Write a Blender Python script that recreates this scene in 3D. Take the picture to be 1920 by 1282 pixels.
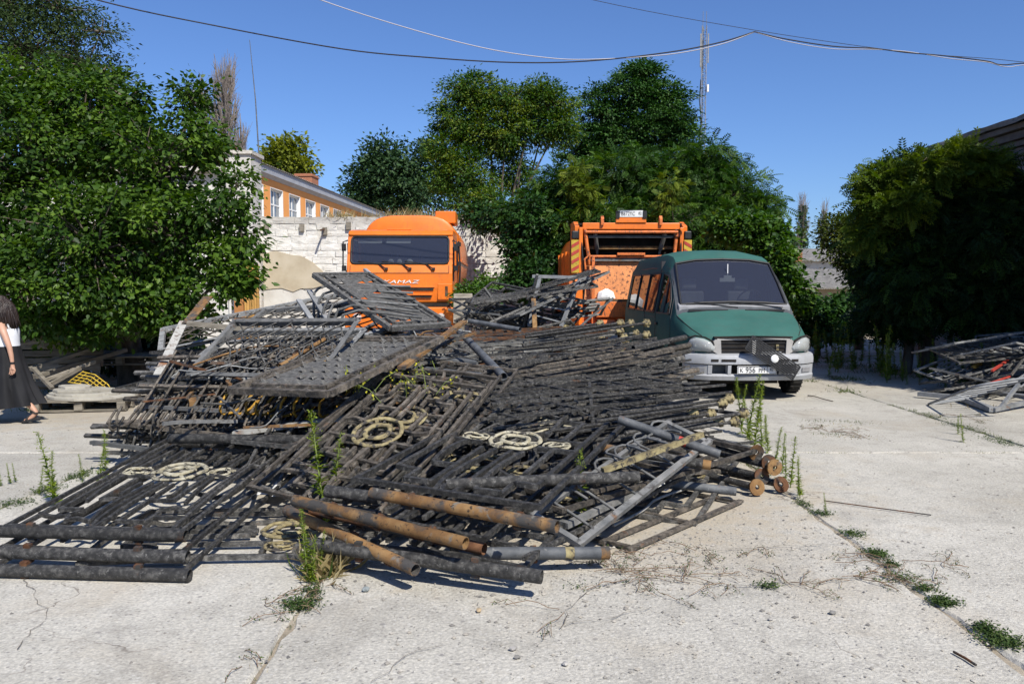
import bpy, bmesh, math, random
import numpy as np
from mathutils import Vector, Matrix, Euler

# ------------------------------------------------------------------ camera, sky, sun, exposure
scene = bpy.context.scene
for o in list(bpy.data.objects):
    bpy.data.objects.remove(o, do_unlink=True)
FPX = 28 / 36 * 1920
CAMH = 1.6
PITCH = math.atan(101 / FPX)
cam_data = bpy.data.cameras.new('camera')
cam_data.sensor_width = 36
cam_data.lens = 28
cam_data.clip_start = 0.05
cam_data.clip_end = 3000
cam = bpy.data.objects.new('camera', cam_data)
scene.collection.objects.link(cam)
cam.location = (0, 0, CAMH)
cam.rotation_euler = (math.pi / 2 - PITCH, 0, 0)
scene.camera = cam

SUN = Vector((0.44, -0.80, 1.0)).normalized()
SUN_EL = math.asin(SUN.z)
SUN_AZ = math.atan2(SUN.x, SUN.y)
world = bpy.data.worlds.new('World')
scene.world = world
world.use_nodes = True
wn = world.node_tree
wn.nodes.clear()
sky = wn.nodes.new('ShaderNodeTexSky')
sky.sky_type = 'NISHITA'
sky.sun_disc = False
sky.sun_elevation = SUN_EL
sky.sun_rotation = SUN_AZ
sky.altitude = 0
sky.air_density = 1.0
sky.dust_density = 0.6
sky.ozone_density = 5.0
bg = wn.nodes.new('ShaderNodeBackground')
bg.inputs['Strength'].default_value = 0.09
wo = wn.nodes.new('ShaderNodeOutputWorld')
tint = wn.nodes.new('ShaderNodeMixRGB')      # the photograph's cool white balance
tint.blend_type = 'MULTIPLY'
tint.inputs[0].default_value = 1.0
tint.inputs[2].default_value = (0.76, 0.92, 1.22, 1)
wn.links.new(sky.outputs[0], tint.inputs[1])
wn.links.new(tint.outputs[0], bg.inputs[0])
wn.links.new(bg.outputs[0], wo.inputs[0])

sl = bpy.data.lights.new('sun', 'SUN')
sl.energy = 5.0
sl.angle = math.radians(0.53)
sl.color = (1.0, 0.95, 0.86)
sun = bpy.data.objects.new('sun', sl)
scene.collection.objects.link(sun)
sun.rotation_euler = SUN.to_track_quat('Z', 'Y').to_euler()
sun.location = (10, -10, 20)

scene.view_settings.view_transform = 'Standard'
scene.view_settings.look = 'None'
scene.view_settings.exposure = 0.36
scene.view_settings.gamma = 1.0
scene.view_settings.use_curve_mapping = False
scene.render.engine = 'CYCLES'
scene.cycles.use_denoising = True
scene.cycles.max_bounces = 6
scene.cycles.diffuse_bounces = 3
scene.cycles.glossy_bounces = 3
scene.cycles.transmission_bounces = 4
scene.cycles.transparent_max_bounces = 12
scene.cycles.caustics_reflective = False
scene.cycles.caustics_refractive = False
try:
    scene.cycles.use_adaptive_sampling = True
    scene.cycles.adaptive_threshold = 0.02
except Exception:
    pass

# ------------------------------------------------------------------ helpers
R = random.Random(7)
RAD = math.radians
V = Vector
_c, _s = math.cos(PITCH), math.sin(PITCH)

def ray(px, py):
    u = (px - 960) / FPX
    v = (641 - py) / FPX
    return V((u, _c + v * _s, -_s + v * _c))

def P(px, py, z=0.0):
    """world point at height z seen at that place of the photograph"""
    r = ray(px, py)
    return V((0, 0, CAMH)) + r * ((z - CAMH) / r.z)

def D(px, py, y):
    """world point at distance y"""
    r = ray(px, py)
    return V((0, 0, CAMH)) + r * (y / r.y)

def link(o):
    scene.collection.objects.link(o)
    return o

def tag(o, label=None, cat=None, group=None, kind=None):
    if label: o['label'] = label
    if cat: o['category'] = cat
    if group: o['group'] = group
    if kind: o['kind'] = kind
    return o

def thing(name, label, cat, loc=(0, 0, 0), rotz=0.0, group=None, mat=None):
    o = link(bpy.data.objects.new(name, None))
    o.empty_display_size = 0.2
    if mat is not None:
        o.matrix_world = mat
    else:
        o.location = loc
        o.rotation_euler = (0, 0, rotz)
    return tag(o, label, cat, group)

def frame3(A, B, C):
    """matrix with origin A, X towards B, Y towards C (made square)"""
    x = (B - A).normalized()
    n = x.cross(C - A).normalized()
    y = n.cross(x)
    m = Matrix((x, y, n)).transposed().to_4x4()
    m.translation = A
    return m

def basis(d, up=V((0, 0, 1))):
    d = d.normalized()
    if abs(d.dot(up)) > 0.98:
        up = V((1, 0, 0)) if abs(d.x) < 0.9 else V((0, 1, 0))
    s = d.cross(up).normalized()
    u = s.cross(d).normalized()
    return s, u

class MB:
    def __init__(self):
        self.v, self.f, self.m, self.sm = [], [], [], []
    def add(self, vs, fs, mi=0, smooth=False, mat=None):
        b = len(self.v)
        for p in vs:
            p = V(p)
            self.v.append(tuple(mat @ p) if mat is not None else tuple(p))
        for f in fs:
            self.f.append(tuple(i + b for i in f))
            self.m.append(mi)
            self.sm.append(smooth)
        return self
    def box(self, c, s, mat=None, mi=0):
        x, y, z = [k / 2 for k in s]
        c = V(c)
        vs = [c + V((i, j, k)) for k in (-z, z) for j in (-y, y) for i in (-x, x)]
        fs = [(0, 2, 3, 1), (4, 5, 7, 6), (0, 1, 5, 4), (1, 3, 7, 5), (3, 2, 6, 7), (2, 0, 4, 6)]
        return self.add(vs, fs, mi, False, mat)
    def bx(self, x0, x1, y0, y1, z0, z1, mi=0, mat=None):
        return self.box(((x0 + x1) / 2, (y0 + y1) / 2, (z0 + z1) / 2), (x1 - x0, y1 - y0, z1 - z0), mat, mi)
    def bar(self, p0, p1, w, h=None, mi=0, up=V((0, 0, 1))):
        p0, p1 = V(p0), V(p1)
        h = h or w
        s, u = basis(p1 - p0, up)
        vs = []
        for p in (p0, p1):
            for a, b in ((-1, -1), (1, -1), (1, 1), (-1, 1)):
                vs.append(p + s * (a * w / 2) + u * (b * h / 2))
        fs = [(3, 2, 1, 0), (4, 5, 6, 7), (0, 1, 5, 4), (1, 2, 6, 5), (2, 3, 7, 6), (3, 0, 4, 7)]
        return self.add(vs, fs, mi)
    def tube(self, pts, r, n=8, cap=True, mi=0, smooth=True, hollow=None):
        pts = [V(p) for p in pts]
        rs = r if isinstance(r, (list, tuple)) else [r] * len(pts)
        vs, fs = [], []
        prev = None
        for i, p in enumerate(pts):
            d = (pts[min(i + 1, len(pts) - 1)] - pts[max(i - 1, 0)])
            if d.length < 1e-9: d = V((0, 0, 1))
            d.normalize()
            if prev is None:
                s, u = basis(d)
            else:
                s = (prev - d * prev.dot(d))
                if s.length < 1e-6: s, _ = basis(d)
                s.normalize()
                u = s.cross(d)
            prev = s
            for k in range(n):
                a = 2 * math.pi * k / n
                vs.append(p + s * (math.cos(a) * rs[i]) + u * (math.sin(a) * rs[i]))
        m = len(pts)
        for i in range(m - 1):
            for k in range(n):
                k2 = (k + 1) % n
                fs.append((i * n + k, i * n + k2, (i + 1) * n + k2, (i + 1) * n + k))
        self.add(vs, fs, mi, smooth)
        if hollow:
            b = len(vs)
            for (idx, q) in ((0, 1), (m - 1, -1)):
                p = pts[idx]
                d = (pts[min(idx + 1, m - 1)] - pts[max(idx - 1, 0)]).normalized()
                ring_o = [vs[idx * n + k] for k in range(n)]
                ring_i = [p + (w - p) * hollow for w in ring_o]
                ring_d = [w + d * q * rs[idx] * 4 for w in ring_i]
                f2 = []
                for k in range(n):
                    k2 = (k + 1) % n
                    f2.append((k, k2, n + k2, n + k))
                    f2.append((n + k, n + k2, 2 * n + k2, 2 * n + k))
                f2.append(tuple(2 * n + k for k in range(n)))
                self.add(ring_o + ring_i + ring_d, f2, mi, False)
        elif cap:
            self.add([vs[k] for k in range(n)], [tuple(range(n))[::-1]], mi)
            self.add([vs[(m - 1) * n + k] for k in range(n)], [tuple(range(n))], mi)
        return self
    def prism(self, poly, d0, d1, axis=1, mi=0, mat=None):
        """poly: 2-d outline; extruded along axis (0 x,1 y,2 z) from d0 to d1"""
        n = len(poly)
        def mk(p, d):
            a, b = p
            return {0: (d, a, b), 1: (a, d, b), 2: (a, b, d)}[axis]
        vs = [mk(p, d0) for p in poly] + [mk(p, d1) for p in poly]
        fs = [tuple(range(n)), tuple(range(2 * n - 1, n - 1, -1))]
        for k in range(n):
            k2 = (k + 1) % n
            fs.append((k2, k, n + k, n + k2))
        return self.add(vs, fs, mi, False, mat)
    def ring(self, c, r0, r1, h, n=24, mi=0, mat=None):
        c = V(c)
        vs = []
        for z in (-h / 2, h / 2):
            for r in (r0, r1):
                for k in range(n):
                    a = 2 * math.pi * k / n
                    vs.append(c + V((math.cos(a) * r, math.sin(a) * r, z)))
        fs = []
        for k in range(n):
            j = (k + 1) % n
            fs += [(k, j, n + j, n + k)[::-1], (2 * n + k, 2 * n + j, 3 * n + j, 3 * n + k)[::1],
                   (k, j, 2 * n + j, 2 * n + k)[::1], (n + k, n + j, 3 * n + j, 3 * n + k)[::-1]]
        return self.add(vs, fs, mi, False, mat)
    def lathe(self, prof, n=20, axis='z', c=(0, 0, 0), mi=0, smooth=True, mat=None):
        """prof: (radius, height) list"""
        c = V(c)
        vs = []
        for r, z in prof:
            for k in range(n):
                a = 2 * math.pi * k / n
                q = (math.cos(a) * r, math.sin(a) * r, z)
                if axis == 'x': q = (q[2], q[0], q[1])
                if axis == 'y': q = (q[0], q[2], q[1])
                vs.append(c + V(q))
        fs = []
        for i in range(len(prof) - 1):
            for k in range(n):
                j = (k + 1) % n
                fs.append((i * n + k, i * n + j, (i + 1) * n + j, (i + 1) * n + k))
        return self.add(vs, fs, mi, smooth, mat)
    def mesh(self, name, mats):
        me = bpy.data.meshes.new(name)
        me.from_pydata(self.v, [], self.f)
        for m in (mats if isinstance(mats, (list, tuple)) else [mats]):
            me.materials.append(m)
        me.polygons.foreach_set('material_index', self.m)
        me.polygons.foreach_set('use_smooth', self.sm)
        me.update()
        return me
    def build(self, name, mats, parent=None, smooth=None, bevel=None, fix=True, subsurf=0):
        me = self.mesh(name, mats)
        if fix or smooth is not None:
            bm = bmesh.new()
            bm.from_mesh(me)
            if smooth is not None:
                bmesh.ops.remove_doubles(bm, verts=bm.verts, dist=1e-5)
            if fix:
                bmesh.ops.recalc_face_normals(bm, faces=bm.faces)
            if smooth is not None:
                for f in bm.faces: f.smooth = True
                for e in bm.edges:
                    if len(e.link_faces) == 2:
                        e.smooth = e.calc_face_angle(0) < RAD(smooth)
            bm.to_mesh(me)
            bm.free()
        o = link(bpy.data.objects.new(name, me))
        if parent is not None: o.parent = parent
        if bevel:
            b = o.modifiers.new('bevel', 'BEVEL')
            b.width = bevel
            b.segments = 2
            b.limit_method = 'ANGLE'
            b.angle_limit = RAD(40)
        if subsurf:
            s = o.modifiers.new('sub', 'SUBSURF')
            s.levels = s.render_levels = subsurf
        return o

_unit = {}
_ub = random.Random(99)
def bar_obj(name, p0, p1, w, h, mat, parent, bendy=False):
    """a bar as its own object; alike bars share one of a few unit meshes, some of them bent"""
    if mat.name not in _unit:
        ms = [MB().box((0, 0, 0), (1, 1, 1)).mesh('bar', mat)]
        for (ay, az, ph) in ((.9, .35, 0.0), (-.6, .7, .8), (.4, -1.0, .3), (1.5, .2, .5)):
            m = MB()
            n = 6
            vs, fs = [], []
            for i in range(n + 1):
                t = i / n
                k = math.sin(math.pi * t + ph * (1 - t) * t * 4) * (1 if ph < .6 else math.sin(math.pi * t))
                for (y, z) in ((-.5, -.5), (.5, -.5), (.5, .5), (-.5, .5)): vs.append((t - .5, y + ay * k, z + az * k))
            for i in range(n):
                for j in range(4): fs.append((i * 4 + j, i * 4 + 4 + j, i * 4 + 4 + (j + 1) % 4, i * 4 + (j + 1) % 4))
            fs += [(0, 1, 2, 3), (n * 4 + 3, n * 4 + 2, n * 4 + 1, n * 4)]
            ms.append(m.add(vs, fs).mesh('bar', mat))
        _unit[mat.name] = ms
    me = _unit[mat.name][_ub.randrange(1, 5) if bendy and _ub.random() < .45 else 0]
    o = link(bpy.data.objects.new(name, me))
    p0, p1 = V(p0), V(p1)
    d = p1 - p0
    s, u = basis(d)
    m = Matrix((d.normalized(), -s, u)).transposed().to_4x4()
    m.translation = (p0 + p1) / 2
    o.parent = parent
    o.matrix_local = m @ Matrix.Diagonal((d.length, w, h, 1))
    return o

def share(name, mesh, parent, mat4):
    o = link(bpy.data.objects.new(name, mesh))
    if parent is not None: o.parent = parent
    o.matrix_local = mat4
    return o

def TR(x=0, y=0, z=0, rx=0, ry=0, rz=0, s=(1, 1, 1)):
    return Matrix.Translation((x, y, z)) @ Euler((rx, ry, rz)).to_matrix().to_4x4() @ Matrix.Diagonal((*s, 1))

def text_mesh(txt, size, thick, mat, name, parent, mat4, sx=1.0, shear=0.0, offset=0.0):
    cu = bpy.data.curves.new(name, 'FONT')
    cu.body = txt
    cu.size = size
    cu.extrude = thick
    cu.align_x = 'CENTER'
    cu.align_y = 'CENTER'
    cu.shear = shear
    cu.offset = offset
    to = link(bpy.data.objects.new(name + '_tmp', cu))
    dg = bpy.context.evaluated_depsgraph_get()
    me = bpy.data.meshes.new_from_object(to.evaluated_get(dg))
    bpy.data.objects.remove(to, do_unlink=True)
    me.materials.clear()
    me.materials.append(mat)
    o = link(bpy.data.objects.new(name, me))
    if parent is not None: o.parent = parent
    o.matrix_local = mat4 @ Matrix.Diagonal((sx, 1, 1, 1))
    return o

# ------------------------------------------------------------------ materials
class NT:
    def __init__(self, name):
        self.mat = bpy.data.materials.new(name)
        self.mat.use_nodes = True
        self.t = self.mat.node_tree
        self.b = self.t.nodes['Principled BSDF']
        self.out = self.t.nodes['Material Output']
    def n(self, typ, **kw):
        o = self.t.nodes.new('ShaderNode' + typ)
        for k, v in kw.items():
            if k in o.inputs: o.inputs[k].default_value = v
            else: setattr(o, k, v)
        return o
    def l(self, a, b): self.t.links.new(a, b)
    def coord(self, kind='pos', scale=(1, 1, 1)):
        if kind == 'pos': s = self.n('NewGeometry').outputs['Position']
        else: s = self.n('TexCoord').outputs['Object']
        if tuple(scale) != (1, 1, 1):
            m = self.n('Mapping')
            m.inputs['Scale'].default_value = scale
            self.l(s, m.inputs['Vector'])
            s = m.outputs[0]
        return s
    def noise(self, co, scale, detail=6, rough=0.6, dist=0.0):
        x = self.n('TexNoise', Scale=scale, Detail=detail, Roughness=rough, Distortion=dist)
        self.l(co, x.inputs['Vector'])
        return x.outputs[0]
    def ramp(self, f, stops, interp='LINEAR'):
        r = self.n('ValToRGB')
        cr = r.color_ramp
        cr.interpolation = interp
        while len(cr.elements) < len(stops): cr.elements.new(0.5)
        for e, (p, c) in zip(cr.elements, stops):
            e.position = p
            e.color = (*c, 1) if len(c) == 3 else c
        self.l(f, r.inputs[0])
        return r.outputs[0]
    def step(self, f, lo, hi):
        m = self.n('MapRange')
        m.inputs['From Min'].default_value = lo
        m.inputs['From Max'].default_value = hi
        self.l(f, m.inputs['Value'])
        return m.outputs[0]
    def mix(self, fac, a, b, mode='MIX'):
        m = self.n('MixRGB', blend_type=mode)
        for s, q in ((fac, 0), (a, 1), (b, 2)):
            if hasattr(s, 'links'): self.l(s, m.inputs[q])
            elif q == 0: m.inputs[0].default_value = s
            else: m.inputs[q].default_value = (*s, 1)
        return m.outputs[0]
    def math(self, op, a, b=0.0):
        m = self.n('Math', operation=op)
        for s, q in ((a, 0), (b, 1)):
            if hasattr(s, 'links'): self.l(s, m.inputs[q])
            else: m.inputs[q].default_value = s
        return m.outputs[0]
    def bump(self, h, strength=0.3, dist=0.01):
        b = self.n('Bump', Strength=strength, Distance=dist)
        self.l(h, b.inputs['Height'])
        self.l(b.outputs[0], self.b.inputs['Normal'])

def M(name, cols, scale=6, rough=0.75, metal=0.0, patches=(), bump=0.0, bscale=60, rnd=0.0, spec=0.35,
      coord='pos', cscale=(1, 1, 1), lo=0.3, hi=0.7, bdist=0.01, rvar=0.0, coat=0.0):
    t = NT(name)
    co = t.coord(coord, cscale)
    n = t.noise(co, scale)
    k = len(cols)
    if k == 1:
        col = t.mix(0.0, cols[0], cols[0])
    else:
        col = t.ramp(n, [(lo + (hi - lo) * i / (k - 1), c) for i, c in enumerate(cols)])
    for (pc, ps, a, b) in patches:
        f = t.step(t.noise(co, ps, 8, 0.65, 0.4), a, b)
        col = t.mix(f, col, pc)
    if rnd:
        oi = t.n('ObjectInfo')
        h = t.n('HueSaturation')
        v = t.n('MapRange')
        v.inputs['To Min'].default_value = 1 - rnd
        v.inputs['To Max'].default_value = 1 + rnd
        t.l(oi.outputs['Random'], v.inputs['Value'])
        t.l(v.outputs[0], h.inputs['Value'])
        t.l(col, h.inputs['Color'])
        col = h.outputs[0]
    t.l(col, t.b.inputs['Base Color'])
    t.b.inputs['Roughness'].default_value = rough
    if rvar:
        r = t.n('MapRange')
        r.inputs['To Min'].default_value = max(0.02, rough - rvar)
        r.inputs['To Max'].default_value = min(1, rough + rvar)
        t.l(t.noise(co, scale * 3), r.inputs['Value'])
        t.l(r.outputs[0], t.b.inputs['Roughness'])
    t.b.inputs['Metallic'].default_value = metal
    t.b.inputs['Specular IOR Level'].default_value = spec
    t.b.inputs['Coat Weight'].default_value = coat
    if bump:
        t.bump(t.noise(co, bscale, 8, 0.7), bump, bdist)
    return t.mat

RUST = (0.16, 0.06, 0.022)
RUST2 = (0.26, 0.115, 0.045)
def leafmat(name, a, b, c, trans=0.25, rough=0.45, spec=0.4):
    t = NT(name)
    at = t.n('Attribute', attribute_name='tint')
    col = t.ramp(at.outputs['Fac'], [(0.0, a), (0.55, b), (1.0, c)])
    t.l(col, t.b.inputs['Base Color'])
    t.b.inputs['Roughness'].default_value = rough
    t.b.inputs['Specular IOR Level'].default_value = spec
    tr = t.n('BsdfTranslucent')
    h = t.n('HueSaturation', Saturation=1.15, Value=1.5)
    t.l(col, h.inputs['Color'])
    t.l(h.outputs[0], tr.inputs['Color'])
    mx = t.n('MixShader')
    mx.inputs[0].default_value = trans
    t.l(t.b.outputs[0], mx.inputs[1])
    t.l(tr.outputs[0], mx.inputs[2])
    t.l(mx.outputs[0], t.out.inputs['Surface'])
    return t.mat

def glassmat(name, tint, rough=0.03, clear=0.35, refl=1.0):
    """dirty window glass: glossy sheet, partly see-through"""
    t = NT(name)
    t.b.inputs['Base Color'].default_value = (*tint, 1)
    t.b.inputs['Roughness'].default_value = rough
    t.b.inputs['Specular IOR Level'].default_value = 0.5 * refl
    tr = t.n('BsdfTransparent')
    tr.inputs[0].default_value = (0.75, 0.8, 0.8, 1)
    mx = t.n('MixShader')
    mx.inputs[0].default_value = clear
    t.l(t.b.outputs[0], mx.inputs[1])
    t.l(tr.outputs[0], mx.inputs[2])
    t.l(mx.outputs[0], t.out.inputs['Surface'])
    return t.mat

MT = {}
# old black paint, charred and dusty, rust coming through
MT['black'] = M('old_black_paint', [(0.0104, 0.01014, 0.00975), (0.0338, 0.0325, 0.03055), (0.1144, 0.1092, 0.1001)], 30, 0.6, 0.0,
                [((0.16, 0.155, 0.145), 55, 0.58, 0.68), ((0.085, 0.045, 0.025), 7, 0.64, 0.72)], 1.0, 130, 0.3, 0.38)
MT['black_dusty'] = M('dusty_black_paint', [(0.02125, 0.02063, 0.01937), (0.07, 0.0675, 0.0625), (0.1812, 0.1725, 0.1562)], 24, 0.62, 0.0,
                [((0.22, 0.21, 0.195), 46, 0.57, 0.68), ((0.10, 0.055, 0.03), 6, 0.60, 0.70)], 0.9, 120, 0.3, 0.45)
MT['brownish'] = M('weathered_brown_iron', [(0.0325, 0.0286, 0.0247), (0.091, 0.078, 0.0637), (0.195, 0.1664, 0.1326)], 18, 0.75, 0.0,
                [((0.02, 0.02, 0.02), 9, 0.52, 0.62), ((0.15, 0.07, 0.034), 8, 0.62, 0.72), ((0.2, 0.19, 0.17), 46, 0.58, 0.68)], 0.8, 110, 0.3, 0.3)
MT['rusty'] = M('rusty_iron', [(0.085, 0.045, 0.022), (0.20, 0.108, 0.042), (0.29, 0.18, 0.08)], 7, 0.8, 0.0,
                [((0.06, 0.056, 0.052), 3.2, 0.52, 0.60), ((0.16, 0.15, 0.13), 11, 0.59, 0.67), ((0.03, 0.022, 0.018), 34, 0.58, 0.66)], 0.6, 140, 0.15, 0.25)
MT['rusty_dark'] = M('dark_rust', [(0.04, 0.02, 0.012), (0.104, 0.048, 0.024), (0.16, 0.08, 0.04)], 12, 0.85, 0.0,
                [((0.05, 0.048, 0.045), 7, 0.48, 0.58)], 0.6, 120, 0.2, 0.2)
MT['grey'] = M('grey_paint', [(0.144, 0.1512, 0.1584), (0.2088, 0.216, 0.2232), (0.2736, 0.2772, 0.2808)], 7, 0.6, 0.0,
                [((0.12, 0.10, 0.085), 18, 0.60, 0.70), ((0.16, 0.075, 0.035), 6, 0.64, 0.72)], 0.4, 90, 0.15, 0.4)
MT['grey_dull'] = M('dull_grey_paint', [(0.078, 0.0819, 0.0819), (0.1326, 0.1326, 0.1287), (0.195, 0.1911, 0.1833)], 9, 0.75, 0.0,
                [((0.05, 0.047, 0.045), 14, 0.56, 0.66), ((0.15, 0.08, 0.04), 7, 0.62, 0.72)], 0.5, 90, 0.25, 0.3)
MT['grey_old'] = M('old_pale_grey_paint', [(0.1275, 0.1312, 0.135), (0.2025, 0.2063, 0.2025), (0.285, 0.285, 0.2737)], 8, 0.75, 0.0,
                [((0.07, 0.06, 0.05), 13, 0.54, 0.64), ((0.15, 0.075, 0.04), 6, 0.62, 0.70), ((0.5, 0.5, 0.48), 20, 0.6, 0.68)], 0.5, 90, 0.2, 0.3)
MT['grey_pipe'] = M('slate_grey_paint', [(0.044, 0.048, 0.0544), (0.08, 0.0856, 0.092), (0.136, 0.14, 0.144)], 9, 0.6, 0.0,
                [((0.24, 0.235, 0.22), 20, 0.60, 0.72), ((0.14, 0.07, 0.035), 6, 0.64, 0.72)], 0.4, 100, 0.2, 0.4)
MT['pale'] = M('flaking_pale_paint', [(0.27, 0.2625, 0.24), (0.3525, 0.345, 0.315), (0.4125, 0.405, 0.375)], 9, 0.8, 0.0,
                [((0.13, 0.10, 0.08), 14, 0.54, 0.62), ((0.2, 0.09, 0.04), 6, 0.60, 0.7)], 0.5, 90, 0.1, 0.3)
MT['cream'] = M('flaking_cream_paint', [(0.2661, 0.2281, 0.1394), (0.3675, 0.3358, 0.2408), (0.4308, 0.4055, 0.3168)], 20, 0.8, 0.0,
                [((0.05, 0.045, 0.04), 17, 0.53, 0.59)], 0.6, 90, 0.1, 0.3)
MT['cream_old'] = M('dirty_cream_paint', [(0.144, 0.1152, 0.0576), (0.2376, 0.1944, 0.1008), (0.324, 0.2808, 0.144)], 20, 0.85, 0.0,
                [((0.05, 0.045, 0.04), 15, 0.50, 0.58)], 0.6, 90, 0.1, 0.3)
MT['ochre'] = M('ochre_paint', [(0.24, 0.12, 0.016), (0.368, 0.2, 0.024), (0.44, 0.256, 0.048)], 12, 0.7, 0.0,
                [((0.06, 0.045, 0.03), 13, 0.56, 0.64)], 0.4, 90, 0.15, 0.3)
MT['yellow'] = M('yellow_paint', [(0.4, 0.264, 0.024), (0.528, 0.376, 0.048)], 10, 0.6, 0.0,
                [((0.12, 0.07, 0.03), 13, 0.60, 0.68)], 0.3, 90, 0.1, 0.3)
MT['red'] = M('red_paint', [(0.30, 0.03, 0.02), (0.45, 0.06, 0.04)], 12, 0.6, 0.0, [((0.12, 0.1, 0.09), 12, 0.6, 0.7)], 0.3)
MT['plate_grey'] = M('dusty_sheet_iron', [(0.0468, 0.0468, 0.04524), (0.0897, 0.08736, 0.0819), (0.156, 0.1521, 0.1443)], 26, 0.85, 0.0,
                [((0.26, 0.25, 0.23), 34, 0.58, 0.7), ((0.14, 0.075, 0.04), 7, 0.62, 0.72)], 0.7, 130, 0.15, 0.25)
MT['timber'] = M('grey_timber', [(0.1224, 0.108, 0.0864), (0.2016, 0.18, 0.144), (0.2736, 0.2448, 0.2016)], 5, 0.85, 0.0,
                [((0.1, 0.085, 0.07), 20, 0.58, 0.7)], 0.5, 60, 0.25, 0.2, 'pos', (1, 1, 6))
MT['bark'] = M('bark', [(0.05, 0.04, 0.03), (0.11, 0.092, 0.072), (0.17, 0.15, 0.12)], 9, 0.9, 0.0, (), 0.8, 30, 0.1, 0.1, 'pos', (1, 1, 0.3))
MT['bark_pale'] = M('pale_twigs', [(0.17, 0.14, 0.12), (0.28, 0.24, 0.21)], 9, 0.9)
MT['rubber'] = M('tyre_rubber', [(0.014, 0.014, 0.014), (0.03, 0.029, 0.027)], 20, 0.85, 0, [((0.12, 0.11, 0.1), 8, 0.55, 0.75)], 0.2)
MT['plastic'] = M('black_plastic', [(0.012, 0.012, 0.013), (0.025, 0.025, 0.026)], 10, 0.5)
MT['chrome'] = M('dull_steel', [(0.35, 0.35, 0.36), (0.5, 0.5, 0.5)], 10, 0.35, 0.9)
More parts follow.
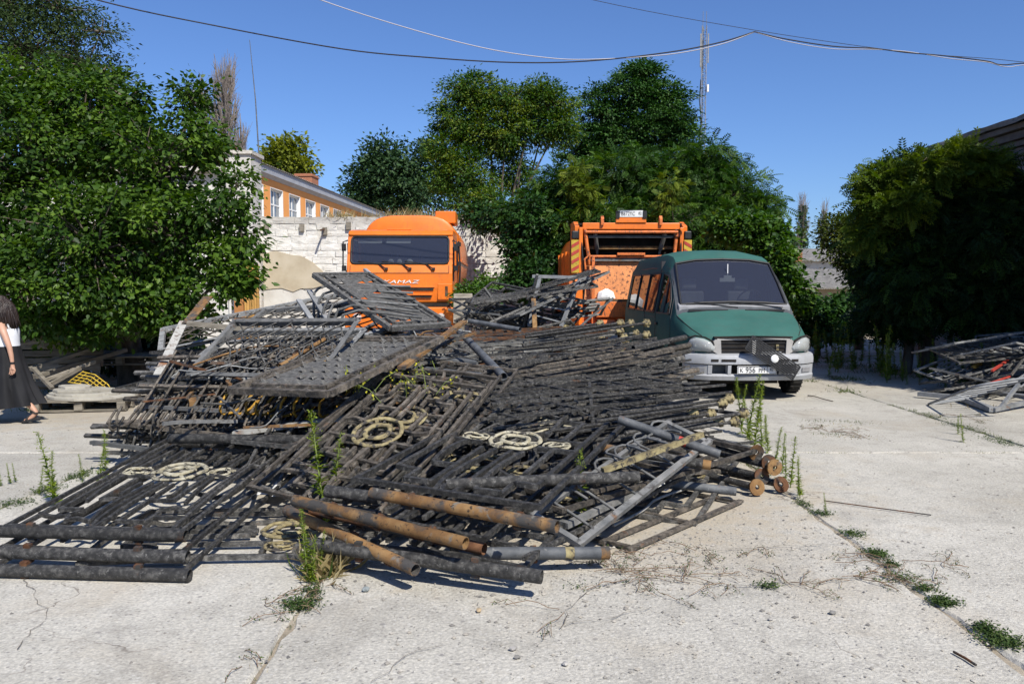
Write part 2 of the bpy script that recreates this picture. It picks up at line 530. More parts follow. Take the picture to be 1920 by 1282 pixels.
# ------------------------------------------------------------------ ground
def mat_concrete():
    t = NT('yard_concrete')
    co = t.coord()
    big = t.noise(co, 0.6, 3, 0.6)
    mid = t.noise(co, 4.5, 4, 0.7)
    fine = t.noise(co, 60, 2, 0.7)
    col = t.ramp(big, [(0.3, (0.345, 0.327, 0.285)), (0.5, (0.41, 0.39, 0.343)), (0.7, (0.47, 0.448, 0.397))])
    col = t.mix(t.math('MULTIPLY', t.step(mid, 0.50, 0.72), 0.6), col, (0.27, 0.255, 0.225))
    col = t.mix(0.6, col, t.ramp(fine, [(0.3, (0.30, 0.30, 0.30)), (0.5, (0.5, 0.5, 0.5)), (0.7, (0.72, 0.715, 0.70))]), 'OVERLAY')
    # dark and pale aggregate showing in the worn surface
    vo = t.n('TexVoronoi', Scale=46.0)
    t.l(co, vo.inputs['Vector'])
    pick = t.n('SeparateColor')
    t.l(vo.outputs['Color'], pick.inputs[0])
    dot = t.step(vo.outputs['Distance'], 0.40, 0.26)
    dark = t.math('MULTIPLY', dot, t.step(pick.outputs[0], 0.86, 0.9))
    col = t.mix(t.math('MULTIPLY', dark, 0.75), col, (0.19, 0.18, 0.17))
    pale = t.math('MULTIPLY', dot, t.step(pick.outputs[1], 0.8, 0.86))
    col = t.mix(t.math('MULTIPLY', pale, 0.6), col, (0.54, 0.52, 0.475))
    vo2 = t.n('TexVoronoi', Scale=13.0)
    t.l(co, vo2.inputs['Vector'])
    pick2 = t.n('SeparateColor')
    t.l(vo2.outputs['Color'], pick2.inputs[0])
    big_dot = t.math('MULTIPLY', t.step(vo2.outputs['Distance'], 0.20, 0.13), t.step(pick2.outputs[0], 0.84, 0.88))
    col = t.mix(t.math('MULTIPLY', big_dot, 0.75), col, (0.21, 0.2, 0.19))
    # sand lying on the slabs, thicker round the scrap heaps
    sand = t.mix(fine, (0.29, 0.245, 0.18), (0.44, 0.385, 0.30))
    f = t.math('MULTIPLY', t.step(t.noise(co, 0.8, 5, 0.65, 0.5), 0.54, 0.70), 0.55)
    for (cx, cy, rx, ry, st) in ((0.2, 6.4, 2.6, 2.2, 0.9), (-5.9, 11.6, 3.6, 3.0, 0.9), (0.9, 4.9, 1.2, 0.7, 0.45), (4.5, 14.5, 5, 3, 0.5)):
        s = t.n('Mapping')
        s.inputs['Location'].default_value = (-cx / rx, -cy / ry, 0)
        s.inputs['Scale'].default_value = (1 / rx, 1 / ry, 0)
        t.l(co, s.inputs['Vector'])
        ln = t.n('VectorMath', operation='LENGTH')
        t.l(s.outputs[0], ln.inputs[0])
        d = t.math('ADD', ln.outputs['Value'], t.math('MULTIPLY', t.math('SUBTRACT', mid, 0.5), 1.6))
        f = t.math('MAXIMUM', f, t.math('MULTIPLY', t.step(d, 1.05, 0.6), st))
    col = t.mix(t.math('MULTIPLY', f, t.step(fine, 0.25, 0.5)), col, sand)
    stain = t.math('MULTIPLY', t.step(t.noise(co, 1.1, 7, 0.75, 1.2), 0.52, 0.72), 0.5)
    col = t.mix(stain, col, (0.21, 0.195, 0.17))
    # thin cracks
    v3 = t.n('TexVoronoi', Scale=0.42, feature='DISTANCE_TO_EDGE')
    wob = t.n('VectorMath', operation='ADD')
    nz = t.n('TexNoise', Scale=2.5, Detail=4.0)
    t.l(co, nz.inputs['Vector'])
    t.l(co, wob.inputs[0])
    t.l(nz.outputs['Color'], wob.inputs[1])
    t.l(wob.outputs[0], v3.inputs['Vector'])
    cr = t.math('MULTIPLY', t.step(v3.outputs['Distance'], 0.0045, 0.0015), t.step(big, 0.5, 0.56))
    col = t.mix(t.math('MULTIPLY', cr, 0.7), col, (0.14, 0.12, 0.10))
    oi = t.n('ObjectInfo')
    hv = t.n('HueSaturation')
    mr = t.n('MapRange')
    mr.inputs['To Min'].default_value = 0.95
    mr.inputs['To Max'].default_value = 1.13
    t.l(oi.outputs['Random'], mr.inputs['Value'])
    t.l(mr.outputs[0], hv.inputs['Value'])
    t.l(col, hv.inputs['Color'])
    col = hv.outputs[0]
    t.l(col, t.b.inputs['Base Color'])
    t.b.inputs['Roughness'].default_value = 0.93
    t.b.inputs['Specular IOR Level'].default_value = 0.15
    t.bump(t.noise(co, 42, 4, 0.8), 0.7, 0.014)
    return t.mat
MT['concrete'] = mat_concrete()
MT['soil'] = M('dusty_soil', [(0.22, 0.18, 0.13), (0.33, 0.28, 0.21), (0.42, 0.37, 0.29)], 3, 0.95, 0, [((0.16, 0.14, 0.10), 12, 0.55, 0.7)], 0.6, 70, bdist=0.02)

gm = MB()
gx = [-700, -120, -40, -20, -12, 0, 12, 20, 40, 120, 700]
gy = [-80, -10, 0, 10, 20, 30, 45, 80, 160, 400, 1200]
for y in gy:
    for x in gx:
        gm.v.append((x, y, -0.014))
for j in range(len(gy) - 1):
    for i in range(len(gx) - 1):
        a = j * len(gx) + i
        gm.f.append((a, a + 1, a + len(gx) + 1, a + len(gx)))
        gm.m.append(0)
        gm.sm.append(False)
ground = gm.build('ground', MT['soil'])
tag(ground, kind='structure')

rs = random.Random(3)
SX = [-13.4, -10.2, -6.95, -3.72, -1.06, 2.15, 5.2, 8.35, 9.75]
SY = [-4.3, 1.7, 7.685, 13.7, 19.7, 24.5]
def slab(x0, x1, y0, y1):
    g = 0.012
    out = []
    def side(a, b, n):
        for k in range(n):
            t = k / n
            p = [a[0] + (b[0] - a[0]) * t, a[1] + (b[1] - a[1]) * t]
            p[0] += rs.uniform(-0.014, 0.014)
            p[1] += rs.uniform(-0.014, 0.014)
            out.append(p)
    c = [(x0 + g, y0 + g), (x1 - g, y0 + g), (x1 - g, y1 - g), (x0 + g, y1 - g)]
    nx, ny = max(4, int((x1 - x0) / 0.12)), max(4, int((y1 - y0) / 0.12))
    side(c[0], c[1], nx); side(c[1], c[2], ny); side(c[2], c[3], nx); side(c[3], c[0], ny)
    cx, cy = (x0 + x1) / 2, (y0 + y1) / 2
    n = len(out)
    mb = MB()
    z = rs.uniform(-0.005, 0.004)
    tx, ty = rs.uniform(-0.0015, 0.0015), rs.uniform(-0.001, 0.001)
    def zz(p): return z + tx * (p[0] - cx) + ty * (p[1] - cy)
    inner = []
    for p in out:
        d = V((cx - p[0], cy - p[1]))
        d.normalize()
        w = rs.uniform(0.008, 0.026)
        inner.append((p[0] + d.x * w, p[1] + d.y * w))
    vs = [(p[0], p[1], -0.12) for p in out] + [(p[0], p[1], zz(p) - rs.uniform(0.008, 0.02)) for p in out] + [(p[0], p[1], zz(p)) for p in inner]
    fs = []
    for k in range(n):
        j = (k + 1) % n
        fs += [(k, j, n + j, n + k), (n + k, n + j, 2 * n + j, 2 * n + k)]
    fs.append(tuple(2 * n + k for k in range(n)))
    mb.add(vs, fs)
    return mb.build('concrete_slab', MT['concrete'], ground)
for i in range(len(SX) - 1):
    for j in range(len(SY) - 1):
        slab(SX[i], SX[i + 1], SY[j], SY[j + 1])

# open cracks across the slabs, filled with soil
def crack(pts, w, seed):
    r = random.Random(seed)
    L_, R_ = [], []
    for k in range(len(pts) - 1):
        a, b = V(pts[k]), V(pts[k + 1])
        n = max(3, int((b - a).length / .05))
        nv = V((-(b - a).y, (b - a).x, 0)).normalized()
        for i in range(n):
            c = a.lerp(b, i / n) + nv * r.uniform(-.018, .018)
            q = w * r.uniform(.25, 1.1)
            L_.append((c + nv * q)); R_.append((c - nv * q))
    m = MB()
    vs = [(p.x, p.y, .010) for p in L_] + [(p.x, p.y, .010) for p in R_]
    k = len(L_)
    m.add(vs, [(i, i + 1, k + i + 1, k + i) for i in range(k - 1)])
    m.build('crack', MT['crack_soil'], ground)
MT['crack_soil'] = M('soil_in_cracks', [(0.10, 0.085, 0.065), (0.2, 0.17, 0.13)], 30, 0.95)
def pp(*q): return [P(a, b) for a, b in q]
crack(pp((1130, 1098), (1200, 1086), (1300, 1092), (1400, 1100), (1500, 1096), (1600, 1086), (1698, 1090)), .0045, 1)
crack(pp((1340, 1034), (1420, 1030), (1500, 1024), (1600, 1020)), .003, 2)
crack(pp((1160, 1070), (1110, 1102), (1062, 1146), (1050, 1190)), .0025, 3)
crack(pp((1010, 1180), (1120, 1165), (1240, 1138)), .002, 4)
crack(pp((60, 1010), (40, 1080), (90, 1150), (30, 1230)), .002, 5)
crack(pp((700, 1282), (760, 1230), (850, 1205)), .0018, 6)

# ------------------------------------------------------------------ whitewashed stone wall behind the trucks
def mat_whitewash():
    t = NT('whitewashed_stone')
    co = t.coord()
    n1 = t.noise(co, 2.2, 6, 0.65)
    n2 = t.noise(co, 13, 5, 0.75)
    col = t.ramp(n1, [(0.3, (0.50, 0.47, 0.41)), (0.48, (0.63, 0.61, 0.56)), (0.7, (0.71, 0.695, 0.655))])
    col = t.mix(t.step(n2, 0.57, 0.68), col, (0.40, 0.36, 0.30))
    sp = t.n('SeparateXYZ')
    t.l(co, sp.inputs[0])
    top = t.math('ADD', sp.outputs[2], t.math('MULTIPLY', n1, 1.4))
    col = t.mix(t.math('MULTIPLY', t.step(top, 4.1, 4.7), 0.8), col, (0.24, 0.22, 0.195))
    t.l(col, t.b.inputs['Base Color'])
    t.b.inputs['Roughness'].default_value = 0.95
    t.b.inputs['Specular IOR Level'].default_value = 0.1
    t.bump(t.noise(co, 14, 6, 0.8), 0.6, 0.04)
    return t.mat
MT['whitewash'] = mat_whitewash()
MT['mortar'] = M('old_mortar', [(0.42, 0.39, 0.34), (0.6, 0.57, 0.51)], 7, 0.95, 0, [((0.2, 0.18, 0.15), 12, 0.58, 0.7)], 0.6, 30, bdist=0.03)
MT['plaster'] = M('beige_plaster', [(0.36, 0.30, 0.21), (0.43, 0.37, 0.27), (0.48, 0.42, 0.32)], 1.6, 0.9, 0, [((0.3, 0.26, 0.2), 7, 0.62, 0.74)], 0.4, 30)
MT['plaster_pale'] = M('pale_plaster', [(0.42, 0.40, 0.36), (0.53, 0.51, 0.47), (0.59, 0.58, 0.54)], 1.6, 0.9, 0,
                       [((0.36, 0.33, 0.28), 6, 0.6, 0.72), ((0.3, 0.28, 0.25), 2.2, 0.62, 0.72)], 0.4, 30)
MT['brick'] = M('red_brick', [(0.26, 0.10, 0.055), (0.36, 0.16, 0.09)], 12, 0.9, rnd=0.15)
WY = 26.0
wall = thing('stone_wall', 'whitewashed rough stone wall with broken top behind the orange tank truck', 'wall', (0, WY, 0))
rw = random.Random(11)
MB().bx(-8.75, 3.0, 0.06, 0.5, -0.1, 3.72).build('wall_core', MT['mortar'], wall)
variants = []
for k in range(10):
    mb = MB()
    n = 3
    vs, fs = [], []
    for (y, s) in ((0.5, 1.0), (-0.42, 1.0), (-0.5, 0.965)):
        for (a, b) in ((-.5, -.5), (0, -.5), (.5, -.5), (.5, 0), (.5, .5), (0, .5), (-.5, .5), (-.5, 0)):
            j = 0.03
            vs.append((a * s + rw.uniform(-j, j), y + rw.uniform(-.05, .05) * (y < 0), b * s + rw.uniform(-j, j) * 2))
    vs.append((rw.uniform(-.1, .1), -0.5 - rw.uniform(0, .05), rw.uniform(-.1, .1)))
    for q in range(2):
        for a in range(8):
            b = (a + 1) % 8
            fs.append((q * 8 + a, q * 8 + b, q * 8 + 8 + b, q * 8 + 8 + a))
    for a in range(8):
        fs.append((16 + a, 16 + (a + 1) % 8, 24))
    mb.add(vs, fs)
    me = mb.mesh('stone', MT['whitewash'])
    variants.append(me)
rest = MB()
z = 0.0
count = 0
while z < 3.85:
    h = rw.uniform(0.19, 0.245)
    x = -8.75 + rw.uniform(-0.25, 0)
    while x < 0.9:
        w = rw.uniform(0.38, 0.72)
        if z > 3.72 and rw.random() < 0.45:
            x += w
            continue
        dep = 0.20 + rw.uniform(0, 0.03)
        cz = z + h / 2
        if z > 0.95 and count < 298 and x + w > -8.3 and not (-3.3 < x < -1.0 and z < 2.6):
            share('stone', variants[rw.randrange(10)], wall, TR(x + w / 2, 0.02 + rw.uniform(-0.015, 0.015), cz, rz=rw.uniform(-.02, .02), s=(w * 0.992, dep, h * 0.975)))
            count += 1
        else:
            rest.bx(x + .004, x + w - .004, -0.07 - rw.uniform(0, .02), 0.14, z + .004, z + h - .004)
        x += w
    z += h
tag(rest.build('stones', MT['whitewash'], wall), kind='stuff')
# plaster patch low on the wall, with a broken edge
pl = []
for (px, py) in ((478, 470), (500, 474), (520, 471), (548, 478), (566, 480), (588, 492), (606, 508), (616, 520), (612, 534), (590, 540), (566, 541), (552, 547), (530, 540), (505, 542), (478, 548)):
    q = D(px, py, WY)
    pl.append((q.x, q.z))
MB().prism(pl, -0.155, -0.02, 1).build('plaster_patch', MT['plaster'], wall)
pl = [(-8.7, 0.0), (-8.7, 1.52), (-8.2, 1.66), (-7.6, 1.60), (-7.1, 1.72), (-6.7, 1.5), (-6.0, 1.58), (-5.4, 1.3), (-5.2, 0.0)]
MB().prism(pl, -0.125, -0.02, 1).build('plaster_patch', MT['plaster_pale'], wall)
# putlog holes with a stub of timber
for (px, py) in ((502, 427), (568, 428), (611, 434), (655, 424)):
    q = D(px, py, WY)
    MB().bx(q.x - .07, q.x + .07, -.19, 0, q.z - .12, q.z + .12).build('timber_stub', MT['timber'], wall)
MB().bar((-6.05, -0.1, 3.5), (-6.05, -0.65, 3.42), 0.05).build('iron_peg', MT['rusty_dark'], wall)

# ------------------------------------------------------------------ left house with pale end wall
HY = 25.2
house = thing('pale_house', 'pale plastered house with a cracked end pier half hidden by the mulberry', 'house', (0, HY, 0))
MB().bx(-16.5, -8.9, 0, .7, -.1, 5.2).bx(-16.5, -11.2, .7, 5.5, -.1, 5.2).build('wall', MT['plaster_pale'], house)
MB().bx(-8.9, -8.12, -.12, .9, -.1, 5.75).build('pier', MT['plaster_pale'], house)
MB().bx(-9.0, -8.05, -.2, 1.0, 5.75, 5.86).build('pier_cap', MT['mortar'], house)
MB().bx(-16.8, -8.98, -.3, .9, 5.2, 5.35).bx(-16.8, -11.0, .9, 5.8, 5.203, 5.353).build('roof_slab', MT['mortar'], house)
MB().bx(-13.0, -12.0, -.03, .0, 2.2, 3.6).build('window', MT['plastic'], house)
dr = thing('plank_door', 'orange brown wooden door at the foot of the white wall', 'door', (0, HY - .5, 0))
MT['door_wood'] = M('varnished_planks', [(0.36, 0.19, 0.05), (0.48, 0.28, 0.08)], 5, 0.7, 0, [((0.2, 0.11, 0.04), 12, 0.6, 0.7)], 0.3, 40, 0.18)
MT['door_frame'] = M('brown_door_frame', [(0.3, 0.13, 0.04), (0.38, 0.17, 0.05)], 6, 0.7)
xx = D(457, 500, HY - .5).x
xe = D(485, 500, HY - .5).x
n = 6
for k in range(n):
    a = xx + (xe - xx) * k / n
    b = xx + (xe - xx) * (k + 1) / n
    for (z0, z1) in ((0.05, 1.45), (1.47, 2.32)):
        MB().bx(a + .006, b - .006, -.03, .03, z0, z1).build('plank', MT['door_wood'], dr)
MB().bx(xx - .3, xx - .02, -.06, .3, 0, 2.4).build('jamb', MT['door_frame'], dr)
MB().bx(xx - .02, xe + .05, .03, .3, 0, 2.45).build('backing', MT['mortar'], dr)

# ------------------------------------------------------------------ orange school-like building receding behind the wall
MT['orange_plaster'] = M('orange_plaster', [(0.72, 0.30, 0.085), (0.78, 0.34, 0.10)], 1.2, 0.85, 0, [((0.5, 0.24, 0.1), 5, 0.62, 0.75)], 0.2, 20)
MT['white_paint'] = M('white_paint', [(0.66, 0.66, 0.65), (0.76, 0.76, 0.75)], 3, 0.6)
MT['soffit'] = M('grey_soffit', [(0.27, 0.28, 0.31), (0.36, 0.37, 0.40)], 2, 0.7)
MT['slate_roof'] = M('asbestos_roof', [(0.12, 0.115, 0.105), (0.2, 0.19, 0.175), (0.28, 0.265, 0.24)], 3, 0.95, 0, [((0.1, 0.09, 0.07), 9, 0.58, 0.7)], 0.4, 30, bdist=0.03)
MT['pane'] = M('dim_window_pane', [(0.10, 0.12, 0.14), (0.2, 0.22, 0.24)], 1.5, 0.08, 0, spec=0.8)
ang = math.atan2(1.8, 26.0)
ob = thing('orange_building', 'long orange building with white windows and grey eaves beyond the white wall', 'building', (-13.75, 40.0, 0), -ang)
# local: y runs along the facade, +x is the facade's outside
wins = [(1.7 + 3.0 * k, 3.7 + 3.0 * k) for k in range(-1, 9)]
edges = [0.0 if wins[0][0] > 0 else 0.0]
WB, WT = 4.8, 7.2
MB().bx(-9, -.3, 0, 32, 0, 7.6).build('wall', MT['orange_plaster'], ob)
MB().bx(-.3, 0, 0, 32, 0, WB).build('wall', MT['orange_plaster'], ob)
MB().bx(-.3, 0, 0, 32, WT, 7.6).build('wall', MT['orange_plaster'], ob)
prev = 0.0
for (a, b) in wins:
    if a < 0: a = 0.0
    if b < 0.5: continue
    if a > prev: MB().bx(-.3, 0, prev, a, WB, WT).build('pier', MT['orange_plaster'], ob)
    prev = b
    w = MB()
    w.bx(-.29, .004, b - .05, b + .001, WB, WT); w.bx(-.29, .004, a - .001, a + .05, WB, WT)
    w.bx(-.29, .004, a + .05, b - .05, WT - .04, WT + .001); w.bx(-.29, .03, a + .05, b - .05, WB - .001, WB + .04)
    wo_ = w.build('window', MT['white_paint'], ob)
    fr = MB()
    x0, x1 = -.24, -.17
    m = (a + b) / 2
    for (p, q) in ((a + .05, a + .14), (m - .045, m + .045), (b - .14, b - .05)): fr.bx(x0, x1, p, q, WB + .04, WT - .04)
    for zq in (WB + .08, WB + 1.5, WT - .09):
        for (p, q) in ((a + .14, m - .045), (m + .045, b - .14)): fr.bx(x0 + .004, x1 - .004, p, q, zq - .04, zq + .04)
    fr.build('frame', MT['white_paint'], wo_)
    MB().bx(-.225, -.21, a + .08, b - .08, WB + .05, WT - .05).build('pane', MT['pane'], wo_)
MB().bx(-.3, 0, prev, 32, WB, WT).build('pier', MT['orange_plaster'], ob)
MB().prism([(-.3, 7.6), (.05, 7.6), (.24, 7.8), (.24, 8.18), (-.3, 8.18)], -.3, 32.3, 1).build('eaves', MT['soffit'], ob)
MB().bx(.24, .28, -.3, 32.3, 7.78, 8.2).build('fascia', MT['soffit'], ob)
# corrugated roof
rf = MB()
ny = 330
vs, fs = [], []
for k in range(ny + 1):
    y = -.5 + 33 * k / ny
    dz = 0.03 * math.sin(k * math.pi / 1.5)
    for (x, z) in ((.38, 8.2), (-4.5, 9.6), (-9.6, 8.2)):
        vs.append((x, y, z + dz))
for k in range(ny):
    for i in range(2):
        fs.append((k * 3 + i, k * 3 + 3 + i, k * 3 + 4 + i, k * 3 + 1 + i))
rf.add(vs, fs).build('roof', MT['slate_roof'], ob, fix=False)
MB().bx(-1.7, -.5, 13.6, 15.0, 8.3, 9.2).bx(-1.76, -.44, 13.54, 15.06, 9.02, 9.1).build('chimney', MT['brick'], ob)
MB().bx(-2.2, -1.2, 2.2, 3.2, 8.4, 9.1).build('chimney', MT['brick'], ob)

an = MB()
a0, a1 = D(486, 300, 44), D(468, 75, 44)
an.tube([a0 - V((0, 0, 1.5)), a0, (a0 + a1) / 2 + V((0.06, 0, 0)), a1], [.045, .04, .03, .015], 6)
tag(an.build('antenna_rod', MT['grey_pipe']), 'thin whip antenna rising above the orange building', 'antenna')

# ------------------------------------------------------------------ dark building on the right
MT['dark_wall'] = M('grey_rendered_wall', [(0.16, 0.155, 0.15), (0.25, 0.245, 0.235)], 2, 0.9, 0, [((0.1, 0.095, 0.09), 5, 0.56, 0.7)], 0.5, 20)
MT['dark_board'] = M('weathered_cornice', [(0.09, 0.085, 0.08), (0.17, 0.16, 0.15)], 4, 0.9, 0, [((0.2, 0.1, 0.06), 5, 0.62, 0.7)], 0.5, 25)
rb = thing('shaded_building', 'dark shaded building with a layered cornice at the right edge', 'building', (0, 0, -0.2))
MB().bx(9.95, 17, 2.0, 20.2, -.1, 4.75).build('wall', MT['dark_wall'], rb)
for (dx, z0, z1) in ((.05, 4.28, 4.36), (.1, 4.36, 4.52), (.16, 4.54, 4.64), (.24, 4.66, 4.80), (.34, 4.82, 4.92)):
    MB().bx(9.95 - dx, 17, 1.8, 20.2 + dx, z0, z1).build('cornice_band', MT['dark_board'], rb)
vs, fs = [], []
rr = random.Random(5)
for k in range(40):
    y = 1.6 + 19.05 * k / 39
    for (x, z) in ((9.5, 4.93), (9.5, 5.03), (13.4, 5.9), (17.3, 5.03)):
        vs.append((x + rr.uniform(-.05, .05), y, z + rr.uniform(-.02, .02)))
for k in range(39):
    for i in range(3):
        fs.append((k * 4 + i, k * 4 + 1 + i, k * 4 + 5 + i, k * 4 + 4 + i))
MB().add(vs, fs).build('roof', MT['slate_roof'], rb)
for y in (5.5, 9.5, 13.2, 17.0):
    w_ = MB().bx(9.9, 9.96, y, y + 1.2, 1.2, 2.9).build('window', MT['dark_board'], rb)
    MB().bx(9.885, 9.9, y + .1, y + 1.1, 1.3, 2.8).build('pane', MT['pane'], w_)

# ------------------------------------------------------------------ low sheds far right
def shed(name, label, x0, x1, y0, y1, zf, zb, wmat):
    t = thing(name, label, 'shed', (0, 0, 0))
    MB().bx(x0, x1, y0, y1, -.1, zf - .05).build('wall', wmat, t)
    vs, fs = [], []
    n = int((x1 - x0 + .6) / 0.09)
    for k in range(n + 1):
        x = x0 - .3 + (x1 - x0 + .6) * k / n
        dz = 0.025 * math.sin(k * math.pi / 1.0 + .7)
        vs += [(x, y0 - .35, zf + dz), (x, y1, zb + dz), (x, y0 - .35, zf + dz - .05)]
    for k in range(n):
        a = k * 3
        fs += [(a, a + 3, a + 4, a + 1), (a, a + 2, a + 5, a + 3)]
    MB().add(vs, fs).build('roof', MT['slate_roof'], t, fix=False)
    return t
q0, q1 = D(1455, 505, 30), D(1680, 505, 30)
shed('grey_roofed_shed', 'nearer low shed with a grey corrugated roof beyond the vines', q0.x, q1.x, 30, 34.5, 1.62, 2.42, MT['plaster'])
q0, q1 = D(1476, 480, 43), D(1700, 480, 43)
s2 = shed('far_shed', 'farther pale shed with a dull roof under the poplars', q0.x, q1.x, 43, 47, 3.1, 3.9, MT['plaster_pale'])
MB().bx(q0.x + .2, q0.x + .6, 42.4, 42.8, 3.0, 3.5).build('chimney', MT['brick'], s2)

# ------------------------------------------------------------------ lattice mast and cables
mx = D(1317, 260, 80).x
mast = thing('lattice_mast', 'slender grey lattice radio mast above the trees', 'mast', (mx, 80, 0))
legs = [(0, .28), (-.25, -.14), (.25, -.14)]
for (a, b) in legs:
    MB().tube([(a, b, 0), (a * .9, b * .9, 27.2)], .04, 6).build('leg', MT['grey'], mast)
br = MB()
z = 0.0
k = 0
while z < 27:
    for i in range(3):
        a, b = legs[i], legs[(i + 1) % 3]
        if k % 2: a, b = b, a
        br.tube([(a[0] * .93, a[1] * .93, z), (b[0] * .93, b[1] * .93, z + .6)], .018, 4)
        br.tube([(a[0] * .93, a[1] * .93, z), (b[0] * .93, b[1] * .93, z)], .015, 4)
    z += .6
    k += 1
tag(br.build('lattice_brace', MT['grey'], mast), kind='stuff')
for (a, b, z0, z1) in ((-.35, -.2, 23.2, 26.4), (.38, -.2, 23.6, 26.4), (0, .4, 23, 26)):
    MB().bx(a - .06, a + .06, b - .05, b + .05, z0, z1).build('antenna_panel', MT['grey'], mast)
MB().bx(.3, .46, -.4, -.1, 20.8, 21.5).build('radio_box', MT['white_paint'], mast)
for a in (-.12, .22):
    MB().tube([(a, 0, 26.5), (a, 0, 28.6)], .025, 5).build('rod', MT['grey'], mast)
MB().tube([(-.3, -.2, 22), (-.42, -.25, 20), (-.2, -.3, 18), (-.4, -.25, 16), (-.25, -.2, 12), (-.3, -.2, 2)], .05, 5).build('feeder_cable', MT['plastic'], mast)

MT['cable'] = M('black_cable', [(0.02, 0.018, 0.022)], 5, 0.6)
MT['cable_pale'] = M('pale_cable', [(0.42, 0.40, 0.42)], 5, 0.6)
def smooth_pts(pts, n=6):
    out = []
    m = len(pts)
    for i in range(m - 1):
        p0, p1, p2, p3 = pts[max(i - 1, 0)], pts[i], pts[i + 1], pts[min(i + 2, m - 1)]
        for k in range(n):
            t = k / n
            out.append(0.5 * ((2 * p1) + (p2 - p0) * t + (2 * p0 - 5 * p1 + 4 * p2 - p3) * t * t + (3 * p1 - p0 - 3 * p2 + p3) * t ** 3))
    out.append(pts[-1])
    return out
def cable(label, pts, r, mat, y=15.0):
    o = MB().tube(smooth_pts([D(a, b, y + c) for (a, b, c) in pts]), r, 6).build('overhead_cable', mat)
    return tag(o, label, 'cable', 'overhead cables')
cable('dark overhead cable sagging across from the upper left corner', [(-700, -260, -3), (-200, -110, -2), (180, 0, -1), (400, 48, 0), (640, 92, 0), (800, 108, 0), (960, 117.5, 0), (1100, 115, 0), (1250, 99, 0), (1350, 80, 0), (1415, 60, 0)], .012, MT['cable'])
cable('pale overhead cable dropping in from the top edge left of centre', [(100, -230, -2), (400, -80, -1), (600, 0, 0), (760, 52, 0), (900, 89, 0), (1010, 107, 0), (1100, 112, 0), (1250, 103, 0), (1350, 84, 0), (1415, 60.5, 0)], .009, MT['cable_pale'])
cable('dark overhead cable running right from the tie point', [(1415, 60, 0), (1470, 73, 0), (1560, 87, 0), (1640, 91.5, 0), (1700, 99, 0), (1770, 105, 0), (1850, 115, 0), (1880, 122, 0), (1960, 119, 0), (2300, 130, 0)], .011, MT['cable'])
cable('pale overhead cable wound below the dark one on the right', [(1415, 60.5, 0), (1480, 79, 0), (1560, 92, 0), (1632, 93, 0), (1700, 97, 0), (1780, 110, 0), (1850, 117, 0), (1890, 126, 0), (1960, 122, 0), (2300, 134, 0)], .007, MT['cable_pale'])
cable('hair thin straight wire above the other overhead cables', [(800, -80, 0), (1110, 0, 0), (1415, 57, 0), (1700, 98, 0), (1920, 117, 0), (2300, 170, 0)], .005, MT['cable'])
# ------------------------------------------------------------------ vehicle materials
def paint(name, col, rough=0.35, coat=0.25, dirt=(0.25, 0.2, 0.15), amt=0.35, chips=None, fade=0.12, spec=0.4):
    t = NT(name)
    co = t.coord()
    n = t.noise(co, 2.2, 6, 0.6)
    lo = tuple(c * (1 - fade) for c in col)
    hi = tuple(min(1, c * (1 + fade)) for c in col)
    c = t.ramp(n, [(0.3, lo), (0.7, hi)])
    d = t.step(t.noise(co, 6, 9, 0.7), 0.48, 0.8)
    c = t.mix(t.math('MULTIPLY', d, amt), c, dirt)
    st = t.step(t.noise(t.coord('pos', (9, 9, .7)), 3.0, 5, 0.7), 0.56, 0.78)
    c = t.mix(t.math('MULTIPLY', st, amt * 0.9), c, tuple(q * .45 for q in dirt))
    if chips:
        ch = t.step(t.noise(co, chips[1], 9, 0.7), chips[2], chips[2] + 0.03)
        c = t.mix(ch, c, chips[0])
    t.l(c, t.b.inputs['Base Color'])
    r = t.n('MapRange')
    r.inputs['To Min'].default_value = rough - 0.08
    r.inputs['To Max'].default_value = rough + 0.25
    t.l(t.noise(co, 9, 6, 0.7), r.inputs['Value'])
    t.l(r.outputs[0], t.b.inputs['Roughness'])
    t.b.inputs['Coat Weight'].default_value = coat
    t.b.inputs['Coat Roughness'].default_value = 0.15
    t.b.inputs['Specular IOR Level'].default_value = spec
    return t.mat
MT['green'] = paint('faded_green_paint', (0.036, 0.108, 0.092), 0.6, 0.0, (0.07, 0.10, 0.09), 0.4, ((0.07, 0.05, 0.035), 60, 0.76), spec=0.12)
MT['orange'] = paint('orange_paint', (0.72, 0.165, 0.008), 0.40, 0.25, (0.30, 0.095, 0.03), 0.5, ((0.22, 0.09, 0.04), 26, 0.74))
MT['orange_worn'] = paint('scraped_orange_paint', (0.60, 0.15, 0.03), 0.5, 0.1, (0.2, 0.075, 0.03), 0.8, ((0.12, 0.05, 0.028), 20, 0.56))
MT['bumper'] = paint('grey_bumper_plastic', (0.33, 0.34, 0.355), 0.5, 0.05, (0.22, 0.205, 0.18), 0.45)
MT['glass'] = glassmat('windscreen_glass', (0.034, 0.038, 0.056), 0.06, 0.32, 1.7)  # bluish base colour stands in for reflected sky
MT['glass_side'] = glassmat('side_glass', (0.008, 0.01, 0.012), 0.03, 0.12, 1.2)
MT['lens'] = glassmat('headlight_lens', (0.62, 0.64, 0.63), 0.1, 0.5, 1.2)
MT['interior'] = M('dark_interior', [(0.03, 0.03, 0.034), (0.05, 0.05, 0.055)], 3, 0.8)
MT['seat'] = M('grey_seat_cloth', [(0.2, 0.2, 0.21), (0.3, 0.3, 0.31)], 5, 0.9)
MT['plate_white'] = M('plate_white', [(0.58, 0.58, 0.57), (0.68, 0.68, 0.67)], 6, 0.5)
MT['ink'] = M('black_ink', [(0.012, 0.012, 0.012)], 5, 0.5)
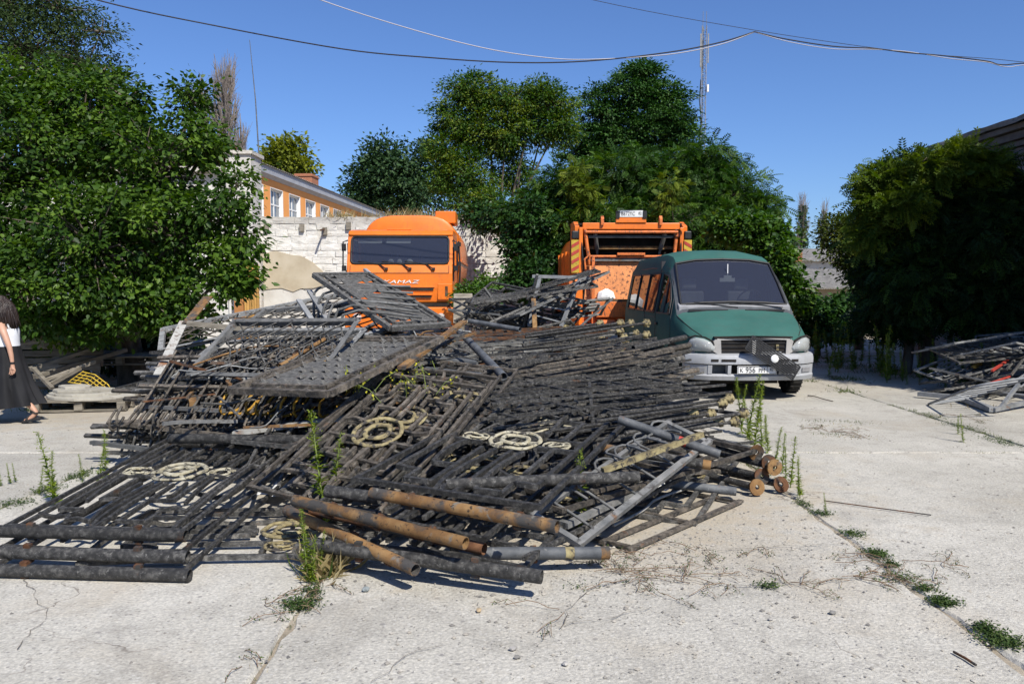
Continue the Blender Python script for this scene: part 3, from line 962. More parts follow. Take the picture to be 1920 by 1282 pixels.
MT['black_and_shade'] = M('dusty_black_and_shade', [(0.012, 0.01, 0.009), (0.03, 0.026, 0.022)], 5, 0.9)  # near-black for underparts; also paints shade into slots, arches and openings

def wheel(parent, x, y, z, r, w, side):
    """tyre with rim, axis along x; side +1/-1 is the outside"""
    m = MB()
    pr = [(r * .62, -w / 2), (r * .9, -w / 2), (r * .98, -w * .42), (r, -w * .25), (r, w * .25), (r * .98, w * .42), (r * .9, w / 2), (r * .62, w / 2), (r * .62, -w / 2)]
    m.lathe([(a, b) for a, b in pr], 28, 'x')
    for k in range(28):
        a = 2 * math.pi * k / 28
        m.box((0, 0, 0), (w * .9, .018, .012), TR(0, math.cos(a) * r, math.sin(a) * r, rx=a + math.pi / 2))
    t = m.build('wheel', MT['rubber'], parent)
    t.location = (x, y, z)
    q = MB()
    q.lathe([(r * .63, -w * .4 * side), (r * .6, w * .4 * side), (r * .5, w * .3 * side), (r * .42, w * .12 * side), (r * .2, w * .2 * side), (r * .16, w * .34 * side), (0.001, w * .34 * side)], 20, 'x')
    for k in range(6):
        a = 2 * math.pi * k / 6
        q.box((w * .2 * side, math.cos(a) * r * .3, math.sin(a) * r * .3), (.03, .03, .03))
    q.build('rim', MT['chrome'], t)
    return t

# ------------------------------------------------------------------ green van
van = thing('green_van', 'faded green minibus with dented bonnet and grey bumper beside the scrap pile', 'van', (3.43, 11.18, 0), RAD(1.3))
# stations: y, then half-section points from sill to roof centre
ST = [
 (0.16, [(.58, .36), (.62, .40), (.645, .56), (.655, .72), (.64, .80), (.58, .865), (.48, .885), (.27, .900), (0, .905)]),
 (0.24, [(.66, .34), (.74, .38), (.77, .56), (.785, .74), (.77, .845), (.70, .915), (.60, .945), (.33, .968), (0, .975)]),
 (0.42, [(.74, .34), (.83, .38), (.86, .56), (.875, .76), (.86, .92), (.79, .995), (.68, 1.03), (.37, 1.055), (0, 1.062)]),
 (0.68, [(.78, .34), (.87, .38), (.905, .56), (.925, .78), (.91, 1.00), (.85, 1.085), (.74, 1.12), (.41, 1.15), (0, 1.158)]),
 (0.98, [(.80, .34), (.90, .38), (.94, .56), (.96, .80), (.945, 1.08), (.895, 1.18), (.81, 1.225), (.45, 1.262), (0, 1.272)]),
 (1.08, [(.80, .34), (.91, .38), (.95, .56), (.97, .80), (.958, 1.12), (.893, 1.29), (.815, 1.345), (.45, 1.375), (0, 1.385)]),
 (1.40, [(.81, .34), (.92, .38), (.965, .56), (.985, .80), (.975, 1.15), (.865, 1.60), (.79, 1.675), (.44, 1.715), (0, 1.725)]),
 (1.74, [(.82, .34), (.93, .38), (.975, .56), (.992, .80), (.985, 1.17), (.84, 1.87), (.755, 1.99), (.43, 2.045), (0, 2.06)]),
 (1.80, [(.82, .34), (.93, .38), (.977, .56), (.994, .80), (.986, 1.17), (.84, 1.90), (.745, 2.045), (.42, 2.105), (0, 2.12)]),
 (2.00, [(.82, .34), (.93, .38), (.98, .56), (.996, .80), (.988, 1.17), (.84, 1.93), (.735, 2.11), (.42, 2.18), (0, 2.195)]),
 (2.40, [(.82, .34), (.93, .38), (.98, .56), (1.0, .80), (.99, 1.17), (.845, 1.945), (.73, 2.155), (.42, 2.225), (0, 2.24)]),
 (3.20, [(.82, .34), (.93, .38), (.98, .56), (1.0, .80), (.99, 1.17), (.845, 1.95), (.73, 2.17), (.42, 2.245), (0, 2.26)]),
 (5.00, [(.82, .34), (.93, .38), (.98, .56), (1.0, .80), (.99, 1.17), (.845, 1.94), (.73, 2.15), (.42, 2.22), (0, 2.235)]),
 (5.30, [(.80, .36), (.91, .40), (.96, .56), (.98, .80), (.97, 1.17), (.83, 1.90), (.715, 2.09), (.41, 2.15), (0, 2.165)]),
 (5.42, [(.78, .40), (.88, .44), (.93, .56), (.95, .80), (.94, 1.17), (.80, 1.84), (.69, 2.0), (.40, 2.04), (0, 2.05)]),
]
def half(y, z):
    """outside x of the van's flank at (y, z)"""
    for i in range(len(ST) - 1):
        if ST[i][0] <= y <= ST[i + 1][0]: break
    t = (y - ST[i][0]) / (ST[i + 1][0] - ST[i][0])
    sec = [(a[0] + (b[0] - a[0]) * t, a[1] + (b[1] - a[1]) * t) for a, b in zip(ST[i][1], ST[i + 1][1])]
    for a, b in zip(sec, sec[1:]):
        if a[1] <= z <= b[1]:
            s = (z - a[1]) / max(1e-6, b[1] - a[1])
            return a[0] + (b[0] - a[0]) * s
    return sec[-1][0]
def refine(st, n):
    out = []
    for i in range(len(st) - 1):
        for k in range(n):
            t = k / n
            out.append((st[i][0] + (st[i + 1][0] - st[i][0]) * t, [(a[0] + (b[0] - a[0]) * t, a[1] + (b[1] - a[1]) * t) for a, b in zip(st[i][1], st[i + 1][1])]))
    return out + [st[-1]]
body = MB()
full = []
for (y, pts) in ST:
    full.append([(x, y, z) for x, z in pts] + [(-x, y, z) for x, z in pts[-2::-1]])
nc = len(full[0])
for s in full: body.v += s
def put(i, j, mi):
    body.f.append((i * nc + j, i * nc + j + 1, (i + 1) * nc + j + 1, (i + 1) * nc + j))
    body.m.append(mi); body.sm.append(True)
wind_rows = [5, 6]
cowl = [4]
for i in range(len(ST) - 1):
    for j in range(nc - 1):
        if i in wind_rows and 6 <= j <= 9: continue           # windscreen opening
        mi = 0
        if i in cowl and 5 <= j <= 10: mi = 1                  # black cowl
        if i in wind_rows and j in (5, 10): mi = 1             # dark pillars
        put(i, j, mi)
body.f.append(tuple(range(nc))[::-1]); body.m.append(1); body.sm.append(False)
body.f.append(tuple((len(ST) - 1) * nc + k for k in range(nc))); body.m.append(0); body.sm.append(False)
MT['pillar'] = M('dull_dark_grey_paint', [(0.05, 0.056, 0.062), (0.085, 0.092, 0.1)], 6, 0.55)
vb = body.build('body', [MT['green'], MT['pillar']], van, smooth=30)
# windscreen
def screen(off, shrink):
    vs, fs = [], []
    rows = [ST[5], ST[6], ST[7]]
    g = MB()
    for (y, pts) in rows:
        h = [pts[6], pts[7], pts[8]]
        line = [(-h[0][0] * shrink, h[0][1]), (-h[1][0], h[1][1]), (0, h[2][1]), (h[1][0], h[1][1]), (h[0][0] * shrink, h[0][1])]
        vs += [(x, y - off, z + off * .6) for x, z in line]
    for i in range(2):
        for j in range(4):
            fs.append((i * 5 + j, i * 5 + j + 1, i * 5 + 6 + j, i * 5 + 5 + j))
    return g.add(vs, fs, 0, True)
ws = screen(0.0, .99).build('windscreen', MT['glass'], van, fix=False)
rim = MB()
cs = [ST[5], ST[6], ST[7]]
for sg in (-1, 1):
    rim.tube([(sg * s[1][6][0], s[0] - .01, s[1][6][1] + .004) for s in cs], .018, 6)
for s in (ST[5], ST[7]):
    rim.tube([(x, s[0] - .01, z + .004) for x, z in [(-s[1][6][0], s[1][6][1]), (-s[1][7][0], s[1][7][1]), (0, s[1][8][1]), (s[1][7][0], s[1][7][1]), (s[1][6][0], s[1][6][1])]], .02, 6)
rim.build('rubber_seal', MT['plastic'], ws)
# dashboard, wheel and seats behind the glass
MB().prism([(1.02, 1.0), (1.02, 1.33), (1.12, 1.37), (1.42, 1.36), (1.5, 1.22), (1.5, 1.0)], -.86, .86, 0).build('dashboard', MT['seat'], van, bevel=.02)
sw = MB()
swm = TR(.42, 1.62, 1.40, rx=RAD(-58))
sw.lathe([(.19, 0), (.205, .012), (.19, .024), (.175, .012), (.19, 0)], 24, mat=swm)
sw.box((0, 0, .01), (.36, .03, .015), swm); sw.box((0, -.09, .01), (.03, .18, .015), swm)
sw.build('steering_wheel', MT['plastic'], van)
for sx in (-.45, .42):
    MB().bx(sx - .24, sx + .24, 2.0, 2.15, .9, 1.55).bx(sx - .12, sx + .12, 2.03, 2.13, 1.58, 1.76).build('seat', MT['seat'], van, bevel=.03)
MB().bx(-.86, .86, 2.3, 2.34, .5, 2.05).build('bulkhead', MT['interior'], van)
# ornament hanging behind the screen, mirror
MB().bx(-.03, .09, 1.50, 1.53, 1.76, 1.80).bar((.03, 1.52, 1.98), (.03, 1.515, 1.78), .012).bx(-.1, .14, 1.49, 1.51, 1.70, 1.76).build('mirror', MT['white_paint'], van)
# wipers
for (x0, x1, x2) in ((-.12, -.62, .05), (.62, .05, .74)):
    w = MB()
    p0 = V((x2, 1.0, 1.305)); p1 = V((x1, 1.06, 1.385))
    w.bar(p0, p1, .016, .012); w.bar(p1 + V((-.12, -.01, -.035)), p1 + V((.5, .005, -.01)), .012, .02)
    w.build('wiper', MT['plastic'], van)
MB().bx(-.72, -.12, .955, .975, 1.245, 1.275).build('cowl_vent', MT['plastic'], van)
MB().bx(.15, .75, .955, .975, 1.245, 1.275).build('cowl_vent', MT['plastic'], van)
# side glass and doors (left flank in view, both built)
def flank(poly, sg, off, name, mat, parent, thick=.012):
    vs = [(sg * (half(y, z) + off), y, z) for y, z in poly] + [(sg * (half(y, z) + off - thick), y, z) for y, z in poly]
    n = len(poly)
    fs = [tuple(range(n)), tuple(range(2 * n - 1, n - 1, -1))] + [(k, (k + 1) % n, n + (k + 1) % n, n + k) for k in range(n)]
    return MB().add(vs, fs).build(name, mat, parent)
def strip(line, sg, w, off, name, mat, parent):
    m = MB()
    pts = [V((sg * (half(y, z) + off), y, z)) for y, z in line]
    for a, b in zip(pts, pts[1:]): m.bar(a, b, .006, w, up=V((sg, 0, 0)).cross((b - a).normalized()))
    return m.build(name, mat, parent)
def seam(line, sg, parent, r=.007):
    pts = [V((sg * (half(y, z) + .0005), y, z)) for y, z in line]
    return MB().tube(pts, r, 5).build('door_seam', MT['plastic'], parent)
for sg in (-1, 1):
    dd = flank([(1.14, .42), (1.14, .56), (1.16, .8), (1.2, 1.17), (2.1, 1.17), (2.1, .8), (2.1, .56), (2.1, .42)], sg, .004, 'door', MT['green'], van, .01)
    flank([(1.24, 1.20), (1.33, 1.42), (1.52, 1.66), (1.72, 1.80), (2.0, 1.83), (2.0, 1.20)], sg, .006, 'window', MT['glass_side'], dd)
    m = MB()
    ring_ = [(1.24, 1.20), (1.33, 1.42), (1.52, 1.66), (1.72, 1.80), (2.0, 1.83), (2.0, 1.20), (1.24, 1.20)]
    m.tube([(sg * (half(y, z) + .006), y, z) for y, z in ring_], .016, 6)
    m.tube([(sg * (half(y, z) + .006), y, z) for y, z in [(1.58, 1.20), (1.62, 1.74)]], .014, 6)
    m.build('window_frame', MT['plastic'], dd)
    MB().box((sg * (half(2.0, 1.02) + .02), 1.98, 1.02), (.03, .13, .04)).build('handle', MT['plastic'], dd, bevel=.008)
    seam([(2.12, .42), (2.12, .8), (2.13, 1.17), (2.10, 1.86), (1.75, 1.84), (1.48, 1.69), (1.24, 1.40), (1.14, 1.12), (1.10, .8), (1.10, .42)], sg, van)
    for (y0, y1) in ((2.24, 3.02), (3.14, 3.92), (4.04, 4.82)):
        wq = flank([(y0, 1.24), (y0, 1.80), (y0 + .03, 1.84), (y1 - .03, 1.84), (y1, 1.80), (y1, 1.24), (y1 - .03, 1.20), (y0 + .03, 1.20)], sg, .006, 'window', MT['glass_side'], van)
        MB().tube([(sg * (half(y, z) + .006), y, z) for y, z in [(y0, 1.22), (y0, 1.84), (y1, 1.84), (y1, 1.20), (y0, 1.20)]], .017, 6).build('window_frame', MT['plastic'], wq)
    seam([(3.08, .42), (3.08, .8), (3.08, 1.17), (3.08, 1.86), (2.18, 1.88)], sg, van)
    seam([(1.78, 1.915), (3.2, 1.95), (5.2, 1.935)], sg, van, .012)
    seam([(2.2, 1.12), (5.2, 1.12)], sg, van, .006)
    # wheel arches and wheels
    for yw in (.98, 4.05):
        arch = MB()
        n = 14
        pts = [(yw + math.cos(math.pi * k / n) * .43, .36 + math.sin(math.pi * k / n) * .42) for k in range(n + 1)]
        flank(pts, sg, .003, 'dark_arch_plate', MT['black_and_shade'], van, .02)  # flat dark plate painted as the shaded arch opening
        wheel(van, sg * .86, yw, .335, .335, .19, sg)
MB().bx(-.8, .8, .3, 5.2, .26, .5).bx(-.5, .5, .5, .9, .2, .3).build('underbody', MT['black_and_shade'], van)
# front end: plan curve of the nose
def nose(x):
    x = abs(x)
    return 0.02 + 0.06 * (x / .6) ** 2 if x < .6 else .08 + (x - .6) ** 1.55 * 1.35
def loft_front(xs, prof, name, mats, parent, close=True, **kw):
    m = MB()
    vs = []
    for x in xs:
        for (dy, z) in prof: vs.append((x, nose(x) + dy, z))
    k = len(prof)
    fs = []
    for i in range(len(xs) - 1):
        for j in range(k if close else k - 1):
            j2 = (j + 1) % k
            fs.append((i * k + j, i * k + j2, (i + 1) * k + j2, (i + 1) * k + j))
    if close:
        fs.append(tuple(range(k))[::-1])
        fs.append(tuple((len(xs) - 1) * k + j for j in range(k)))
    return m.add(vs, fs).build(name, mats, parent, **kw)
def lin(a, b, n): return [a + (b - a) * k / n for k in range(n + 1)]
bp = loft_front(lin(-.93, .93, 24), [(.05, .29), (-.02, .30), (-.045, .36), (-.02, .385), (.16, .385), (.16, .29)], 'bumper', MT['bumper'], van, smooth=40)
loft_front(lin(-.93, .93, 24), [(.0, .515), (-.055, .53), (-.06, .60), (-.03, .655), (.06, .675), (.16, .675), (.16, .515)], 'upper_bumper', MT['bumper'], bp, smooth=40)
for sg in (-1, 1):
    for (a, b) in ((.34, .385), (.60, .655)):
        xs = [sg * a, sg * b] if sg > 0 else [sg * b, sg * a]
        loft_front(xs, [(-.03, .386), (-.045, .514), (.1, .514), (.1, .386)], 'bumper_strut', MT['bumper'], bp)
    xs = lin(.655, .93, 5) if sg > 0 else lin(-.93, -.655, 5)
    loft_front(xs, [(-.02, .386), (-.035, .514), (.12, .514), (.12, .386)], 'bumper_end', MT['bumper'], bp)
    xs = lin(.70, .86, 3) if sg > 0 else lin(-.86, -.70, 3)
    loft_front(xs, [(-.04, .41), (-.05, .47), (-.02, .47), (-.02, .41)], 'fog_lamp_cover', MT['seat'], bp)
    for (a, b) in ((.28, .48), (.52, .62)):
        xs = [sg * a, sg * b] if sg > 0 else [sg * b, sg * a]
        loft_front(xs, [(-.064, .565), (-.066, .60), (-.04, .60), (-.04, .565)], 'painted_slot', MT['black_and_shade'], bp)  # dark blocks on the bumper face, painted as shaded slots
loft_front(lin(-.66, .66, 8), [(.12, .36), (.12, .53), (.16, .53), (.16, .36)], 'recess', MT['black_and_shade'], bp)
# grey grille surround between the headlights
def panel_front(poly, name, mat, parent, dy=0.0, thick=.03, bev=None):
    n = len(poly)
    vs = [(x, nose(x) + dy, z) for x, z in poly] + [(x, nose(x) + dy + thick, z) for x, z in poly]
    fs = [tuple(range(n)), tuple(range(2 * n - 1, n - 1, -1))] + [(k, (k + 1) % n, n + (k + 1) % n, n + k) for k in range(n)]
    return MB().add(vs, fs).build(name, mat, parent, bevel=bev)
MT['fascia'] = M('pale_grille_surround', [(0.30, 0.29, 0.275), (0.40, 0.385, 0.365)], 5, 0.55, 0, [((0.18, 0.165, 0.15), 12, .58, .7)])
fp = panel_front([(-.52, .862), (.52, .862), (.52, .885), (0, .90), (-.52, .885)], 'grille_surround', MT['fascia'], van, .03, .06)
for sg in (-1, 1):
    panel_front([(sg * .46, .66), (sg * .50, .66), (sg * .60, .72), (sg * .60, .82), (sg * .54, .875), (sg * .47, .865)], 'surround_side', MT['fascia'], fp, .025, .07)
    panel_front([(sg * .50, .66), (sg * .88, .66), (sg * .87, .70), (sg * .60, .70)], 'lower_filler', MT['fascia'], fp, .05, .06)
MB().bx(-.5, .5, .115, .15, .60, .87).build('radiator', MT['black_and_shade'], van)
for zz in (.70, .76, .82): MB().bx(-.46, .46, .10, .112, zz - .006, zz + .006).build('radiator_bar', MT['plastic'], van)
MB().bx(-.02, .03, .08, .10, .66, .86).build('latch_post', MT['white_paint'], van)
MB().bx(.12, .40, .085, .11, .66, .70).build('radiator_beam', MT['grey'], van)
MB().bx(.32, .36, .085, .11, .72, .80).build('bracket', MT['cream_old'], van)
# headlights
for sg in (-1, 1):
    ol = [(.55, .76), (.57, .715), (.63, .70), (.82, .70), (.875, .72), (.885, .80), (.86, .87), (.79, .90), (.70, .885), (.61, .84)]
    cx_, cz_ = .73, .79
    m = MB()
    vs, fs = [], []
    n = len(ol)
    for (s, d) in ((1.0, .05), (1.0, .012), (.7, -.018), (.35, -.03)):
        for (x, z) in ol:
            X, Z = cx_ + (x - cx_) * s, cz_ + (z - cz_) * s
            vs.append((sg * X, nose(X) + d + .0, Z))
    vs.append((sg * cx_, nose(cx_) - .034, cz_))
    for q in range(3):
        for k in range(n):
            fs.append((q * n + k, q * n + (k + 1) % n, (q + 1) * n + (k + 1) % n, (q + 1) * n + k))
    for k in range(n): fs.append((3 * n + k, 3 * n + (k + 1) % n, 4 * n))
    hl = m.add(vs, fs).build('headlight', MT['lens'], van, smooth=60)
    b = MB()
    b.prism([(sg * (cx_ + (x - cx_) * .97), cz_ + (z - cz_) * .97) for x, z in ol], nose(.88) + .02, nose(.88) + .05, 1)
    for (x, z, r) in ((.67, .78, .055), (.79, .785, .06)):
        b.lathe([(r, -.08), (r * .9, -.05), (r * .5, 0), (.001, .02)], 16, 'y', (sg * x, nose(x) + .10, z))
        b.lathe([(.02, -.02), (.018, -.05), (.001, -.055)], 10, 'y', (sg * x, nose(x) + .10, z))
    b.build('reflector', MT['chrome'], hl)
    panel_front([(sg * .56, .79), (sg * .60, .845), (sg * .69, .893), (sg * .80, .91), (sg * .875, .88), (sg * .885, .895), (sg * .80, .93), (sg * .68, .91), (sg * .58, .855)], 'headlight_gap', MT['black_and_shade'], van, .0, .05)
panel_front([(-.56, .893), (0, .905), (.56, .893), (.56, .912), (0, .925), (-.56, .912)], 'bonnet_gap', MT['black_and_shade'], van, .02, .08)
for sg in (-1, 1):   # creases pressed into the bonnet
    MB().tube([(sg * .70, .24, .915), (sg * .79, .42, .993), (sg * .85, .68, 1.083), (sg * .895, .98, 1.178)], .006, 5).build('bonnet_seam', MT['black_and_shade'], van)
# number plate
npl = MB().bx(-.27, .29, 0, .012, -.056, .056).build('number_plate', MT['plate_white'], van, bevel=.004)
npl.location = (0.0, -.055, .45)
bd = MB()
for (a, b, c, d) in ((-.262, .282, -.051, -.045), (-.262, .282, .045, .051), (-.262, -.256, -.045, .045), (.276, .282, -.045, .045), (.148, .153, -.045, .045)):
    bd.bx(a, b, -.003, .001, c, d)
bd.build('plate_border', MT['ink'], npl)
FR = Euler((math.pi / 2, 0, 0)).to_matrix().to_4x4()
text_mesh('K', .085, .001, MT['ink'], 'plate_lettering', npl, Matrix.Translation((-.212, -.003, -.004)) @ FR, .9)
text_mesh('956', .112, .001, MT['ink'], 'plate_lettering', npl, Matrix.Translation((-.085, -.003, 0)) @ FR, .85)
text_mesh('PM', .085, .001, MT['ink'], 'plate_lettering', npl, Matrix.Translation((.075, -.003, -.004)) @ FR, .85)
text_mesh('82', .06, .001, MT['ink'], 'plate_lettering', npl, Matrix.Translation((.213, -.003, .008)) @ FR, .85)
# broken grille hanging askew over the bumper
gr = thing('broken_grille', 'black slatted grille hanging askew over the van bumper', 'grille', mat=van.matrix_basis @ TR(.21, -.10, .63, ry=RAD(33), rx=RAD(-6)))
fr = MB()
GL, GW = .40, .105
fr.bar((-GL, 0, GW), (GL, 0, GW), .022, .016); fr.bar((-GL, 0, -GW), (GL, 0, -GW), .022, .016)
fr.bar((-GL, 0, -GW), (-GL, 0, GW), .02, .022); fr.bar((GL, 0, -GW), (GL, 0, GW), .02, .022)
fr.build('frame', MT['plastic'], gr)
for k in range(1, 8):
    z = -GW + 2 * GW * k / 8
    bar_obj('slat', (-GL, 0, z), (GL, 0, z), .022, .017, MT['plastic'], gr)
for x in (-.2, .2): bar_obj('rib', (x, .008, -GW), (x, .008, GW), .012, .012, MT['plastic'], gr)
MB().lathe([(.001, -.022), (.05, -.02), (.058, -.008), (.058, .012)], 20, 'y', (.03, 0, 0)).build('badge', MT['white_paint'], gr)

# ------------------------------------------------------------------ orange tank truck
tr = thing('tank_truck', 'orange tank lorry with a wide flat cab facing the yard', 'truck', (-2.49, 17.7, 0), RAD(0.8))
O = MT['orange']
cabm = MB()
# lower front panel and floor
cab = MB().prism([(0.0, 1.27), (-.05, 1.60), (-.04, 1.92), (.03, 2.13), (.10, 2.13), (.10, 1.27)], -1.17, 1.17, 0).build('front_panel', O, tr, bevel=.035)
for sg in (-1, 1):
    pl_ = MB()
    pl_.prism([(.03, 2.10), (.235, 2.76), (.40, 2.76), (.20, 2.10)], sg * 1.17, sg * 1.06, 0)
    pl_.build('pillar', O, tr, bevel=.015)
    sd = MB().prism([(.0, 1.27), (.02, 2.10), (1.9, 2.10), (1.9, 1.27)], sg * 1.165, sg * 1.12, 0).build('door', O, tr)
    MB().prism([(.27, 2.14), (.46, 2.70), (1.40, 2.70), (1.40, 2.14)], sg * 1.15, sg * 1.135, 0).build('window', MT['glass_side'], sd)
    fr = MB()
    for (a, b) in (((.2, 2.12), (.42, 2.74)), ((.42, 2.74), (1.45, 2.74)), ((1.45, 2.74), (1.45, 2.12))): fr.bar((sg * 1.14, *a), (sg * 1.14, *b), .05, .06)
    fr.build('window_frame', O, sd)
    MB().bx(min(sg * 1.10, sg * 1.16), max(sg * 1.10, sg * 1.16), 1.45, 1.92, 2.1, 2.78).build('rear_pillar', O, tr)
    MB().tube([(sg * 1.18, .28, 1.75), (sg * 1.185, .28, 2.6)], .018, 6).build('grab_rail', MT['grey_pipe'], tr)
    mr = MB()
    mr.tube([(sg * 1.17, .2, 2.66), (sg * 1.26, .12, 2.62), (sg * 1.27, .12, 2.05), (sg * 1.18, .15, 1.95)], .016, 6)
    mr.bx(min(sg * 1.20, sg * 1.29), max(sg * 1.20, sg * 1.29), .08, .15, 2.42, 2.58)
    mr.bx(min(sg * 1.20, sg * 1.29), max(sg * 1.20, sg * 1.29), .08, .15, 1.98, 2.10)
    mr.build('mirror_arm', MT['plastic'], tr)
rfm = MB().prism([(.235, 2.75), (.20, 2.80), (.32, 2.88), (.6, 2.92), (1.85, 2.93), (1.93, 2.88), (1.93, 2.75)], -1.17, 1.17, 0).build('roof', O, tr, bevel=.03)
MB().bx(-.35, .2, .55, .75, 2.915, 2.94).build('roof_hatch', O, rfm, bevel=.01)
MB().bx(-1.17, 1.17, 1.88, 1.93, 1.2, 2.76).build('cab_back', MT['interior'], tr)
MB().bx(-1.1, 1.1, .1, 1.85, 1.2, 1.26).build('floor_panel', MT['interior'], tr)
MB().bx(-1.1, 1.1, .12, .5, 1.7, 2.16).build('dashboard', MT['interior'], tr, bevel=.03)
for sx in (-.6, .05, .6): MB().bx(sx - .25, sx + .25, 1.3, 1.45, 1.6, 2.45).build('seat', MT['interior'], tr, bevel=.04)
# windscreen with rounded corners
def rrect(x0, x1, z0, z1, r, n=5):
    out = []
    for (cx, cz, a0) in ((x1 - r, z1 - r, 0), (x0 + r, z1 - r, 90), (x0 + r, z0 + r, 180), (x1 - r, z0 + r, 270)):
        for k in range(n + 1):
            a = RAD(a0 + 90 * k / n)
            out.append((cx + math.cos(a) * r, cz + math.sin(a) * r))
    return out
sl_ = .205 / .66
wp = rrect(-1.08, 1.08, 2.14, 2.745, .09)
vs = [(x, .035 + (z - 2.13) * sl_, z) for x, z in wp]
n = len(vs)
wsc = MB().add(vs, [tuple(range(n))]).build('windscreen', MT['glass'], tr, fix=False)
MB().tube([(x, y - .005, z) for x, y, z in vs + [vs[0]]], .022, 6).build('rubber_seal', MT['plastic'], wsc)
for (a, b) in ((-.95, -.42), (-.32, .22)):
    MB().add([(a, .26, 2.60), (b, .26, 2.60), (b, .30, 2.72), (a, .30, 2.72), (a, .28, 2.60), (b, .28, 2.60), (b, .32, 2.72), (a, .32, 2.72)],
             [(0, 1, 2, 3), (7, 6, 5, 4), (0, 4, 5, 1), (1, 5, 6, 2), (2, 6, 7, 3), (3, 7, 4, 0)]).build('sun_visor', MT['white_paint'], tr)
for (x, r) in ((-.22, .07), (-.03, .06), (.2, .08)):
    MB().lathe([(r, 0), (r * .9, .05), (r * .5, .085), (.001, .09)], 14, c=(x, .25, 2.16)).build('hard_hat', MT['white_paint'], tr)
for x in (-.30, .22, .74):
    w = MB()
    w.bar((x, -.06, 2.03), (x - .16, .02, 2.13), .03, .02)
    w.bar((x - .16, .015, 2.125), (x - .62, .025, 2.20), .014, .014)
    w.bx(x - .02, x + .05, -.075, -.03, 2.0, 2.05)
    w.build('wiper', MT['plastic'], tr)
# panel seam, slots, lamp recesses, bumper
sm_ = MB()
for (p, q) in (((-1.09, 1.93), (1.09, 1.93)), ((-1.09, 1.93), (-1.09, 2.1)), ((1.09, 1.93), (1.09, 2.1))):
    sm_.bar((p[0], -.043, p[1]), (q[0], -.043 if q[1] < 2 else .02, q[1]), .012, .012)
sm_.build('panel_seam', MT['rusty_dark'], tr)
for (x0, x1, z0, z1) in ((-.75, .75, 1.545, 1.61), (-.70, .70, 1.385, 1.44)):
    MB().bx(x0, x1, -.052 - .01 * (z0 > 1.5), -.02, z0, z1).build('air_slot', MT['black_and_shade'], tr)
    MB().bx(x0 - .03, x1 + .03, -.075, -.03, z1, z1 + .03).build('slot_lip', O, tr, bevel=.01)
for sg in (-1, 1):
    MB().bx(sg * 1.0 - .16, sg * 1.0 + .16, -.06, .0, 1.34, 1.70).build('corner_panel', O, tr, bevel=.02)
    MB().bx(sg * 1.04 - .03, sg * 1.04 + .03, -.067, -.05, 1.42, 1.64).build('corner_slot', MT['rusty_dark'], tr)
MB().bx(-1.2, 1.2, -.16, .2, .72, 1.18).build('bumper', O, tr, bevel=.03)
MB().bx(-1.1, 1.1, -.05, .2, 1.18, 1.27).build('step_shadow_gap', MT['black_and_shade'], tr)
for sg in (-1, 1):
    MB().lathe([(.1, .0), (.1, -.03), (.001, -.05)], 16, 'y', (sg * .92, -.16, .95)).build('headlight', MT['lens'], tr)
text_mesh('KAMAZ', .105, .006, MT['white_paint'], 'badge_lettering', tr, Matrix.Translation((.02, -.055, 1.735)) @ FR, 2.2, .25, .0)
MB().bx(-.45, .45, .2, 7.3, .75, 1.05).build('chassis', MT['black_and_shade'], tr)
for yw in (1.1, 4.4, 5.75):
    for sg in (-1, 1): wheel(tr, sg * 1.0, yw, .5, .5, .3, sg)
# oval tank
tk = MB()
n = 40
prof = [(2.12, .93), (2.15, .985), (2.22, 1.0), (6.95, 1.0), (7.05, .97)]
vs, fs = [], []
for (y, s) in prof:
    for k in range(n):
        a = 2 * math.pi * k / n
        ca, sa = math.cos(a), math.sin(a)
        e = 0.5
        vs.append((1.22 * s * math.copysign(abs(ca) ** e, ca), y, 2.34 + 1.06 * s * math.copysign(abs(sa) ** .8, sa)))
for i in range(len(prof) - 1):
    for k in range(n):
        fs.append((i * n + k, i * n + (k + 1) % n, (i + 1) * n + (k + 1) % n, (i + 1) * n + k))
fs.append(tuple(range(n))); fs.append(tuple((len(prof) - 1) * n + k for k in range(n)))
tk.add(vs, fs).build('tank', O, tr, smooth=40)
MB().bx(.62, 1.12, 2.2, 3.2, 3.2, 3.50).build('tank_hatch', O, tr, bevel=.02)
MB().bx(1.17, 1.25, 2.4, 6.6, 2.25, 2.32).build('tank_rail', O, tr)
MB().tube([(1.2, 2.05, 2.75), (1.24, 2.0, 2.1), (1.2, 2.05, 1.4)], .025, 6).build('hose', MT['plastic'], tr)
for (z) in (2.62, 2.15, 1.6): MB().bx(1.16, 1.26, 1.98, 2.08, z, z + .1).build('hose_clamp', MT['plastic'], tr)
MB().bx(1.0, 1.3, 2.2, 2.9, .5, 1.2).build('battery_box', MT['timber'], tr)

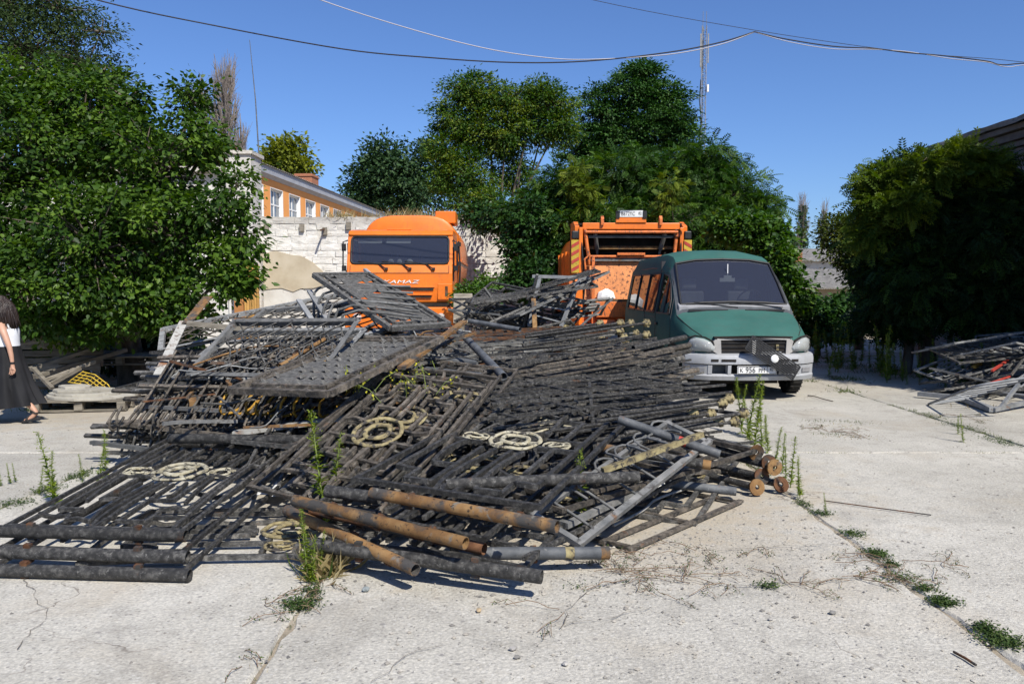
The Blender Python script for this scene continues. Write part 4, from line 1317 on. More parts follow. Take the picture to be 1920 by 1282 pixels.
# ------------------------------------------------------------------ rubbish lorry seen from behind
gt = thing('rubbish_truck', 'orange rubbish lorry seen from its open rear hopper behind the van', 'truck', (2.57, 17.3, 0), RAD(1.5))
OW = MT['orange_worn']
for sg in (-1, 1):
    # side cheek of the tailgate
    MB().prism([(-.25, .95), (-.25, 1.55), (.05, 2.0), (.0, 2.93), (.35, 3.05), (.95, 3.05), (.95, .8), (.2, .75)], sg * 1.22, sg * 1.12, 0).build('side_cheek', O, gt, bevel=.01)
    MB().bx(min(sg * 1.05, sg * 1.13), max(sg * 1.05, sg * 1.13), -.06, .06, .8, 2.9).build('cheek_flange', O, gt, bevel=.008)
    hz = MB().bx(min(sg * 1.13, sg * 1.30), max(sg * 1.13, sg * 1.30), -.09, -.07, 1.93, 2.63).build('hazard_board', MT['yellow'], gt)
    for k in range(4):
        z0 = 1.94 + k * .17
        xa, xb = (sg * 1.135, sg * 1.295)
        lo, hi = min(xa, xb), max(xa, xb)
        s = sg
        zl, zr = (z0, z0 + .09) if s < 0 else (z0 + .09, z0)
        MB().add([(lo, -.096, zl), (hi, -.096, zr), (hi, -.096, zr + .075), (lo, -.096, zl + .075), (lo, -.088, zl), (hi, -.088, zr), (hi, -.088, zr + .075), (lo, -.088, zl + .075)],
                 [(0, 1, 2, 3), (7, 6, 5, 4), (0, 4, 5, 1), (1, 5, 6, 2), (2, 6, 7, 3), (3, 7, 4, 0)]).build('stripe', MT['red'], hz)
    MB().bx(min(sg * 1.14, sg * 1.29), max(sg * 1.14, sg * 1.29), -.10, .0, 2.65, 2.82).build('tail_lamp', MT['plastic'], gt, bevel=.02)
    MB().tube([(sg * 1.0, .0, 2.86), (sg * .93, -.06, 2.30), (sg * .90, -.05, 2.1)], .04, 8).build('lift_arm', OW, gt)
    MB().bar((sg * .83, -.14, .75), (sg * .83, -.10, 2.28), .09, .06).build('upright_post', OW, gt)
    MB().prism([(-.08, 2.95), (.05, 2.95), (.05, 3.12), (-.03, 3.15), (-.08, 3.08)], sg * .60, sg * .66, 0).build('lifting_lug', OW, gt)
    MB().bx(min(sg * .66, sg * 1.1), max(sg * .66, sg * 1.1), -.3, .1, .62, .82).build('rear_step', OW, gt)
    MB().tube([(sg * 1.18, .3, 3.0), (sg * 1.2, .9, 3.0), (sg * 1.2, .9, 1.8)], .03, 6).build('hydraulic_hose', MT['plastic'], gt)
MB().lathe([(.08, -.05), (.085, 0), (.08, .05), (.001, .05)], 16, 'y', (1.0, -.05, 2.78)).build('work_lamp', MT['grey'], gt)
MB().bx(-1.05, 1.05, -.02, .16, 2.86, 3.0).build('top_beam', O, gt, bevel=.012)
MB().tube([(-1.0, -.06, 2.80), (1.0, -.06, 2.80)], .035, 8).build('hinge_tube', OW, gt)
MB().bx(-.92, .92, -.01, .02, 2.68, 2.73).build('hopper_lip', MT['grey_dull'], gt)
MB().bx(-1.12, 1.12, .9, .98, 1.4, 3.0).build('hopper_back', MT['black_and_shade'], gt)
MB().bx(-1.12, 1.12, .1, .98, 2.95, 3.0).build('hopper_roof', MT['black_and_shade'], gt)
MB().bx(-1.0, 1.0, .55, .62, 2.25, 2.95).build('packer_blade', MT['black_and_shade'], gt)
MB().tube([(-.95, .02, 2.28), (.95, .02, 2.28)], .03, 8).build('cross_rail', OW, gt)
MT['scraped'] = paint('bare_scraped_orange', (0.66, 0.25, 0.085), 0.55, 0.0, (0.26, 0.09, 0.04), 0.9, ((0.11, 0.045, 0.026), 17, 0.55))
MB().add([(-1.0, .12, 2.18), (1.0, .12, 2.18), (1.0, .02, 1.35), (-1.0, .02, 1.35), (-1.0, .18, 2.18), (1.0, .18, 2.18), (1.0, .10, 1.35), (-1.0, .10, 1.35)],
         [(0, 1, 2, 3), (7, 6, 5, 4), (0, 4, 5, 1), (1, 5, 6, 2), (2, 6, 7, 3), (3, 7, 4, 0)]).build('tailgate_panel', MT['scraped'], gt)
MB().bx(-1.04, 1.04, .03, .2, 2.18, 2.26).build('panel_edge', MT['grey_dull'], gt)
MB().bx(-.80, .80, -.28, .1, 1.30, 1.36).build('hopper_sill', MT['rusty'], gt)
MB().bx(-.78, .78, -.30, -.24, .98, 1.31).build('sill_apron', OW, gt, bevel=.01)
MB().tube([(-.72, -.34, .86), (-.4, -.36, .86)], .07, 10).build('tow_hook', OW, gt)
MB().bx(-.62, -.54, -.34, -.26, .3, .8).build('prop_leg', OW, gt)
MB().bx(-1.12, 1.12, .1, 1.0, .85, 1.0).build('hopper_floor', OW, gt)
bd = MB().prism([(-1.2, 1.0), (-1.22, 2.45), (-1.02, 2.8), (1.02, 2.8), (1.22, 2.45), (1.2, 1.0)], .98, 5.6, 1).build('container', O, gt, bevel=.03)
for y in (1.6, 2.6, 3.6, 4.6):
    for sg in (-1, 1): MB().bx(min(sg * 1.2, sg * 1.27), max(sg * 1.2, sg * 1.27), y, y + .09, 1.0, 2.45).build('rib', O, bd)
MB().bx(-1.15, 1.15, 6.0, 7.6, 1.0, 2.75).build('cab', O, gt, bevel=.05)
MB().bx(-.45, .45, .4, 7.4, .7, .98).build('chassis', MT['black_and_shade'], gt)
for yw in (2.2, 3.5, 6.8):
    for sg in (-1, 1): wheel(gt, sg * 1.0, yw, .5, .5, .3, sg)
ph = MB().prism([(-.34, 3.0), (-.32, 3.2), (.30, 3.2), (.32, 3.0)], -.05, .05, 1).build('plate_box', O, gt, bevel=.01)
np2 = MB().bx(-.29, .24, -.062, -.05, 3.12, 3.26).build('number_plate', MT['plate_white'], gt)
for x in (-.31, .27): MB().bx(x - .03, x + .05, -.08, .02, 3.10, 3.25).build('plate_lamp', MT['plastic'], gt)
text_mesh('B672YC', .115, .001, MT['ink'], 'plate_lettering', np2, Matrix.Translation((-.08, -.065, 3.185)) @ FR, .78)
text_mesh('82', .085, .001, MT['ink'], 'plate_lettering', np2, Matrix.Translation((.175, -.065, 3.195)) @ FR, .8)
bag = MB()
rb_ = random.Random(2)
vs, fs = [], []
for i, (z, r) in enumerate(((0, .2), (.07, .22), (.14, .16), (.21, .05))):
    for k in range(9):
        a = 2 * math.pi * k / 9
        q = r * rb_.uniform(.75, 1.1)
        vs.append((math.cos(a) * q, math.sin(a) * q * .6, z + rb_.uniform(-.02, .02)))
for i in range(3):
    for k in range(9): fs.append((i * 9 + k, i * 9 + (k + 1) % 9, i * 9 + 9 + (k + 1) % 9, i * 9 + 9 + k))
fs.append(tuple(27 + k for k in range(9)))
bg_ = bag.add(vs, fs).build('rubbish_bag', MT['white_paint'], None, smooth=20)
bg_.location = gt.matrix_basis @ V((-.56, -.1, 1.365))
tag(bg_, 'crumpled white bag lying on the rubbish lorry hopper sill', 'bag')

for sg in (-1, 1):
    MB().tube([(sg * .78, .05, 2.88), (sg * .70, .30, 2.45)], .05, 10).tube([(sg * .70, .30, 2.45), (sg * .66, .42, 2.1)], .028, 8).build('hydraulic_ram', MT['grey_dull'], gt)
    MB().tube([(sg * 1.08, -.02, 2.7), (sg * 1.06, -.10, 2.3), (sg * 1.0, -.08, 1.7), (sg * 1.04, -.02, 1.2)], .018, 6).build('hydraulic_hose', MT['plastic'], gt)
    MB().bx(min(sg * 1.23, sg * 1.34), max(sg * 1.23, sg * 1.34), .02, .5, 1.05, 1.75).build('control_box', OW, gt, bevel=.01)
    MB().tube([(sg * .9, -.14, 2.32), (sg * 1.02, -.16, 2.22), (sg * 1.0, -.15, 2.0)], .022, 6).build('latch_lever', OW, gt)
MB().bx(-.30, .30, -.05, .0, 2.31, 2.36).build('hinge_strip', OW, gt)
MB().bx(-.98, .98, .30, .36, 2.45, 2.52).build('blade_edge', MT['rusty'], gt)
# ------------------------------------------------------------------ fence panels of the scrap pile
rp = random.Random(21)
def W3(a):
    """(px, py, z) -> world point"""
    return P(*a)
def flatm(c, yaw, pitch=0.0, roll=0.0, L=0, W=0):
    """panel matrix from its centre: yaw of its long axis, pitch lifts the far end"""
    m = Matrix.Translation(c) @ Euler((RAD(roll), RAD(-pitch), RAD(yaw)), 'ZYX').to_matrix().to_4x4() if False else \
        Matrix.Translation(c) @ Matrix.Rotation(RAD(yaw), 4, 'Z') @ Matrix.Rotation(RAD(-pitch), 4, 'Y') @ Matrix.Rotation(RAD(roll), 4, 'X')
    return m @ Matrix.Translation((-L / 2, -W / 2, 0))

def meander_segments(L, W, dense=False):
    s = []
    b = 0.0
    s += [(0, .02, L, .02), (0, W - .02, L, W - .02)]
    s += [(.02, .02, .02, W - .02), (L - .02, .02, L - .02, W - .02)]
    for f in (lambda u: u, lambda u: L - u):
        for g in (lambda v: v, lambda v: W - v):
            s += [(f(.34), g(.15), f(.34), g(.31)), (f(.14), g(.31), f(.34), g(.31)), (f(.14), g(.31), f(.14), g(.48)),
                  (f(.14), g(.48), f(L / 2 - .24), g(.48)), (f(.52), g(.31), f(L / 2 - .10), g(.31)), (f(.52), g(.31), f(.52), g(.48))]
    for g in (lambda v: v, lambda v: W - v):
        s += [(.34, g(.15), L - .34, g(.15)), (L / 2 - .10, g(.15), L / 2 - .10, g(.42)), (L / 2 + .10, g(.15), L / 2 + .10, g(.42))]
        s += [(.02, g(.60 - .02), L / 2 - .22, g(.60 - .02))]
    for f in (lambda u: u, lambda u: L - u):
        s += [(f(.02), W / 2, f(.16), W / 2)]
    for g in ((lambda v: v), (lambda v: W - v)) if dense else ():
        s += [(.02, g(.085), L - .02, g(.085)), (.50, g(.23), L - .50, g(.23)), (.60, g(.395), L / 2 - .22, g(.395)), (L / 2 + .22, g(.395), L - .60, g(.395)), (.24, g(.085), .24, g(.31)), (L - .24, g(.085), L - .24, g(.31))]
    return s
_pipe_mesh = {}
def pipe_obj(name, p0, p1, r, mat, parent, hollow=.86):
    o = MB().tube([p0, p1], r, 14, hollow=hollow).build(name, mat, parent, fix=False)
    return o
_rings = {}
def ring_mesh(mat, R, seed):
    k = (mat.name, R)
    if k not in _rings:
        m = MB()
        q = random.Random(seed)
        def tor(R_, r_, z):
            prof = [(R_ + math.cos(6.2832 * i / 8) * r_, z + math.sin(6.2832 * i / 8) * r_ * .75) for i in range(9)]
            m.lathe(prof, 30)
        tor(R * .91, R * .085, 0); tor(R * .48, R * .10, .004)
        for k_ in range(3):
            a_ = 2 * math.pi * k_ / 3 + .5
            m.bar((math.cos(a_) * R * .54, math.sin(a_) * R * .54, 0), (math.cos(a_) * R * .88, math.sin(a_) * R * .88, 0), .026, .018)
        m.v = [(x + q.uniform(-.003, .003), y + q.uniform(-.003, .003), z_ + .006 * math.sin(x * 30) + q.uniform(-.002, .002)) for x, y, z_ in m.v]
        _rings[k] = m.mesh('rosette', mat)
    return _rings[k]
_joined = {}
def meander(label, m4, mat, ringmat, L=2.3, W=1.18, sep=True, posts=(), group=None, w=.026, pipe=None, rings=True, bend=True, small=True, keep=.96, dense=False):
    t = thing('iron_fence', label, 'fence panel', group=group, mat=m4)
    segs = meander_segments(L, W, dense)
    if sep:
        for (a, b, c, d) in segs:
            if bend and abs(c - a) < L * .9 and rp.random() > keep: continue
            j = .006
            n = 'rail' if abs(c - a) > L * .9 else 'bar'
            z0 = rp.uniform(-j, j)
            bar_obj(n, (a + rp.uniform(-j, j), b + rp.uniform(-j, j), z0), (c + rp.uniform(-j, j), d + rp.uniform(-j, j), z0 + rp.uniform(-j, j)), w, w * 1.05, mat, t, True)
    else:
        k = (mat.name, L, W)
        if k not in _joined:
            mb = MB()
            for (a, b, c, d) in segs:
                z0 = rp.uniform(-.006, .006)
                mb.bar((a, b, z0), (c, d, z0), w, w)
            _joined[k] = mb.mesh('bars', mat)
        o = share('bars', _joined[k], t, Matrix.Identity(4))
        tag(o, kind='stuff')
    if rings:
        share('rosette', ring_mesh(ringmat, .20, 1), t, TR(L / 2, W / 2, .012, rx=rp.uniform(-.05, .05), rz=rp.uniform(0, 6)))
        if small:
            for q in (-1, 1):
                share('rosette', ring_mesh(ringmat, .105, 2), t, TR(L / 2, W / 2 + q * .315, .008, rz=rp.uniform(0, 6)))
    for (u, v0, v1) in posts:
        pipe_obj('post', (u, v0, 0), (u, v1, 0), .037, pipe or mat, t)
        for v in (W * .22, W * .8):
            bar_obj('bracket', (u, v, -.055), (u, v, .055), .04, .03, MT['rusty_dark'], t)
    return t
def jit(c, a=.02): return V((c[0] + rp.uniform(-a, a), c[1] + rp.uniform(-a, a), c[2]))

# --- stack lying front left, thick posts towards the camera
for i, (dx, dy, z0, z1, lab) in enumerate(((.14, -.30, .045, .20, 'lowest of three black fence panels with thick posts lying front left'),
                                           (.07, -.15, .095, .27, 'middle one of three black fence panels with thick posts lying front left'),
                                           (0, 0, .17, .345, 'topmost of three black fence panels with cream rosettes lying front left'))):
    A = V((-1.93 + dx, 4.58 + dy, z0)); B = V((-1.78 + dx, 6.80 + dy, z1)); C = A + V((-1.1, .03, 0))
    t = meander(lab, frame3(A, B, C), MT['black'], MT['cream'], 2.2, 1.12, True, ((-.04, -.04, 1.24), (2.25, -.1, 1.1)), 'fence panels stacked front left', .023, rings=(i == 2), keep=(.3, .3, .92)[i], dense=(i == 2))
# --- panel flat on the ground between the stacks
t = meander('fence panel with a dirty yellow rosette lying flat on the concrete between the stacks', flatm((-1.42, 5.05, .035), 4, 0, 0, 2.2, 1.12), MT['black_dusty'], MT['cream_old'], 2.2, 1.12, True, (), 'fence panels on the ground')

# --- front centre panels
A = V((.17, 4.40, .36)); B = V((1.06, 6.58, .56)); C = V((-1.11, 4.72, .40))
meander('big black meander fence panel with cream rosettes on top at front centre', frame3(A, B, C), MT['black'], MT['cream'], 2.35, 1.27, True, (), 'fence panels at front centre', .03, keep=1.0)
meander('black meander fence panel standing out behind the front centre rosette', flatm((.14, 6.45, .47), 86, 11, -2, 2.2, 1.08), MT['black'], MT['cream'], 2.2, 1.08, True, (), 'fence panels at front centre', .028)
meander('black fence panel directly beneath the front centre panel', flatm((-.22, 5.62, .335), 66, 5, 3, 2.3, 1.2), MT['black'], MT['cream_old'], 2.3, 1.2, True, (), 'fence panels at front centre', .026, keep=.75)
meander('lowest black fence panel at front centre under the rusty pipes', flatm((-.12, 5.35, .20), 71, 3, 1, 2.3, 1.2), MT['black'], MT['cream_old'], 2.3, 1.2, True, ((-.05, -.1, 1.3),), 'fence panels at front centre', .026, pipe=MT['black'], rings=False, keep=.6)
meander('dark fence panel slanting out low at the right of the front pipes', flatm((.36, 5.50, .14), 52, 2.5, -4, 2.3, 1.1), MT['black'], MT['cream_old'], 2.3, 1.1, True, (), 'fence panels at front centre', .026, keep=.7)
# --- brown weathered panels left of centre, leaning toward the camera
meander('weathered brown fence panel with a large yellowed rosette left of centre', flatm((-1.00, 5.88, .52), 66, 21, 5, 1.75, 1.05), MT['brownish'], MT['cream_old'], 1.75, 1.05, True, (), 'brown fence panels', .026, small=False)
meander('second brown fence panel whose rosette peeps out behind the yellowed one', flatm((-.85, 6.12, .585), 71, 19, 3, 1.75, 1.05), MT['brownish'], MT['cream_old'], 1.75, 1.05, True, (), 'brown fence panels', .026, small=False)
meander('brown fence panel under the yellowed rosettes left of centre', flatm((-.92, 5.98, .44), 58, 18, 6, 1.8, 1.05), MT['black_dusty'], MT['cream_old'], 1.8, 1.05, True, (), 'brown fence panels', .024, keep=.8, rings=False)
meander('grimy fence panel wedged lowest among the brown ones', flatm((-.72, 5.95, .33), 52, 14, 5, 1.8, 1.05), MT['black_dusty'], MT['cream_old'], 1.8, 1.05, True, (), 'brown fence panels', .024, keep=.8, rings=False)
meander('rusty brown fence panel leaning up toward the perforated sheet', flatm((-.62, 6.80, .70), 76, 12, 6, 1.7, 1.0), MT['brownish'], MT['cream_old'], 1.7, 1.0, True, (), 'brown fence panels', .024)
meander('dark fence panel between the hooked railings and the brown panels', flatm((-1.45, 6.60, .50), 84, 20, 5, 1.6, .95), MT['black_dusty'], MT['cream_old'], 1.6, .95, True, (), 'brown fence panels', .024, rings=False)
meander('small dark fence panel leaning just above the front left stack', flatm((-1.55, 6.25, .36), 97, 22, -3, 1.3, .8), MT['black_dusty'], MT['cream_old'], 1.3, .8, True, (), 'brown fence panels', .024, rings=False)

# --- railing sections with hooked bars on the left
def hook_panel(label, m4, mat, pmat, L=2.3, W=1.05, n=13, group=None, seed=0, flip=1, rails=(.10, .58, .98)):
    r = random.Random(seed)
    t = thing('railing_section', label, 'railing', group=group, mat=m4)
    for v in rails:
        bar_obj('rail', (-r.uniform(.02, .3), v, 0), (L + r.uniform(0, .2), v + r.uniform(-.01, .01), 0), .036, .026, mat, t, True)
    for k in range(n):
        u = .14 + (L - .28) * k / (n - 1) + r.uniform(-.012, .012)
        h = flip
        e = r.uniform(-.015, .015)
        sh = r.uniform(-.02, .02)
        pts = [V((u + sh, W + .02, .02)), V((u, .28, .02)), V((u, .12, .025)), V((u, .02, .05 * h + .01)), V((u + e, -.06, .10 * h + .01)), V((u + e, -.07, .165 * h)), V((u + e, -.02, .215 * h)), V((u + e, .08, .225 * h))]
        if k % 3 == 1: pts = pts[:5]
        MB().tube(pts, .0125, 5).build('picket', pmat, t, fix=False)
    return t
hz0 = [(-2.42 + .07 * math.sin(i * 2.1), 7.42 - .026 * i, .40 + .036 * i, -4 - 2.2 * ((i * 3) % 4), 30 + .8 * i, c) for i, c in enumerate(['grey', 'b', 'b', 'd', 'b', 'd', 'b', 'd'])]
ordn = ['lowest', 'second lowest', 'third from the bottom', 'fourth from the bottom', 'fifth from the bottom', 'third from the top', 'second from the top', 'topmost']
for i, (x, y, z, yaw, roll, c) in enumerate(hz0):
    mm = {'b': MT['black_dusty'], 'd': MT['brownish'], 'grey': MT['grey_dull']}[c]
    hook_panel('railing section with hooked bars, %s of the stack on the left' % ordn[i], flatm((x, y, z), yaw, rp.uniform(-1, 1), roll, 2.2, 1.05), mm, mm, 2.2, 1.05, 13, 'hooked railing stack', i, 1 if i % 2 else -.5)
hook_panel('ochre painted railing section showing between the grey hooked ones', flatm((-1.95, 7.22, .66), -22, 2, 33, 1.2, .8), MT['brownish'], MT['ochre'], 1.3, .9, 9, None, 40, 1)
pb = thing('pale_board', 'long pale board lying among the hooked railings', 'board')
q0, q1 = P(438, 812, .42), P(690, 778, .55)
MB().bar(q0, q1, .10, .035).build('plank', MT['pale'], pb)
for (a, b, lab, mt, w) in (((172, 829, .27), (300, 845, .26), 'dark square bar sticking out farthest left of the pile', 'grey_dull', .045),
                       ((195, 848, .20), (330, 852, .2), 'dark bar under the one farthest left', 'black_dusty', .04),
                       ((230, 794, .40), (552, 832, .34), 'long brown flat bar across the hooked railings', 'brownish', .05),
                       ((270, 762, .50), (420, 770, .52), 'grey bar jutting left from the hooked railings', 'grey_dull', .045),
                       ((283, 727, .60), (470, 735, .62), 'upper dark bar jutting left from the hooked railings', 'black_dusty', .045),
                       ((282, 730, .52), (380, 715, .64), 'short dark bar beside the upper jutting one', 'black_dusty', .04)):
    b_ = bar_obj('loose_bar', P(*a), P(*b), w, w * .7, MT[mt], None)
    tag(b_, lab, 'bar', 'loose bars')

# --- pale angle-iron frames with scroll lattice, upper left
def lattice_frame(label, m4, mat, wire, L, W, w=.055, cells=(9, 6), group='angle iron frames', scroll=True, seed=0):
    r = random.Random(seed)
    t = thing('lattice_grille', label, 'frame', group=group, mat=m4)
    def angle(p, q, nm):
        m = MB()
        p, q = V(p), V(q)
        m.bar(p, q, w, .008)
        s = (q - p).normalized().cross(V((0, 0, 1)))
        m.bar(p - s * w / 2 + V((0, 0, -w / 2)), q - s * w / 2 + V((0, 0, -w / 2)), .008, w)
        m.build(nm, mat, t)
    angle((0, 0, 0), (L, 0, 0), 'side'); angle((L, 0, 0), (L, W, 0), 'side'); angle((L, W, 0), (0, W, 0), 'side'); angle((0, W, 0), (0, 0, 0), 'side')
    step = L / cells[0] * 1.25
    for sgn in (1, -1):
        c = -W * .8
        while c < L + W * .8:
            pts = []
            for q in range(9):
                v = W * q / 8
                u = c + sgn * (v - W / 2) * .8 + .02 * math.sin(q * 1.6 + c * 9)
                if 0 <= u <= L: pts.append((u, v, -.012 * (1 if sgn > 0 else 2) + r.uniform(-.012, .008)))
            if len(pts) > 2: MB().tube(pts, .0085, 5).build('lattice_bar', wire, t, fix=False)
            c += step * r.uniform(.9, 1.1)
    for k in range(cells[1] - 2):
        c0 = V((r.uniform(.2, L - .2), r.uniform(.2, W - .2), -.01))
        MB().tube([c0 + V((math.cos(a_ * .7) * (.05 + .012 * a_), math.sin(a_ * .7) * (.05 + .012 * a_), .01)) for a_ in range(11)], .008, 5).build('scroll', wire, t, fix=False)
    return t
A = P(324, 708, .74); B = P(500, 712, .76); C = P(361, 616, 1.16)
lattice_frame('pale angle iron frame with wire lattice at the left of the heap top', frame3(A, B, C), MT['grey_old'], MT['black_dusty'], 1.6, .98, .055, seed=1)
A = P(352, 700, .80); B = P(520, 704, .82); C = P(386, 620, 1.17)
lattice_frame('second pale lattice frame lying inside the first on the heap top', frame3(A, B, C), MT['grey_dull'], MT['black_dusty'], 1.45, .82, .05, seed=2)
A = D(300, 655, 9.0); B = D(640, 585, 9.7); C = D(286, 612, 10.2)
lattice_frame('large bluish grey angle frame at the back left of the heap', frame3(A, B, C), MT['grey_old'], MT['brownish'], 2.3, 1.15, .055, (12, 6), seed=3)
A = D(420, 640, 9.0); B = D(700, 622, 8.6); C = D(400, 590, 10.0)
lattice_frame('dark scroll lattice frame behind the pale frames', frame3(A, B, C), MT['grey_dull'], MT['black_dusty'], 1.9, 1.0, .05, (11, 7), seed=4)
# --- sheet iron panels with punched teeth
def punched(label, m4, L, W, fm, seed=0, hole=1.0, o=.13):
    r = random.Random(seed)
    t = thing('punched_sheet_iron', label, 'panel', group='punched sheet iron panels', mat=m4)
    for (p, q) in (((0, 0, 0), (L, 0, 0)), ((0, W, 0), (L, W, 0)), ((0, 0, 0), (0, W, 0)), ((L, 0, 0), (L, W, 0))):
        bar_obj('frame_bar', p, q, .055, .05, fm, t)
    for k in range(1, 4):   # inner frame lines
        pass
    for (p, q) in (((o, o, .01), (L - o, o, .01)), ((o, W - o, .01), (L - o, W - o, .01)), ((o, o, .01), (o, W - o, .01)), ((L - o, o, .01), (L - o, W - o, .01))):
        bar_obj('inner_bar', p, q, .03, .03, fm, t)
    for k in range(9):
        u = .02 + (L - .04) * k / 8
        for (v0, v1) in ((0, o), (W - o, W)):
            bar_obj('tie', (u + .04, v0, 0), (u, v1, .005), .028, .022, fm, t)
    for k in range(1, 5):
        v = o + (W - 2 * o) * k / 5
        for (u0, u1) in ((0, o), (L - o, L)): bar_obj('tie', (u0, v, 0), (u1, v, .005), .028, .022, fm, t)
    m = MB()
    nx, ny = int((L - 2 * o) / .085), int((W - 2 * o) / .115)
    cx, cy = (L - 2 * o) / nx, (W - 2 * o) / ny
    def zz(x, y): return .012 + .012 * math.sin(x * 5 + seed) * math.cos(y * 6)
    for i in range(nx):
        for j in range(ny):
            x0, y0 = o + i * cx, o + j * cy
            c = [(x0, y0), (x0 + cx, y0), (x0 + cx, y0 + cy), (x0, y0 + cy)]
            if i % 2 == 0 and r.random() < hole:
                a = [(x0 + cx * .08, y0 + cy * .2), (x0 + cx * .92, y0 + cy * .2), (x0 + cx * .5, y0 + cy * .85)]
                pts = [(x, y, zz(x, y)) for x, y in c + a]
                m.add(pts, [(0, 1, 5, 4), (1, 2, 6, 5), (2, 3, 6), (3, 0, 4, 6)])
                # the tooth bent up out of the sheet
                m.add([(a[0][0], a[0][1], .014), (a[1][0], a[1][1], .014), (a[2][0], a[2][1] - cy * .25, .065)], [(0, 1, 2)])
            else:
                m.add([(x, y, zz(x, y)) for x, y in c], [(0, 1, 2, 3)])
    m.build('sheet', MT['plate_grey'], t, fix=False)
    return t
A = P(617, 738, .80); B = P(835, 632, 1.13); C = P(456, 708, .83)
punched('sheet iron panel with punched teeth lying across the middle of the heap', frame3(A, B, C), 1.75, 1.0, MT['brownish'], 1, .8)
A = D(842, 608, 8.6); B = D(703, 521, 9.7); C = D(790, 642, 7.9)
punched('tilted sheet iron panel with punched teeth crowning the heap', frame3(A, B, C), 1.70, .74, MT['plate_grey'], 2, .3, .10)
# arched tube rack below the crowning sheet
rk = thing('arched_rack', 'rack of bent grey tubes under the crowning sheet panel', 'rack')
for k in range(6):
    y = 9.3 - k * .2
    a = D(588 + k * 9, 560 + k * 14, y); b = a + V((.06, 0, .12 + .02 * k)); c = b + V((.16, 0, .05)); d = c + V((.9 - .05 * k, .1, -.03 - .01 * k))
    MB().tube([a - V((0, 0, .4)), a, a + V((.01, 0, .07)), b, c, d], .016, 6).build('bent_tube', MT['grey_dull'], rk, fix=False)
MB().bar(D(580, 545, 9.4), D(648, 652, 8.3), .06, .02).build('rack_rail', MT['grey'], rk)
MB().bar(D(560, 562, 9.2), D(600, 622, 8.8), .06, .02).build('rack_rail', MT['grey'], rk)

# --- pipes
def pipe(label, a, b, r=.034, mat='black', stubs=0, group='loose pipes', name='pipe', bands=()):
    A, B = (a if isinstance(a, V) else P(*a)), (b if isinstance(b, V) else P(*b))
    t = thing(name, label, 'pipe', A, 0, group)
    o = MB().tube([V((0, 0, 0)), (B - A) * .33 + V((0, 0, .002)), (B - A) * .66, B - A], r, 16, hollow=.88).build('tube', MT[mat], t, fix=False)
    for k in range(stubs):
        f = (k + .7) / (stubs + .4)
        c = (B - A) * f
        d = (B - A).normalized().cross(V((0, 0, 1)))
        bar_obj('stub', c + V((0, 0, -.055)) - d * r * .4, c + V((0, 0, .015)) - d * (r * 2.1), .035, .035, MT['rusty_dark'], t)
    for (f0, f1, mt) in bands:
        MB().tube([(B - A) * f0, (B - A) * f1], r * 1.012, 16, cap=False).build('paint_band', MT[mt], t, fix=False)
    return t
pipe('rusty pipe lying highest in front of the big meander panel', (697, 924, .43), (1045, 987, .41), .034, 'rusty', 3)
pipe('black stub of pipe beside the highest rusty pipe', (612, 920, .40), (712, 934, .38), .037, 'black', 0)
pipe('long rusty pipe with stubs below the highest one', (552, 938, .34), (873, 1018, .28), .034, 'rusty', 3)
pipe('darker pipe tucked under the long rusty one', (585, 955, .25), (908, 1029, .20), .033, 'rusty_dark', 2)
pipe('lowest rusty pipe pointing down toward the camera', (538, 956, .22), (779, 1068, .13), .034, 'rusty', 3)
pipe('pale grey pipe with a rusty end lying lowest at front centre', (860, 1038, .13), (1142, 1036, .10), .036, 'grey_pipe', 1, bands=((.94, 1.0, 'rusty'), (.70, .76, 'cream_old')))
pipe('black pipe lying through the bars of the meander panel', (835, 908, .41), (1197, 893, .40), .036, 'black', 0)
pipe('grey pipe with a red band at the right of the meander panel', (1160, 786, .64), (1350, 852, .43), .033, 'grey_pipe', 0, bands=((.60, .68, 'red'),))
pipe('black pipe with a rusty mouth under the red banded one', (1185, 848, .42), (1333, 872, .36), .034, 'black', 0, bands=((.9, 1.0, 'rusty'),))
pipe('dark pipe lying on the concrete right of the grey barriers', (1255, 907, .10), (1380, 921, .06), .034, 'grey_pipe', 0)
pipe('short rusty pipe mouth beside the arched barrier', (1120, 838, .45), (1168, 846, .43), .034, 'rusty', 0)
pipe('thick black post lying across the back of the front left stack', (318, 822, .40), (590, 825, .42), .04, 'black', 0)
pipe('dark pipe slanting down to the right beside the punched sheet', (862, 622, 1.10), (944, 706, .78), .04, 'grey_pipe', 0)
pipe('dark horizontal pipe below the slanting one', (742, 688, .84), (905, 706, .78), .036, 'grey_pipe', 0)
pipe('dark pipe behind the horizontal one', (752, 672, .88), (895, 679, .86), .036, 'grey_pipe', 0)
pipe('pale grey pipe resting on the lattice frames', (592, 660, .98), (742, 612, 1.18), .034, 'grey', 0)
pipe('thin rusty pipe beside the pale grey one', (525, 686, .9), (608, 636, 1.1), .02, 'rusty', 0)
